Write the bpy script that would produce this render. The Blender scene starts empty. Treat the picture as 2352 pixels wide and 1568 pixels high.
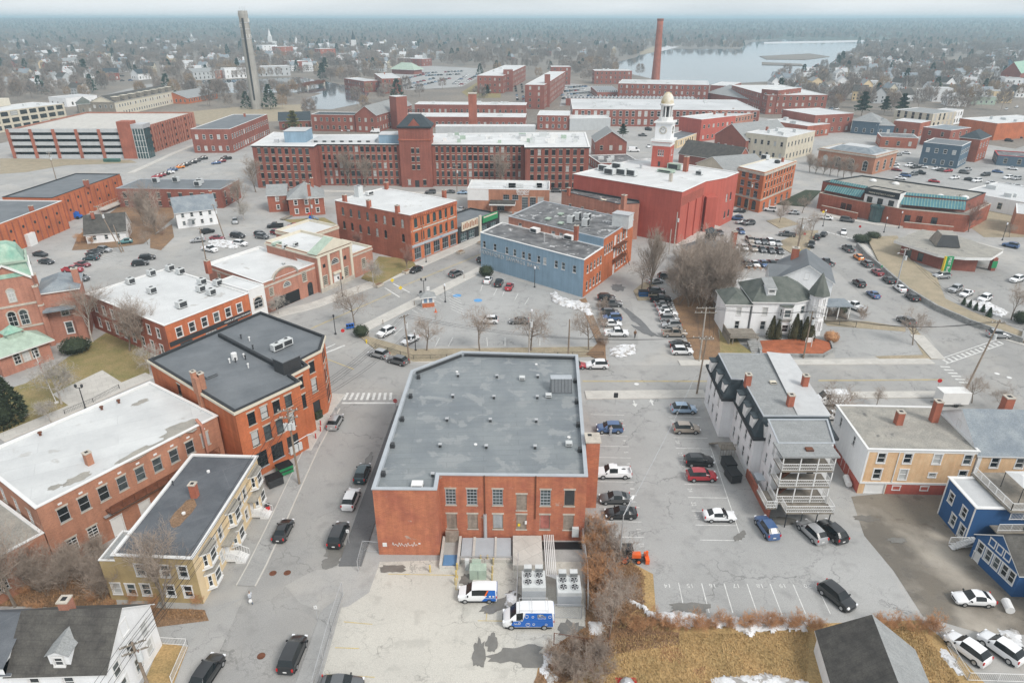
import bpy,bmesh,math,random
from mathutils import Vector as V,Matrix
R=random.Random(11)
sc=bpy.context.scene
COL=sc.collection
rad=math.radians
# ---------------------------------------------------------------- camera, sky, sun, exposure
CAMH,PITCH=58.0,rad(25.32)
FPX,PCX,PCY=1568.3,1176.0,784.0
cd=bpy.data.cameras.new('camera');cam=bpy.data.objects.new('camera',cd);COL.objects.link(cam)
cam.location=(0,0,CAMH);cam.rotation_euler=(math.pi/2-PITCH,0,0)
cd.sensor_width=36.0;cd.sensor_fit='HORIZONTAL';cd.lens=36.0*FPX/2352.0
cd.clip_start=0.5;cd.clip_end=40000
sc.camera=cam
SUN_AZ, SUN_EL = rad(136), rad(44)      # azimuth clockwise from the view direction (+Y)
w=bpy.data.worlds.new('World');sc.world=w;w.use_nodes=True
nt=w.node_tree;nt.nodes.clear()
def wn(t,**k):
    n=nt.nodes.new(t)
    for a,b in k.items(): setattr(n,a,b)
    return n
sky=wn('ShaderNodeTexSky',sky_type='NISHITA',sun_disc=False,sun_elevation=SUN_EL,sun_rotation=SUN_AZ,air_density=1.0,dust_density=2.0)
tc=wn('ShaderNodeTexCoord');mp=wn('ShaderNodeMapping');mp.inputs['Scale'].default_value=(1.2,1.2,9.0)
nz=wn('ShaderNodeTexNoise');nz.inputs['Scale'].default_value=2.2;nz.inputs['Detail'].default_value=5
cr=wn('ShaderNodeValToRGB');cr.color_ramp.elements[0].position=.38;cr.color_ramp.elements[1].position=.62
cr.color_ramp.elements[0].color=(4.4,4.6,4.75,1);cr.color_ramp.elements[1].color=(5.5,5.6,5.7,1)
mx=wn('ShaderNodeMix',data_type='RGBA');mx.inputs[0].default_value=.90
bg=wn('ShaderNodeBackground');bg.inputs['Strength'].default_value=0.1
ow=wn('ShaderNodeOutputWorld')
L=nt.links.new
L(tc.outputs['Generated'],mp.inputs[0]);L(mp.outputs[0],nz.inputs['Vector']);L(nz.outputs['Fac'],cr.inputs[0])
L(sky.outputs[0],mx.inputs[6]);L(cr.outputs[0],mx.inputs[7]);L(mx.outputs[2],bg.inputs[0]);L(bg.outputs[0],ow.inputs[0])
sd=bpy.data.lights.new('sun','SUN');sd.energy=1.5;sd.angle=rad(18);sd.color=(1,.96,.9)
sun=bpy.data.objects.new('sun',sd);COL.objects.link(sun)
_d=V((math.sin(SUN_AZ)*math.cos(SUN_EL),math.cos(SUN_AZ)*math.cos(SUN_EL),math.sin(SUN_EL)))
sun.rotation_euler=_d.to_track_quat('Z','Y').to_euler();sun.location=(60,-40,120)
vs=sc.view_settings;vs.view_transform='Standard';vs.look='None';vs.gamma=1.0;vs.exposure=0.84;vs.use_curve_mapping=False
cy=sc.cycles;cy.use_denoising=True;cy.max_bounces=5;cy.diffuse_bounces=3;cy.glossy_bounces=2;cy.transmission_bounces=2;cy.volume_bounces=1;cy.transparent_max_bounces=6
# ---------------------------------------------------------------- helpers
_S,_Cc=math.sin(PITCH),math.cos(PITCH)
def P(x,y,z=0.0):
    """ground (or height z) point seen at picture position x,y of a 2352 x 1568 view"""
    a=(x-PCX)/FPX;b=(y-PCY)/FPX
    t=(z-CAMH)/-(_S+b*_Cc)
    return V((a*t,(_Cc-b*_S)*t,z))
def tag(o,label=None,cat=None,group=None,kind=None):
    if label: o['label']=label
    if cat: o['category']=cat
    if group: o['group']=group
    if kind: o['kind']=kind
    return o
def empty(name,loc,label=None,cat=None,group=None,rz=0):
    o=bpy.data.objects.new(name,None);COL.objects.link(o);o.location=loc;o.rotation_euler=(0,0,rz);o.empty_display_size=.3
    return tag(o,label,cat,group)
def org(p):
    l=V((0,0,0))
    while p is not None:
        l += p.location;p=p.parent
    return l
class MB:
    def __init__(s): s.v=[];s.f=[];s.m=[];s.sm=[]
    def quad(s,*ps,m=0):
        i=len(s.v);s.v += [tuple(p) for p in ps];s.f.append(tuple(range(i,i+len(ps))));s.m.append(m)
    def box(s,x0,x1,y0,y1,z0,z1,m=0):
        i=len(s.v)
        s.v += [(x0,y0,z0),(x1,y0,z0),(x1,y1,z0),(x0,y1,z0),(x0,y0,z1),(x1,y0,z1),(x1,y1,z1),(x0,y1,z1)]
        for f in ((0,3,2,1),(4,5,6,7),(0,1,5,4),(1,2,6,5),(2,3,7,6),(3,0,4,7)):
            s.f.append(tuple(i+k for k in f));s.m.append(m)
    def obox(s,c,ax,hw,hd,z0,z1,m=0):
        """box with centre c, unit axis ax along, half sizes"""
        ay=V((-ax.y,ax.x));c=V((c[0],c[1]));ax=V((ax.x,ax.y))
        q=[c+ax*a*hw+ay*b*hd for a,b in ((-1,-1),(1,-1),(1,1),(-1,1))]
        s.prism(q,z0,z1,m)
    def prism(s,poly,z0,z1,m=0,cap=True,mt=None):
        n=len(poly);i=len(s.v)
        s.v += [(p[0],p[1],z0) for p in poly]+[(p[0],p[1],z1) for p in poly]
        for k in range(n):
            j=(k+1) % n;s.f.append((i+k,i+j,i+n+j,i+n+k));s.m.append(m)
        if cap:
            s.f.append(tuple(i+n+k for k in range(n)));s.m.append(m if mt is None else mt)
            s.f.append(tuple(i+k for k in reversed(range(n))));s.m.append(m)
    def tube(s,a,b,r0,r1=None,n=6,m=0,cap=True):
        a=V(a);b=V(b);r1=r0 if r1 is None else r1
        d=(b-a)
        if d.length<1e-6: return
        d.normalize();u=d.orthogonal().normalized();w_=d.cross(u);i=len(s.v)
        for c,r in ((a,r0),(b,r1)):
            for k in range(n):
                t=2*math.pi*k/n;s.v.append(tuple(c+(u*math.cos(t)+w_*math.sin(t))*r))
        for k in range(n):
            j=(k+1) % n;s.f.append((i+k,i+j,i+n+j,i+n+k));s.m.append(m)
        if cap:
            s.f.append(tuple(i+n+k for k in range(n)));s.m.append(m)
            s.f.append(tuple(i+k for k in reversed(range(n))));s.m.append(m)
    def lathe(s,c,prof,n=16,m=0,ms=None):
        i=len(s.v);c=V(c)
        for r,z in prof:
            for k in range(n):
                t=2*math.pi*k/n;s.v.append((c.x+r*math.cos(t),c.y+r*math.sin(t),c.z+z))
        for q in range(len(prof)-1):
            for k in range(n):
                j=(k+1) % n;s.f.append((i+q*n+k,i+q*n+j,i+(q+1)*n+j,i+(q+1)*n+k));s.m.append(m if ms is None else ms[q])
        s.f.append(tuple(i+(len(prof)-1)*n+k for k in range(n)));s.m.append(m if ms is None else ms[-1])
    def mesh(s,name,o=V((0,0,0)),smooth=False):
        me=bpy.data.meshes.new(name)
        me.from_pydata([(a-o.x,b-o.y,c-o.z) for a,b,c in s.v],[],s.f)
        if any(s.m): me.polygons.foreach_set('material_index',s.m)
        if smooth: me.polygons.foreach_set('use_smooth',[True]*len(s.f))
        me.update();return me
    def build(s,name,mats,parent=None,label=None,cat=None,group=None,kind=None,smooth=False,at=None):
        o=at if at is not None else (org(parent) if parent else V((0,0,0)))
        me=s.mesh(name,o,smooth)
        for m_ in (mats if isinstance(mats,(list,tuple)) else [mats]): me.materials.append(MT(m_))
        ob=bpy.data.objects.new(name,me);COL.objects.link(ob)
        if parent: ob.parent=parent
        elif at is not None: ob.location=at
        return tag(ob,label,cat,group,kind)
def inst(name,me,parent=None,loc=(0,0,0),rz=0,label=None,cat=None,group=None,scale=None):
    o=bpy.data.objects.new(name,me);COL.objects.link(o);o.location=loc;o.rotation_euler=(0,0,rz)
    if scale: o.scale=scale
    if parent: o.parent=parent
    return tag(o,label,cat,group)
# ---------------------------------------------------------------- materials
MATS={}
def MT(n): return n if not isinstance(n,str) else MATS[n]
def mat(n,c,r=.8,v=.18,s=.35,c2=None,metal=0,fine=.12,fs=9.0,streak=0,brick=0,seam=None,spec=.35,blot=None,tv=None,bump=0):
    m=bpy.data.materials.new(n);m.use_nodes=True;MATS[n]=m
    t=m.node_tree;N=t.nodes;b=N['Principled BSDF'];K=t.links.new
    b.inputs['Roughness'].default_value=r;b.inputs['Metallic'].default_value=metal;b.inputs['Specular IOR Level'].default_value=spec
    def nd(ty,**k):
        q=N.new(ty)
        for a,z in k.items(): setattr(q,a,z)
        return q
    if v==0 and fine==0 and not brick and not seam:
        b.inputs['Base Color'].default_value=(*c,1);return m
    g=nd('ShaderNodeNewGeometry');pos=g.outputs['Position']
    if tv: pos=nd('ShaderNodeTexCoord').outputs['Object']
    def noise(scale,det=5,vec=None,rough=.6,dist=0):
        q=nd('ShaderNodeTexNoise');q.inputs['Scale'].default_value=scale;q.inputs['Detail'].default_value=det;q.inputs['Roughness'].default_value=rough;q.inputs['Distortion'].default_value=dist
        K(vec or pos,q.inputs['Vector']);return q.outputs['Fac']
    def rng(x,a,z,lo,hi):
        q=nd('ShaderNodeMapRange');q.inputs[1].default_value=a;q.inputs[2].default_value=z;q.inputs[3].default_value=lo;q.inputs[4].default_value=hi;K(x,q.inputs[0]);return q.outputs[0]
    def mix(f,x,y,bt='MIX'):
        q=nd('ShaderNodeMix',data_type='RGBA',blend_type=bt)
        for i,a in ((0,f),(6,x),(7,y)):
            if isinstance(a,(int,float)): q.inputs[i].default_value=a
            elif isinstance(a,tuple): q.inputs[i].default_value=(*a[:3],1)
            else: K(a,q.inputs[i])
        return q.outputs[2]
    def gray(x):
        q=nd('ShaderNodeCombineColor')
        for i in range(3): K(x,q.inputs[i])
        return q.outputs[0]
    c2=c2 or tuple(x*(1-v) for x in c)
    o=mix(rng(noise(s),.35,.65,0,1),c,c2)
    if blot:   # (colour, scale, threshold)
        o=mix(rng(noise(blot[1],4,dist=.4),blot[2],blot[2]+.05,0,1),o,blot[0])
    if brick:
        sp=nd('ShaderNodeSeparateXYZ');K(pos,sp.inputs[0]);ad=nd('ShaderNodeMath',operation='ADD');K(sp.outputs[0],ad.inputs[0]);K(sp.outputs[1],ad.inputs[1])
        cb=nd('ShaderNodeCombineXYZ');K(ad.outputs[0],cb.inputs[0]);K(sp.outputs[2],cb.inputs[1])
        bt=nd('ShaderNodeTexBrick');bt.inputs['Scale'].default_value=1.0;bt.inputs['Brick Width'].default_value=.42;bt.inputs['Row Height'].default_value=.15;bt.inputs['Mortar Size'].default_value=.016
        bt.inputs['Color1'].default_value=(.82,.82,.82,1);bt.inputs['Color2'].default_value=(1.18,1.12,1.08,1);bt.inputs['Mortar'].default_value=(1.25,1.3,1.3,1);K(cb.outputs[0],bt.inputs['Vector'])
        o=mix(brick,o,bt.outputs['Color'],'MULTIPLY')
    if seam:   # (angle, width, length, strength)
        q=nd('ShaderNodeMapping');q.inputs['Rotation'].default_value=(0,0,-seam[0]);K(pos,q.inputs[0])
        bt=nd('ShaderNodeTexBrick');bt.inputs['Scale'].default_value=1.0;bt.inputs['Brick Width'].default_value=seam[2];bt.inputs['Row Height'].default_value=seam[1];bt.inputs['Mortar Size'].default_value=.035
        bt.inputs['Color1'].default_value=(.95,.95,.95,1);bt.inputs['Color2'].default_value=(1.04,1.04,1.04,1);k_=1-seam[3];bt.inputs['Mortar'].default_value=(k_,k_,k_,1);K(q.outputs[0],bt.inputs['Vector'])
        o=mix(1.0,o,bt.outputs['Color'],'MULTIPLY')
    if streak:
        q=nd('ShaderNodeMapping');q.inputs['Scale'].default_value=(1.6,1.6,.12);K(pos,q.inputs[0])
        o=mix(1.0,o,gray(rng(noise(1.0,4,q.outputs[0]),.35,.7,1+streak*.3,1-streak)),'MULTIPLY')
    if fine:
        o=mix(1.0,o,gray(rng(noise(fs,3),.3,.7,1-fine,1+fine)),'MULTIPLY')
    K(o,b.inputs['Base Color'])
    if bump:
        q=nd('ShaderNodeBump');q.inputs['Strength'].default_value=bump;q.inputs['Distance'].default_value=.05;K(noise(fs,3),q.inputs['Height']);K(q.outputs[0],b.inputs['Normal'])
    return m
def asphalt(n,c,crack=.6,c2=None,sand=.0,wet=0.0,cs=.16):
    m=mat(n,c,r=.9,v=.16,s=.06,c2=c2,fine=.16,fs=10,spec=.2)
    t=m.node_tree;N=t.nodes;b=N['Principled BSDF'];K=t.links.new
    src=b.inputs['Base Color'].links[0].from_socket;pos=[q for q in N if q.type=='NEW_GEOMETRY'][0].outputs['Position']
    def add(f,x,y,bt='MIX'):
        q=N.new('ShaderNodeMix');q.data_type='RGBA';q.blend_type=bt;K(f,q.inputs[0]);K(x,q.inputs[6]);q.inputs[7].default_value=(*y,1);return q.outputs[2]
    def rng(x,a,z,lo,hi):
        q=N.new('ShaderNodeMapRange');q.inputs[1].default_value=a;q.inputs[2].default_value=z;q.inputs[3].default_value=lo;q.inputs[4].default_value=hi;K(x,q.inputs[0]);return q.outputs[0]
    def noise(scale,det=4,vec=None):
        q=N.new('ShaderNodeTexNoise');q.inputs['Scale'].default_value=scale;q.inputs['Detail'].default_value=det;K(vec or pos,q.inputs['Vector']);return q
    o=src
    # large tone patches, tyre stains
    o=add(rng(noise(.45,3).outputs['Fac'],.55,.72,0,.5),o,tuple(x*.6 for x in c))
    o=add(rng(noise(.07,4).outputs['Fac'],.5,.7,0,.4),o,tuple(x*.72 for x in c));o=add(rng(noise(2.6,4).outputs['Fac'],.6,.75,0,.35),o,tuple(x*.6 for x in c))
    if sand: o=add(rng(noise(.11,6).outputs['Fac'],.5,.68,0,sand),o,(.55,.5,.43))
    # cracks
    wv=noise(.9,4);ml=N.new('ShaderNodeVectorMath');ml.operation='SCALE';K(wv.outputs['Color'],ml.inputs[0]);ml.inputs['Scale'].default_value=2.6
    ad=N.new('ShaderNodeVectorMath');ad.operation='ADD';K(pos,ad.inputs[0]);K(ml.outputs[0],ad.inputs[1])
    for sc_,wd,st in ((cs,.010,1.0),(cs*2.6,.016,.55)):
        vo=N.new('ShaderNodeTexVoronoi');vo.feature='DISTANCE_TO_EDGE';vo.inputs['Scale'].default_value=sc_;K(ad.outputs[0],vo.inputs['Vector'])
        line=rng(vo.outputs['Distance'],wd*.35,wd,crack*st,0)
        msk=rng(noise(.13,3).outputs['Fac'],.42,.58,0,1);mu=N.new('ShaderNodeMath');mu.operation='MULTIPLY';K(line,mu.inputs[0]);K(msk,mu.inputs[1])
        o=add(mu.outputs[0],o,tuple(x*.3 for x in c))
    K(o,b.inputs['Base Color'])
    if wet:
        K(rng(noise(.45,3).outputs['Fac'],.56,.62,.9,.25),b.inputs['Roughness'])
    return m
asphalt('asphalt',(.405,.40,.388),.3,sand=.25)
asphalt('road_asphalt',(.362,.357,.346),.45,sand=.15,cs=.08)
asphalt('lot_asphalt',(.395,.394,.386),.5,cs=.09)
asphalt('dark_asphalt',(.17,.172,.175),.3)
asphalt('concrete_lot',(.56,.54,.485),.5,c2=(.47,.455,.415),cs=.13,wet=1)
asphalt('dirt',(.16,.145,.125),.1,c2=(.24,.21,.17),sand=.6,wet=1)
mat('concrete',(.56,.54,.50),v=.15,s=.4,fine=.08,seam=(.6,1.6,1.6,.18))
mat('stack_concrete',(.40,.385,.355),v=.2,s=.15,streak=.2)
mat('kerb',(.58,.56,.52),v=.12,fine=.08)
mat('ground',(.24,.205,.17),v=.3,s=.02,c2=(.18,.16,.14),fine=.25,fs=.5)
mat('dry_grass',(.44,.29,.13),v=.3,s=.35,c2=(.30,.215,.095),fine=.3,fs=5,blot=((.30,.17,.08),.3,.6),bump=.6)
mat('pale_grass',(.37,.305,.215),v=.3,s=.35,c2=(.29,.25,.175),fine=.25,fs=4,bump=.5)
mat('green_grass',(.20,.18,.07),v=.3,s=.3,c2=(.30,.23,.11),fine=.3,fs=5,bump=.5)
mat('litter',(.27,.165,.09),v=.3,s=.4,c2=(.19,.12,.075),fine=.4,fs=6,bump=.8)
mat('mulch',(.42,.13,.06),v=.3,s=.8,fine=.3,fs=6)
mat('snow',(.78,.79,.81),r=.6,v=.12,s=.7,c2=(.55,.55,.55),fine=.12,fs=4,blot=((.36,.34,.32),.9,.53))
mat('wet',(.19,.183,.168),r=.22,v=.2,s=.8,fine=.08,spec=.5)
mat('paint_white',(.72,.72,.70),v=.25,s=1.2,fine=.15)
mat('paint_yellow',(.62,.47,.16),v=.35,s=.8,c2=(.45,.38,.24),fine=.15)
mat('paint_blue',(.12,.33,.62),v=.2)
B=dict(streak=.16,brick=.55,fine=.10,spec=.25)
mat('brick_red',(.39,.135,.088),v=.28,s=.25,**B)
mat('brick_orange',(.52,.165,.075),v=.22,s=.25,**B)
mat('brick_mill',(.30,.108,.08),v=.25,s=.12,**B)
mat('brick_front',(.47,.18,.10),v=.2,s=.5,c2=(.36,.125,.08),blot=((.42,.30,.25),.6,.66),**B)
mat('brick_paint',(.47,.115,.085),v=.15,s=.2,streak=.12,brick=.2,fine=.06)
mat('brick_pink',(.45,.215,.155),v=.2,s=.3,**B)
mat('brick_tan',(.44,.215,.14),v=.22,s=.3,**B)
mat('brick_far',(.28,.12,.10),v=.2,s=.05,fine=.08,fs=.8)
mat('stone',(.55,.50,.43),v=.2,s=.8,streak=.12)
mat('granite',(.36,.36,.35),v=.35,s=1.2,fine=.2,fs=6)
mat('cream',(.62,.57,.46),v=.12,s=.5,streak=.1)
mat('clap_white',(.82,.83,.84),v=.08,s=.5,streak=.07,fine=.04)
mat('clap_grey',(.50,.52,.53),v=.1,s=.5,streak=.07,fine=.04)
mat('clap_yellow',(.72,.57,.36),v=.1,s=.5,streak=.07,fine=.04)
mat('clap_olive',(.46,.35,.18),v=.18,s=.5,streak=.1,fine=.06)
mat('clap_blue',(.030,.10,.25),v=.12,s=.5,streak=.05,fine=.05)
mat('clap_steel',(.26,.375,.475),v=.12,s=.4,streak=.14,fine=.05)
mat('clap_slate',(.10,.15,.20),v=.12,s=.4,streak=.1)
mat('raw_wood',(.70,.49,.30),v=.25,s=1.0,c2=(.64,.41,.23),streak=.15,fine=.1)
mat('wood_grey',(.28,.25,.21),v=.25,s=1.0,streak=.2)
mat('trim_white',(.74,.74,.73),v=.08,s=.8,fine=.04)
mat('trim_cream',(.66,.61,.50),v=.1,s=.8,fine=.05)
mat('trim_grey',(.42,.45,.48),v=.1,s=.8,fine=.05)
mat('trim_dark',(.035,.038,.042),v=.15,s=.8)
mat('roof_white',(.64,.65,.65),v=.13,s=.18,c2=(.55,.56,.56),fine=.06,seam=(.5,3.2,22,.12),blot=((.47,.465,.45),.3,.63))
mat('roof_white2',(.60,.61,.605),v=.16,s=.25,c2=(.51,.52,.52),fine=.06,seam=(.5,2.6,18,.14),blot=((.46,.455,.44),.4,.64))
mat('roof_far',(.58,.59,.595),v=.2,s=.06,fine=.06,fs=1)
mat('roof_grey',(.225,.245,.252),r=.34,v=.2,s=.2,c2=(.165,.185,.20),fine=.12,seam=(.05,1.1,9,.2),blot=((.255,.27,.275),.35,.55))  # pale bluish blots paint the sheen of wet patches
mat('roof_slate',(.125,.138,.15),r=.6,v=.2,s=.25,c2=(.165,.178,.19),fine=.12,seam=(.5,1.2,10,.08))
mat('roof_dark',(.085,.093,.105),r=.6,v=.25,s=.4,c2=(.125,.135,.148),fine=.12,seam=(.55,4.2,12,-.25))
mat('roof_tar',(.20,.20,.20),r=.6,v=.5,s=.35,c2=(.07,.07,.075),fine=.15,seam=(.5,1.4,9,.1),blot=((.5,.5,.5),.5,.6))
mat('roof_gravel',(.27,.26,.235),v=.35,s=.5,c2=(.36,.34,.30),fine=.22,fs=7,blot=((.15,.145,.14),.22,.64))
mat('shingle_grey',(.30,.31,.31),v=.14,s=.8,fine=.18,fs=7,seam=(0,.5,1.2,.1))
mat('shingle_dark',(.06,.056,.052),v=.3,s=.8,c2=(.10,.095,.085),fine=.2,fs=7,seam=(0,.5,1.2,.15))
mat('shingle_green',(.085,.098,.085),v=.3,s=.5,c2=(.14,.15,.135),fine=.2,fs=7)
mat('shingle_blue',(.18,.21,.24),v=.2,s=.5,fine=.2,fs=7,c2=(.27,.30,.32))
mat('slate_dark',(.05,.065,.075),v=.25,s=1,fine=.2)
mat('copper',(.22,.42,.33),v=.25,s=.5,c2=(.40,.52,.42),streak=.15,fine=.08)
mat('copper_pale',(.42,.52,.43),v=.2,s=.5,streak=.15,fine=.08)
mat('teal_metal',(.055,.16,.20),r=.5,v=.2,s=.3,c2=(.10,.24,.28),fine=.06)
mat('gold_dome',(.70,.68,.62),v=.25,s=.6,c2=(.50,.40,.22),fine=.1,r=.6)
mat('metal',(.55,.56,.57),r=.45,v=.12,s=1,fine=.06,metal=.4)
mat('metal_dark',(.05,.052,.055),r=.5,v=.2,s=1)
mat('black',(.015,.016,.018),r=.5,v=0,fine=0)
mat('rust',(.17,.065,.035),v=.35,s=2,fine=.2)
mat('wood_pole',(.30,.235,.18),v=.25,s=1.5,streak=.2)
mat('hvac',(.60,.62,.62),v=.15,s=1.2,fine=.06)
mat('blue_panel',(.12,.24,.42),v=.1,fine=.04)
mat('blue_vivid',(.02,.13,.48),r=.35,v=.05,fine=.02)
mat('red_vivid',(.55,.03,.03),r=.5,v=.1,fine=.03)
mat('orange_vivid',(.80,.14,.03),r=.45,v=.12,fine=.05)
mat('green_vivid',(.03,.26,.10),r=.5,v=.1,fine=.03)
mat('yellow_vivid',(.75,.55,.04),r=.5,v=.1,fine=.03)
mat('tarp_green',(.06,.17,.14),v=.2)
mat('glass_dark',(.022,.028,.032),r=.12,v=.4,s=.6,fine=0,spec=.7)
mat('glass_mid',(.09,.115,.12),r=.12,v=.5,s=.7,c2=(.03,.035,.04),fine=0,spec=.7)
mat('glass_teal',(.045,.09,.095),r=.1,v=.4,s=.5,fine=0,spec=.8)
mat('blind',(.50,.51,.50),r=.3,v=.15,s=1,fine=.03,spec=.5)
mat('board',(.36,.30,.25),v=.35,s=1.5,streak=.3)
mat('board_red',(.45,.16,.13),v=.35,s=1.5,streak=.3)
mat('board_grey',(.40,.41,.42),v=.2,s=1.5,streak=.2)
mat('bark',(.27,.225,.185),v=.3,s=2,streak=.2,fine=.2)
mat('bark_pale',(.50,.46,.41),v=.3,s=2,streak=.2,fine=.2)
mat('twig',(.39,.32,.265),v=.25,s=.6,fine=.15)
mat('twig_red',(.34,.19,.15),v=.3,s=.6,fine=.15)
mat('twig_orange',(.56,.31,.16),v=.3,s=.6,fine=.2)
mat('twig_far',(.34,.285,.25),v=.4,s=.012,c2=(.22,.19,.17),fine=.15,fs=.6)
mat('pine',(.045,.075,.035),v=.35,s=.5,fine=.25,fs=3)
mat('pine_far',(.06,.095,.065),v=.35,s=.04,fine=.2,fs=.5)
mat('hedge',(.045,.06,.03),v=.35,s=1,fine=.3,fs=6)
mat('skin',(.55,.36,.27),v=0,fine=0)
mat('tyre',(.02,.02,.021),r=.85,v=0,fine=0)
mat('rim',(.48,.49,.5),r=.35,v=0,fine=0,metal=.7)
mat('carglass',(.012,.016,.018),r=.17,v=0,fine=0,spec=.5)
mat('lamp_red',(.5,.015,.015),r=.2,v=0,fine=0)
mat('lamp_white',(.8,.82,.85),r=.12,v=0,fine=0,spec=.8)
mat('wire',(.03,.03,.032),v=0,fine=0)
CARCOL=dict(w=(.80,.81,.82),s=(.42,.43,.44),g=(.13,.135,.14),k=(.014,.015,.017),r=(.36,.02,.03),b=(.06,.12,.26),l=(.30,.42,.56),t=(.38,.33,.28),o=(.75,.24,.03),n=(.02,.05,.06),d=(.22,.03,.04),e=(.10,.25,.26))
for k_,c_ in CARCOL.items():
    m_=mat('car_'+k_,c_,r=.28,v=0,fine=0,spec=.5,metal=.35 if k_ in 'sgt' else 0)
    m_.node_tree.nodes['Principled BSDF'].inputs['Coat Weight'].default_value=.8
# ---------------------------------------------------------------- building tools
def rect(a,b,c,z):
    """front-left, front-right, any point of the back edge, as picture positions at height z"""
    A,Bq,Cq=P(*a,z),P(*b,z),P(*c,z);d=(Bq-A);d.z=0;d.normalize();n=V((-d.y,d.x,0));dep=(Cq-A).dot(n)
    return [V((p.x,p.y)) for p in (A,Bq,Bq+n*dep,A+n*dep)]
def poly(pts,z): return [V(P(x,y,z)[:2]) for x,y in pts]
def offs(pl,o):
    n=len(pl);r=[]
    for i in range(n):
        a,b_,c=pl[i-1],pl[i],pl[(i+1) % n]
        d1=(b_-a).normalized();d2=(c-b_).normalized();n1=V((d1.y,-d1.x));n2=V((d2.y,-d2.x))
        k=1+n1.dot(n2);k=max(k,.35);r.append(b_+(n1+n2)*(o/k))
    return r
def ring(mb,pl,out,inn,z0,z1,m=0,edges=None):
    A=offs(pl,out);I=offs(pl,-inn);n=len(pl)
    for i in range(n):
        if edges is not None and i not in edges: continue
        j=(i+1) % n
        a,b_,c,d=A[i],A[j],I[j],I[i]
        mb.quad((*a,z1),(*b_,z1),(*c,z1),(*d,z1),m=m);mb.quad((*a,z0),(*b_,z0),(*b_,z1),(*a,z1),m=m)
        mb.quad((*c,z0),(*d,z0),(*d,z1),(*c,z1),m=m);mb.quad((*d,z0),(*c,z0),(*b_,z0),(*a,z0),m=m)
def wall_quads(mb,a,b_,z0,z1,ops,m=0,dep=.14):
    d=(b_-a);Ln=d.length
    if Ln<.05: return
    d=d/Ln;nx=V((d.y,-d.x))
    us=sorted({0.0,Ln,*[x for o in ops for x in (o[0]-o[2]/2,o[0]+o[2]/2) if 0<x<Ln]});zs=sorted({z0,z1,*[x for o in ops for x in (o[1],o[1]+o[3]) if z0<x<z1]})
    def pt(u,z,k=0): q=a+d*u-nx*k;return (q.x,q.y,z)
    for i in range(len(us)-1):
        uc=(us[i]+us[i+1])/2;run=None
        for k in range(len(zs)-1):
            zc=(zs[k]+zs[k+1])/2
            if any(abs(uc-o[0])<o[2]/2 and o[1]<zc<o[1]+o[3] for o in ops):
                if run is not None: mb.quad(pt(us[i],run),pt(us[i+1],run),pt(us[i+1],zs[k]),pt(us[i],zs[k]),m=m);run=None
            elif run is None: run=zs[k]
        if run is not None: mb.quad(pt(us[i],run),pt(us[i+1],run),pt(us[i+1],z1),pt(us[i],z1),m=m)
    for o in ops:
        u0,u1,q0,q1=o[0]-o[2]/2,o[0]+o[2]/2,o[1],o[1]+o[3]
        mb.quad(pt(u0,q0),pt(u1,q0),pt(u1,q0,dep),pt(u0,q0,dep),m=m);mb.quad(pt(u0,q1,dep),pt(u1,q1,dep),pt(u1,q1),pt(u0,q1),m=m)
        mb.quad(pt(u0,q0),pt(u0,q0,dep),pt(u0,q1,dep),pt(u0,q1),m=m);mb.quad(pt(u1,q0,dep),pt(u1,q0),pt(u1,q1),pt(u1,q1,dep),m=m)
WC={}
# style: frame material, sill material, lintel material (None = none), panes across/up, casing width, arch
ST=dict(
    mill=('trim_dark','stone','stone',1,2,0,0),millw=('trim_white','stone','stone',2,4,0,0),dark=('trim_dark','stone','stone',1,2,0,0),
    stone=('metal','stone','stone',1,2,0,0),multi=('trim_grey','stone','stone',3,5,0,0),plain=('trim_white','trim_white',None,1,2,0,0),
    case=('trim_white','trim_white',None,1,2,.13,0),casem=('trim_white','trim_white',None,2,4,.11,0),arch=('trim_dark','stone',None,1,2,0,1),
    archw=('trim_white','stone',None,2,3,.14,1),shop=('trim_grey','trim_grey',None,3,2,0,0),none=('trim_dark',None,None,1,1,0,0),
    bd=('board','stone','stone',0,0,0,0),bank=('trim_cream','stone','stone',3,5,.12,0),door=('trim_dark',None,None,0,0,0,0),doorw=('trim_white',None,None,0,0,.1,0),big=('trim_dark','trim_grey',None,4,3,0,0))
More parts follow.
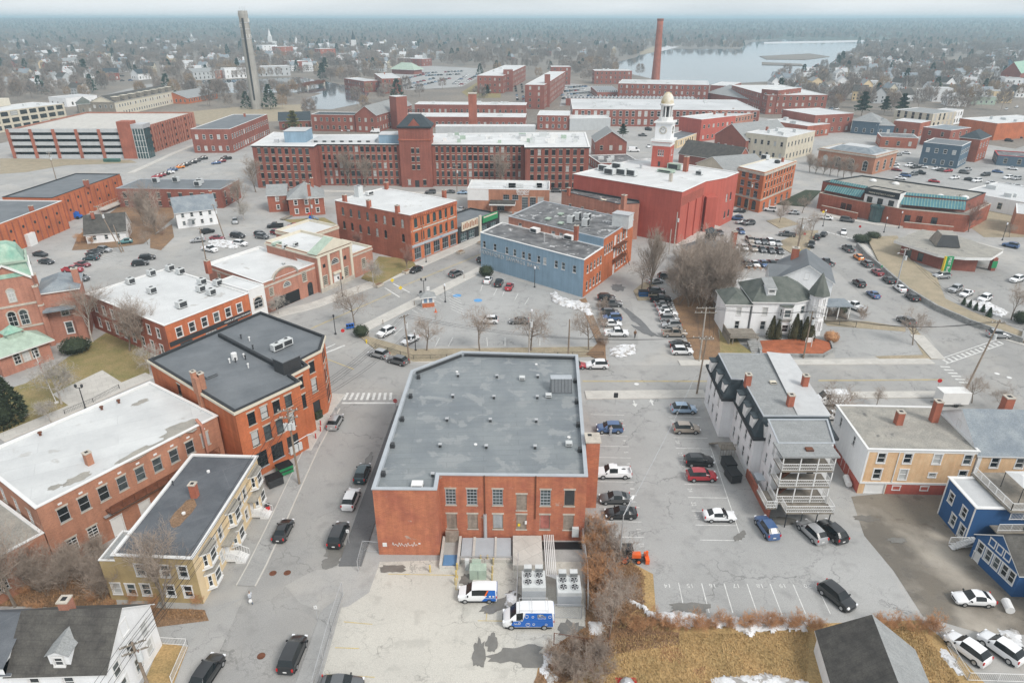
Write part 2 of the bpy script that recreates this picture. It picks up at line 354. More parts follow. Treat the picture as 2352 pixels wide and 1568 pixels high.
def win_mesh(w_,h,st,pane):
    w_=round(w_,2);h=round(h,2);key=(w_,h,st,pane)
    if key in WC: return WC[key]
    fr,si,li,nx,nz_,cas,ar=ST[st];b_=MB();g=MB();t=.07;x=w_/2
    pm=pane
    if ar:
        n=8;hs=h-x;arc=[(x*math.cos(math.pi*k/n),hs+x*math.sin(math.pi*k/n)) for k in range(n+1)]
        arci=[((x-t)*math.cos(math.pi*k/n),hs+(x-t)*math.sin(math.pi*k/n)) for k in range(n+1)]
        for k in range(n):
            (a,c),(a2,c2)=arc[k],arc[k+1];(e,f),(e2,f2)=arci[k],arci[k+1]
            b_.quad((a,.05,c),(a2,.05,c2),(e2,.05,f2),(e,.05,f),m=0)
            if cas:
                s_=1+cas*1.6/x
                b_.quad((a*s_,-.04,hs+(c-hs)*s_),(a2*s_,-.04,hs+(c2-hs)*s_),(a2,-.04,c2),(a,-.04,c),m=1)
                b_.quad((a*s_,0,hs+(c-hs)*s_),(a2*s_,0,hs+(c2-hs)*s_),(a2*s_,-.04,hs+(c2-hs)*s_),(a*s_,-.04,hs+(c-hs)*s_),m=1)
            # wall filling outside the arch
            tx=x if a+a2>0 else -x
            b_.quad((a,.004,c),(tx,.004,h) if True else 0,(a2,.004,c2),m=2)
        b_.quad((x,.004,hs),(x,.004,h),(x*.999,.004,h),m=2)
        g.v += [(-x+t,.09,0),(x-t,.09,0)]+[(a,.09,c) for a,c in arci];g.f.append(tuple(range(len(g.v))));g.m.append(0)
        b_.box(-x,-x+t,.05,.12,0,hs,0);b_.box(x-t,x,.05,.12,0,hs,0);b_.box(-x,x,.05,.12,0,t,0);top=hs
    else:
        b_.box(-x,-x+t,.05,.12,0,h,0);b_.box(x-t,x,.05,.12,0,h,0);b_.box(-x+t,x-t,.05,.12,0,t,0);b_.box(-x+t,x-t,.05,.12,h-t,h,0)
        g.quad((-x+t,.10,t),(x-t,.10,t),(x-t,.10,h-t),(-x+t,.10,h-t));top=h
    for k in range(1,nx): q=-x+w_*k/nx;b_.box(q-.022,q+.022,.06,.1,t,top-t/2,0)
    for k in range(1,nz_): q=h*k/nz_;b_.box(-x+t,x-t,.055,.1,q-.03,q+.03,0)
    if cas:
        b_.box(-x-cas,-x,-.035,.02,0,top,1);b_.box(x,x+cas,-.035,.02,0,top,1)
        if not ar: b_.box(-x-cas-.04,x+cas+.04,-.05,.02,h,h+cas+.04,1)
    if si: b_.box(-x-max(cas,.08),x+max(cas,.08),-.09,.1,-.13,0,1)
    if li and not ar: b_.box(-x-.1,x+.1,-.02,.1,h,h+.24,1)
    me=b_.mesh('window');pe=g.mesh('pane')
    for q in (fr,si or fr): me.materials.append(MT(q))
    if ar: me.materials.append(MT('brick_red'))
    pe.materials.append(MT(pm))
    WC[key]=(me,pe);return WC[key]
PANES=['glass_dark']*5+['glass_mid']*4+['blind']
def window(parent,a,d,u,z,w_,h,st,name='window',sub=True,pane=None):
    pane=pane or R.choice(PANES)
    if st in ('bd','door','doorw') and pane in PANES: pane='board' if st=='bd' else ('trim_white' if st=='doorw' else 'metal_dark')
    me,pe=win_mesh(w_,h,st,pane);o=V((a.x+d.x*u,a.y+d.y*u,z))-org(parent);rz=math.atan2(d.y,d.x)
    q=inst(name,me,parent,o,rz)
    p=inst('pane' if not st.startswith('door') and st != 'bd' else 'panel',pe,q)
    return q
def cols(Ln,n,m0=1.2,m1=None): m1=m0 if m1 is None else m1;return [m0+(Ln-m0-m1)*(k+.5)/n for k in range(n)]
class Bld:
    """a building: pl = ground outline (front-left first, then counter-clockwise), z = top of the walls"""
    def __init__(s,name,label,cat,pl,z,wall='brick_red',z0=0,group=None,base=None):
        s.pl=pl;s.z=z;s.z0=z0;s.wm=wall
        if base is not None: s.root=base
        else:
            c=sum(pl,V((0,0)))/len(pl);s.root=empty(name,(c.x,c.y,z0),label,cat,group)
        s.ops={};s.wl=[];s.n=len(pl)
    def edge(s,e): a,b_=s.pl[e % s.n],s.pl[(e+1) % s.n];d=b_-a;return a,d.normalized(),d.length
    def win(s,e,us,rows,w_,st='mill',frac=False,pane=None,name='window',skip=()):
        """us: count or list of positions along edge e; rows: list of (sill height, window height)"""
        a,d,Ln=s.edge(e)
        if isinstance(us,int): us=cols(Ln,us)
        elif frac: us=[u*Ln for u in us]
        for ri,(z,h) in enumerate(rows):
            for ui,u in enumerate(us):
                if (ri,ui) in skip: continue
                if w_/2+.05<u<Ln-w_/2-.05 and z+h<s.z-.02:
                    s.ops.setdefault(e % s.n,[]).append((u,z,round(w_,2),round(h,2)));s.wl.append((e,u,z,w_,h,st,pane,name))
    def walls(s,mats=None,parts=None):
        for e in range(s.n):
            mb=MB();a,b_=s.pl[e],s.pl[(e+1) % s.n];wall_quads(mb,a,b_,s.z0-.3,s.z,s.ops.get(e,[]))
            if mb.f: mb.build('wall',[(mats or {}).get(e,s.wm)],s.root)
        for e,u,z,w_,h,st,pane,name in s.wl:
            a,d,Ln=s.edge(e);window(s.root,a,d,u,z,w_,h,st,name,pane=pane)
        return s
    def flat(s,roof='roof_white',cap='trim_white',par=.35,t=.3,out=.06,drop=None,cor=None):
        mb=MB();z=s.z-par;I=offs(s.pl,-t*.5)
        mb.quad(*[(p.x,p.y,z) for p in I]);s.roof=mb.build('roof',[roof],s.root);s.rz=z
        mb=MB();ring(mb,s.pl,out,t,s.z,s.z+.12,0)
        for i in range(s.n):     # inner face of the parapet
            a,b_=offs(s.pl,-t+.02)[i],offs(s.pl,-t+.02)[(i+1) % s.n]
            mb.quad((*b_,z),(*a,z),(*a,s.z),(*b_,s.z))
        mb.build('parapet',[cap],s.root)
        if cor:   # (drop, height, out, material)
            for dz,hh,oo,mm in ([cor] if not isinstance(cor[0],tuple) else cor):
                mb=MB();ring(mb,s.pl,oo,.02,s.z-dz-hh,s.z-dz);mb.build('cornice',[mm],s.root)
        return s
    def gable(s,h,roof='shingle_grey',ax=0,over=.35,wall=None,trim='trim_white',th=.14):
        """ridge parallel to edge 0 (ax=0) or edge 1 (ax=1); rectangle only"""
        p=s.pl if ax==0 else s.pl[1:]+s.pl[:1]
        a,b_,c,d=p;e=(b_-a).normalized();n=V((-e.y,e.x));W=(d-a).dot(n);z=s.z
        r0=(a+d)/2;r1=(b_+c)/2;mb=MB()
        mb.quad((*b_,z),(*c,z),(*r1,z+h));mb.build('gable',[wall or s.wm],s.root);mb=MB();mb.quad((*d,z),(*a,z),(*r0,z+h));mb.build('gable',[wall or s.wm],s.root)
        k=h/(W/2);lo=over*k
        for (q0,q1,sg) in ((a,b_,-1),(d,c,1)):
            mb=MB();o0=q0-e*over+n*sg*over;o1=q1+e*over+n*sg*over;t0=r0-e*over;t1=r1+e*over
            P4=[(*o0,z-lo),(*o1,z-lo),(*t1,z+h),(*t0,z+h)]
            if sg>0: P4=[P4[1],P4[0],P4[3],P4[2]]
            up=[(x,y,q+th) for x,y,q in P4];mb.quad(*up,m=0);mb.quad(*reversed(P4),m=1)
            for i in range(4): j=(i+1) % 4;mb.quad(P4[i],P4[j],up[j],up[i],m=1)
            s.roof=mb.build('roof',[roof,trim],s.root)
        return s
    def hip(s,h,roof='shingle_grey',over=.4,inset=None,trim='trim_white',top=None):
        """hip roof with ridge along the longer side; top = flat deck inset if given"""
        A=offs(s.pl,over);z=s.z
        if top is not None:
            T=offs(s.pl,-top);mb=MB()
            for i in range(s.n): j=(i+1) % s.n;mb.quad((*A[i],z),(*A[j],z),(*T[j],z+h),(*T[i],z+h))
            mb.build('roof_slope',[roof],s.root);mb=MB();mb.quad(*[(*p,z+h+.01) for p in T]);s.roof=mb.build('roof',[trim],s.root)
        else:
            a,b_,c,d=A
            if (b_-a).length<(d-a).length: a,b_,c,d=b_,c,d,a
            L_=(b_-a).length;W=(d-a).length;k=W/2 if inset is None else inset;e=(b_-a).normalized()
            r0=(a+d)/2+e*k;r1=(b_+c)/2-e*k;mb=MB();Z=z+h
            mb.quad((*a,z),(*b_,z),(*r1,Z),(*r0,Z));mb.quad((*b_,z),(*c,z),(*r1,Z));mb.quad((*c,z),(*d,z),(*r0,Z),(*r1,Z));mb.quad((*d,z),(*a,z),(*r0,Z));s.roof=mb.build('roof',[roof],s.root)
        mb=MB();ring(mb,s.pl,over,.05,z-.22,z-.015);mb.build('eaves',[trim],s.root)
        return s
def chimney(b,xy,w_=.9,h=1.6,z=None,m='brick_red',d=None,cap='stone',px=True,ang=None,name='chimney'):
    z=b.rz if z is None else z;p=P(*xy,z) if px else V((*xy,z));a,dd,Ln=b.edge(0)
    if ang is not None: dd=V((math.cos(ang),math.sin(ang)))
    mb=MB();mb.obox(p,dd,w_/2,(d or w_)/2,z-.3,z+h);c=mb.build(name,[m],b.root)
    mb=MB();mb.obox(p,dd,w_/2+.06,(d or w_)/2+.06,z+h,z+h+.14);mb.obox(p,dd,w_*.25,(d or w_)*.25,z+h+.14,z+h+.17,1);mb.build('cap',[cap,'black'],c);return c
def hvac(b,xy,w_=1.6,d=1.2,h=1.1,z=None,m='hvac',fan=True,legs=True):
    z=b.rz if z is None else z;p=P(*xy,z);a,dd,Ln=b.edge(0);mb=MB()
    if legs: mb.obox(p,dd,w_/2-.1,d/2-.1,z,z+.2,1)
    else: mb.obox(p,dd,w_/2+.05,d/2+.05,z,z+.05,1)
    mb.obox(p,dd,w_/2,d/2,z+.2*legs+.05*(not legs),z+h);u=mb.build('hvac_unit',[m,'metal_dark'],b.root)
    mb=MB();n=V((-dd.y,dd.x))
    if fan: mb.lathe((p.x,p.y,z+h),[(min(w_,d)*.38,0),(min(w_,d)*.38,.12),(min(w_,d)*.3,.12),(min(w_,d)*.3,.03)],12,ms=[0,0,1,1]);mb.build('fan',[m,'metal_dark'],u)
    c=V((p.x,p.y))-n*(d/2+.012);mb=MB();mb.obox(c,dd,w_*.4,.012,z+.35,z+h-.12);mb.build('grille',['metal_dark'],u);return u
def vent(b,xy,r=.15,h=.5,z=None,m='metal',cap=True,box=False,name='roof_vent'):
    z=b.rz if z is None else z;p=P(*xy,z);mb=MB();a,dd,Ln=b.edge(0)
    if box: mb.obox(p,dd,r,r,z,z+h);mb.obox(p,dd,r+.06,r+.06,z+h,z+h+.08,1)
    else: mb.lathe(p,[(r,0),(r,h)]+([(r*1.7,h),(r*1.7,h+.12),(r*.4,h+.2)] if cap else []),8)
    return mb.build(name,[m,'metal'],b.root)
def text(s,size,matn,parent,loc,rz=0,rx=math.pi/2,name='lettering',ext=.02,bold=0,spacing=1.0):
    cu=bpy.data.curves.new(name,'FONT');cu.body=s;cu.size=size;cu.extrude=ext;cu.align_x='CENTER';cu.offset=bold;cu.space_character=spacing;cu.resolution_u=2
    o=bpy.data.objects.new(name,cu);me=bpy.data.meshes.new_from_object(o);bpy.data.objects.remove(o);bpy.data.curves.remove(cu)
    me.materials.clear();me.materials.append(MT(matn));q=bpy.data.objects.new(name,me);COL.objects.link(q);q.location=V(loc)-(org(parent) if parent else V((0,0,0)));q.rotation_euler=(rx,0,rz)
    if parent: q.parent=parent
    return q
def wall_text(b,e,u,z,s,size,matn,off=.03,**k):
    a,d,Ln=b.edge(e);p=a+d*u+V((d.y,-d.x))*off;return text(s,size,matn,b.root,(p.x,p.y,z),math.atan2(d.y,d.x),**k)
# ================================================================ near buildings
def Q(c,r,x,y): return ((0,583.3,1166.6,1749.9)[c]+x*.252,(0,376.3,771.5,1166.6)[r]+y*.252)
def W(*p): return [V(q) for q in p]
def part(b,name,m,*boxes):
    mb=MB()
    for k in boxes: mb.box(*k)
    return mb.build(name,m,b.root if isinstance(b,Bld) else b)
def along(b,e,u0,u1,out0,out1,z0,z1,name,m):
    """box on edge e from u0 to u1, reaching out0..out1 outside the wall"""
    a,d,Ln=b.edge(e);n=V((d.y,-d.x));c=a+d*(u0+u1)/2+n*(out0+out1)/2;mb=MB();mb.obox(c,d,abs(u1-u0)/2,abs(out1-out0)/2,z0,z1);return mb.build(name,[m],b.root)
# --- brick building with the grey flat roof, in the middle of the foreground
b=B1=Bld('brick_building','two storey brick building with grey flat roof and graffiti in the centre foreground','building',W((-15.9,63),(-8.6,62.9),(-8.6,65.7),(8.8,65.4),(10.4,97.2),(-8.1,98.4),(-15.3,91.8)),9.6,'brick_front')
fr=(.074,.22,.396,.56,.723,.887)
for i,f_ in enumerate(fr):
    b.win(2,[f_],[(4.6 if i==3 else 5.3,2.3)],1.25,'bd' if i in (3,5) else 'multi',frac=True,pane='board' if i==3 else 'metal_dark' if i==5 else None)
    b.win(2,[f_],[(1.7,2.2)],1.25,'bd',frac=True,pane='board_red' if i==4 else 'board_grey' if i==2 else 'board')
b.win(3,5,[(5.3,2.2),(1.7,2.2)],1.25,'multi');b.win(6,5,[(5.3,2.2)],1.25,'multi')
b.walls();b.flat('roof_grey','trim_grey',par=.5,t=.36,out=.1)
a_,d_,L_=b.edge(2)
for u,z0,z1 in ((5.35,0.4,9.7),(11.4,3.4,9.7)):
    p=a_+d_*u+V((d_.y,-d_.x))*.1;mb=MB();mb.tube((p.x,p.y,z0),(p.x,p.y,z1),.07);mb.build('downpipe',['rust'],b.root)
p=a_+d_*5.35+V((d_.y,-d_.x))*.18;mb=MB();mb.tube((p.x,p.y,.2),(p.x,p.y,4.0),.22,n=10);mb.build('duct',['metal'],b.root)
for x,y in [Q(2,2,*q) for q in ((272,380),(268,570),(258,785),(248,1025))]+[Q(1,2,*q) for q in ((1860,370),(2215,380),(1813,560),(2188,570),(1760,775),(2155,780),(1698,1010),(2118,1022),(1630,1278))]:
    vent(b,(x,y),.16,.42,m='metal_dark',box=True)
for x,y in [Q(1,2,*q) for q in ((1850,328),(2020,990))]+[Q(2,2,555,925),Q(2,2,258,260)]: vent(b,(x,y),.22,.12,m='trim_white',cap=False)
for x,y in [Q(2,2,130,400),Q(2,2,370,560),Q(2,2,555,1000)]: hvac(b,(x,y),.85,.7,.6,fan=False)
hvac(b,Q(1,2,1490,1375),1.3,1.0,.6,m='trim_white',fan=False,legs=False)
for x,y in [Q(1,2,*q) for q in ((1500,385),(1428,560),(1352,770),(1265,1010),(1180,1270))]+[Q(2,2,*q) for q in ((612,420),(625,610),(640,820),(655,1050))]:
    hvac(b,(x,y),.45,.55,.55,fan=False,legs=False,m='metal_dark')
along(b,4,.5,b.edge(4)[2]-.5,-.66,-.58,9.1,9.58,'parapet_dark_band','metal_dark');along(b,5,.5,b.edge(5)[2]-.5,-.66,-.58,9.1,9.58,'parapet_dark_band','metal_dark')  # dark bands along the inside of the rear and chamfer parapets
# stair bulkhead with seamed metal front
p=P(*Q(2,2,488,525),b.rz);mb=MB();x0,x1,y0,z=p.x-1.55,p.x+1.55,p.y,b.rz
mb.quad((x0,y0,z+.2),(x1,y0,z+.2),(x1,y0+.9,z+1.9),(x0,y0+.9,z+1.9));mb.quad((x0,y0+.9,z+1.9),(x1,y0+.9,z+1.9),(x1,y0+2.2,z+1.9),(x0,y0+2.2,z+1.9),m=1)
for s_ in (x0,x1): mb.quad((s_,y0,z),(s_,y0,z+.2),(s_,y0+.9,z+1.9),(s_,y0+2.2,z+1.9),(s_,y0+2.2,z))
mb.quad((x0,y0,z),(x1,y0,z),(x1,y0,z+.2),(x0,y0,z+.2));mb.quad((x0,y0+2.2,z),(x0,y0+2.2,z+1.9),(x1,y0+2.2,z+1.9),(x1,y0+2.2,z));o=mb.build('stair_bulkhead',['roof_slate','trim_grey'],b.root)
mb=MB()
for k in range(7): q=x0+.1+k*.48;mb.tube((q,y0-.01,z+.22),(q,y0+.9,z+1.93),.03,n=4)
mb.build('seam',['metal_dark'],o,kind='stuff')
part(b,'chimney',['brick_front'],(9.3,11.0,71.6,73.6,-.3,10.1));part(b,'chimney_cap',['stone','black'],(9.2,11.15,71.5,73.75,10.1,10.3),(9.6,10.1,72.9,73.4,10.3,10.32,1))
# white scrawl low on the projecting wall
mb=MB();pts=[(-14.2+k*.09,1.55+.35*math.sin(k*1.9)*math.cos(k*.33)+.1*math.sin(k*.7)) for k in range(34)]
for (x0,z0),(x1,z1) in zip(pts,pts[1:]): mb.tube((x0,62.955,z0),(x1,62.955,z1),.035,n=4)
mb.build('graffiti',['paint_white'],b.root)
part(b,'notice',['trim_white'],(-15.35,-14.85,62.93,62.98,1.3,1.85));part(b,'notice',['trim_white'],(-11.1,-10.85,62.93,62.97,1.65,1.85))
part(b,'meter_box',['hvac'],(7.3,8.1,65.0,65.4,.9,2.2));part(b,'junction_box',['trim_white'],(1.55,1.8,65.35,65.5,2.6,3.0))
part(b,'warning_plate',['yellow_vivid'],(.7,1.0,65.45,65.53,2.2,2.55))
# loading pit, hatches and slab at its foot
part(b,'stairwell_wall',['concrete'],(-8.45,-8.15,60.6,65.4,-.3,.75),(-6.45,-6.15,60.6,65.4,-.3,.75),(-8.15,-6.45,60.6,60.85,-.3,.3))
part(b,'stairwell_door',['board'],(-8.1,-6.5,65.1,65.45,0,1.6))
mb=MB()
for k in range(7): mb.box(-8.1,-6.5,60.9+k*.28,61.2+k*.28,.02,.34-k*.045)
mb.build('steps',['blue_panel'],b.root)
for x0,x1 in ((-6.05,-4.7),(-4.4,-2.1),(-1.85,-.1)): part(b,'hatch_cover',['trim_grey'],(x0,x1,62.0,65.3,.1,.55))
part(b,'hatch_kerb',['concrete'],(-4.7,-4.4,61.7,65.3,0,.7),(-2.1,-1.85,61.7,65.3,0,.7),(-6.1,0,61.6,62.0,0,.5));part(b,'hatch_rail',['metal'],(-6.1,0,61.55,61.61,1.0,1.06),(-6.1,-6.04,61.55,61.61,0,1.0),(-.06,0,61.55,61.61,0,1.0),(-3.2,-3.14,61.55,61.61,0,1.0))
part(b,'dock_slab',['concrete'],(.1,3.6,60.3,65.3,-.1,.9))
# --- orange brick three storey, stepped street front
b=B2=Bld('brick_building','orange brick three storey building with dark stepped flat roof left of the street corner','building',W((-36.4,77),(-30.2,85.2),(-32.2,87.2),(-30.4,90.2),(-32.0,92.0),(-29.9,95.5),(-30.5,100.6),(-44.1,110.5),(-54.8,92.0)),11.4,'brick_orange')
rows3=[(1.2,2.5),(4.9,2.3),(8.3,1.9)]
b.win(0,4,rows3[1:],1.15,'dark');b.win(0,3,rows3[:1],1.9,'big');b.win(2,1,rows3[1:],1.15,'dark');b.win(4,1,rows3[1:],1.15,'dark');b.win(5,2,rows3,1.05,'dark');b.win(6,7,rows3,1.1,'dark')
b.win(4,[.45],[(0,3.3)],1.7,'door',frac=True,name='door');b.win(8,[.35,.6],[(5,2),(8.3,1.8)],1.0,'dark',frac=True)
b.walls();b.flat('roof_slate','trim_dark',par=.25,t=.3,out=.1,cor=(.05,.35,.28,'trim_cream'))
mb=MB();q0,q1=P(504,771,11.3),P(640,843,11.3);mb.obox((q0+q1)/2,(q1-q0).to_2d().normalized(),(q1-q0).to_2d().length/2,.22,11.0,11.75);mb.build('fire_wall',['trim_dark'],b.root)
hv=[hvac(b,Q(1,2,x,y),1.8,1.0,1.2,m='hvac') for x,y in ((215,130),(300,90))]
p=P(*Q(1,2,300,320),11.2);mb=MB();mb.obox((p.x,p.y+.6),b.edge(0)[1],1.5,1.2,11.1,13.2);o=mb.build('penthouse',['metal_dark'],b.root);mb=MB();mb.obox((p.x,p.y+.6),b.edge(0)[1],1.62,1.32,13.2,13.35);mb.build('penthouse_roof',['roof_slate'],o)
vent(b,Q(0,2,2140,215),.45,1.1,m='trim_white',cap=False)
for x,y in ((2095,245),(2200,25),(2275,45),(2308,120),(2265,290),(2150,240),(2225,200),(2240,215)): vent(b,Q(0,2,x,y),.1,.6,m='trim_white' if x % 2 else 'metal_dark',cap=True)
hvac(b,Q(0,2,1910,365),1.7,1.5,.4,m='roof_slate',fan=False,legs=False);hvac(b,Q(0,2,1440,195),.8,.5,.3,m='trim_cream',fan=False,legs=False)
chimney(b,Q(0,2,1850,480),.75,2.4,m='brick_tan');chimney(b,Q(0,2,1795,500),.6,3.0,m='brick_tan')
a_,d_,L_=b.edge(8);along(b,8,L_*.62,L_*.62+.8,0,.5,8.5,13.6,'flue','brick_tan')
for k in range(3): along(b,0,6.9+k*.75,7.5+k*.75,0,.3,.8,2.0,'electric_meter','hvac')
# --- long brick building with white roof on the left
b=B3=Bld('brick_building','long brick building with patched white membrane roof at the left edge','building',W((-52.7,60.4),(-40.2,79.8),(-54.0,89.4),(-66.5,70.0)),9.0,'brick_tan')
b.win(0,9,[(5.6,1.9)],1.2,'stone');b.win(0,[2.2,4.6,15.5],[(1.4,1.7)],1.2,'millw');b.win(0,[7.4,11,18.5],[(0,2.6)],1.3,'doorw',name='door');b.win(3,4,[(1.3,1.9),(5.4,1.9)],1.2,'millw');b.win(1,3,[(5.5,1.8)],1.1,'stone')
b.walls();b.flat('roof_white2','trim_white',par=.15,t=.3,out=.12)
chimney(b,Q(0,2,820,1165),.75,1.6,m='brick_tan')
for x,y in ((1085,610),(930,670),(370,905)): vent(b,Q(0,2,x,y),.16,.4,m='rust')
a_,d_,L_=b.edge(0);n_=V((d_.y,-d_.x));p=a_+d_*(L_-2.6)+n_*.35;mb=MB();mb.tube((p.x,p.y,.5),(p.x,p.y,9.0),.2,n=8);q=p-n_*1.0;mb.tube((p.x,p.y,8.9),(q.x,q.y,9.6),.22,n=8);mb.build('exhaust_duct',['brick_pink'],b.root)
def patch(b,x,y,rx,ry,m,seed,z=None,ang=0.0,name='roof_patch'):
    rn=random.Random(seed);z=(b.rz if z is None else z)+.012+seed*.0007;c=P(x,y,z);mb=MB();pts=[]
    for k in range(22): t=k*math.pi/11;f=1+rn.uniform(-.28,.22);u,v=rx*f*math.cos(t),ry*f*math.sin(t);pts.append((c.x+u*math.cos(ang)-v*math.sin(ang),c.y+u*math.sin(ang)+v*math.cos(ang),z))
    mb.quad(*pts);return mb.build(name,[m],b.root if b else None,kind=None if b else 'structure')
for q in ((415,985,2.6,1.7,'roof_gravel',1),(320,1040,3.2,.9,'roof_gravel',2),(178,1098,1.7,.8,'roof_gravel',3),(125,1118,.8,.5,'roof_gravel',4),(322,924,1.2,.6,'roof_gravel',5)): patch(b,*q,ang=1.0)
o=along(b,0,6.5,21.5,.15,1.5,4.3,4.42,'walkway','rust')
for k in range(11): along(b,0,6.5+k*1.5,6.56+k*1.5,1.42,1.5,4.42,5.4,'rail_post','rust')
along(b,0,6.5,21.5,1.43,1.49,5.36,5.42,'handrail','rust')
for k in range(3): along(b,0,6,15.5,.3+k*.2,.38+k*.2,3.7,3.8,'pipe','metal')
for k in range(9): along(b,0,L_*(k+.9)/10,L_*(k+.9)/10+.45,0,.03,8.0,8.25,'wall_plate','trim_white')
b2=Bld(None,None,None,W((-57.6,52.8),(-52.75,60.3),(-61.5,66.0),(-66.3,58.5)),5.6,'brick_tan',base=b.root)
b2.win(0,[1.5,3.7,6.2],[(1.4,1.8)],1.25,'millw');b2.walls();b2.flat('roof_gravel','trim_white',par=.1)
# --- yellow apartment house with bay windows
b=B4=Bld('apartment_house','cream yellow two storey house with white bay windows beside the left street','house',W((-42.4,55.9),(-33.8,55.4),(-33.2,73.8),(-41.7,74.2)),6.5,'clap_yellow')
b.win(0,[2.5,5.2,7.2],[(.9,1.6),(3.7,1.6)],.95,'case');b.win(0,[.8],[(.9,1.5)],.95,'case');b.win(1,[4.6,6.3,12,13.5],[(3.6,1.6)],.85,'case');b.win(1,[5.6,13],[(.9,1.5)],.8,'case');b.win(1,[6.9,14.8],[(.5,2.2)],1.0,'doorw',name='door')
b.walls({0: 'clap_olive'});b.flat('roof_dark','trim_white',par=.12,t=.15,out=.22)
def bay(b,e,u,w_,z0,z1,out=.8,m='clap_yellow',st='plain',roofm='roof_gravel',wh=1.5):
    a,d,Ln=b.edge(e);n=V((d.y,-d.x));c=a+d*u
    pl=[c-d*w_/2,c-d*w_*.28+n*out,c+d*w_*.28+n*out,c+d*w_/2]
    mb=MB();mb.prism(pl,z0,z1);q=mb.build('bay_window',[m],b.root);mb=MB();pl2=offs(pl,.15);mb.prism(pl2,z1,z1+.16);mb.build('bay_roof',[roofm],q)
    
    for o_,q0,q1 in ((.06,z0-.02,z0+.18),(.05,z1-.25,z1-.01)): mb=MB();mb.prism(offs(pl,o_),q0,q1);mb.build('bay_trim',['trim_white'],q)
    for k,ww in ((0,.45),(1,w_*.48),(2,.45)):
        p0,p1=pl[k],pl[k+1];dd=(p1-p0).normalized();nn=V((dd.y,-dd.x));mm=(p0+p1)/2+nn*.14;rz=math.atan2(dd.y,dd.x)
        me,pe=win_mesh(ww,wh,st,R.choice(PANES[:9]));o=V((mm.x,mm.y,z0+.5))-org(q);w1=inst('window',me,q,o,rz);inst('pane',pe,w1)
    return q
for u in (2.6,9.4,16.4): bay(b,1,u,2.6,.6,2.9);bay(b,1,u,2.6,3.5,5.7)
for u in (6.9,14.8):
    along(b,1,u-1.2,u+1.2,0,1.1,2.9,3.05,'door_hood','roof_gravel')
    a,d,Ln=b.edge(1);n=V((d.y,-d.x));mb=MB()
    for k in range(4): c=a+d*u+n*(1.2+k*.28);mb.obox(c,d,.75,.14,0,.62-k*.15)
    mb.obox(a+d*u+n*.55,d,.8,.55,.3,.62);st=mb.build('porch_steps',['trim_white'],b.root)
    for s_ in (-.8,.8):
        p0=a+d*(u+s_)+n*.1;p1=a+d*(u+s_)+n*2.2;mb=MB()
        for k in range(8): q=p0.lerp(p1,k/7);zz=.62-max(0,k-3)*.14;mb.tube((*q,zz),(*q,zz+.9),.025,n=4)
        q=p0.lerp(p1,.43);mb.tube((*p0,1.5),(*q,1.5),.04,n=4);mb.tube((*q,1.5),(*p1,.95),.04,n=4);mb.build('railing',['trim_white'],b.root)
chimney(b,Q(0,2,1780,1462),.75,1.8,m='brick_red',z=6.38);vent(b,Q(0,2,1900,1240),.2,.25,m='trim_white',cap=False,z=6.38);vent(b,Q(0,2,1580,1358),.06,.5,z=6.38,m='metal_dark');vent(b,Q(0,3,1675,52),.22,.2,m='trim_white',cap=False,z=6.38)
p=P(*Q(0,3,1670,40),6.4);mb=MB();mb.quad(*[(p.x+1.0*math.cos(t*.5236)*(1+.2*math.sin(t*2.1)),p.y+2.6*math.sin(t*.5236),6.395) for t in range(12)]);mb.build('gravel_patch',['litter'],b.root)
b2=Bld(None,None,None,W((-44.2,56.0),(-42.45,55.95),(-42.2,60.5),(-44.0,60.6)),5.6,'clap_olive',base=b.root);b2.win(0,[.95],[(.9,1.5)],.9,'case');b2.walls();b2.flat('shingle_grey','trim_white',par=.05,t=.1)
# --- white gabled house, bottom left corner
b=B5=Bld('white_house','white gabled house with dark shingle roof and brick chimney in the bottom left corner','house',W((-44.6,42.0),(-36.2,42.3),(-35.8,49.9),(-44.3,49.6)),5.6,'clap_white')
b.win(1,[1.6,4.0,6.0],[(.9,1.7)],1.0,'case');b.win(1,[1.4,3.6,6.0],[(3.4,1.6)],.95,'case');b.win(0,[2,5],[(1,1.5),(3.6,1.5)],.9,'case');b.walls();b.gable(3.5,'shingle_dark',over=.3);b.rz=8.6
a,d,Ln=b.edge(1);window(b.root,a,d,3.6,6.2,.9,1.4,'case')
chimney(b,(-40.9,46.3),.9,1.6,z=8.4,px=False,m='brick_pink')
mb=MB();mb.box(-41.0,-39.2,42.6,45.2,5.6,7.3);mb.quad((-41.2,42.4,7.25),(-40.1,42.4,7.8),(-40.1,45.6,8.4),(-41.2,45.4,7.4),m=1);mb.quad((-40.1,42.4,7.8),(-39.0,42.4,7.25),(-39.0,45.4,7.4),(-40.1,45.6,8.4),m=1);mb.quad((-41.0,42.58,7.3),(-39.2,42.58,7.3),(-40.1,42.58,7.75));o=mb.build('dormer',['clap_white','shingle_grey'],b.root)
me,pe=win_mesh(.8,1.0,'case','glass_dark');q=inst('window',me,o,V((-40.1,42.45,6.1))-org(o));inst('pane',pe,q)
b2=Bld(None,None,None,W((-52.5,41.6),(-44.4,42.0),(-44.2,49.4),(-52.3,49)),5.6,'clap_white',base=b.root);b2.win(0,[2,5],[(1,1.4),(3.4,1.4)],.9,'casem');b2.walls();b2.gable(2.4,'roof_dark',over=.2)
mb=MB();mb.box(-47.6,-44.7,41.9,44.0,4.5,6.6);mb.quad((-47.8,41.7,6.6),(-44.5,41.7,6.6),(-44.5,46.2,8.6),(-47.8,46.2,8.6),m=1);mb.quad((-44.7,41.9,6.6),(-44.7,46.2,8.55),(-44.7,46.2,6.0),(-44.7,41.9,5));mb.build('shed_dormer',['clap_white','roof_dark'],b.root)
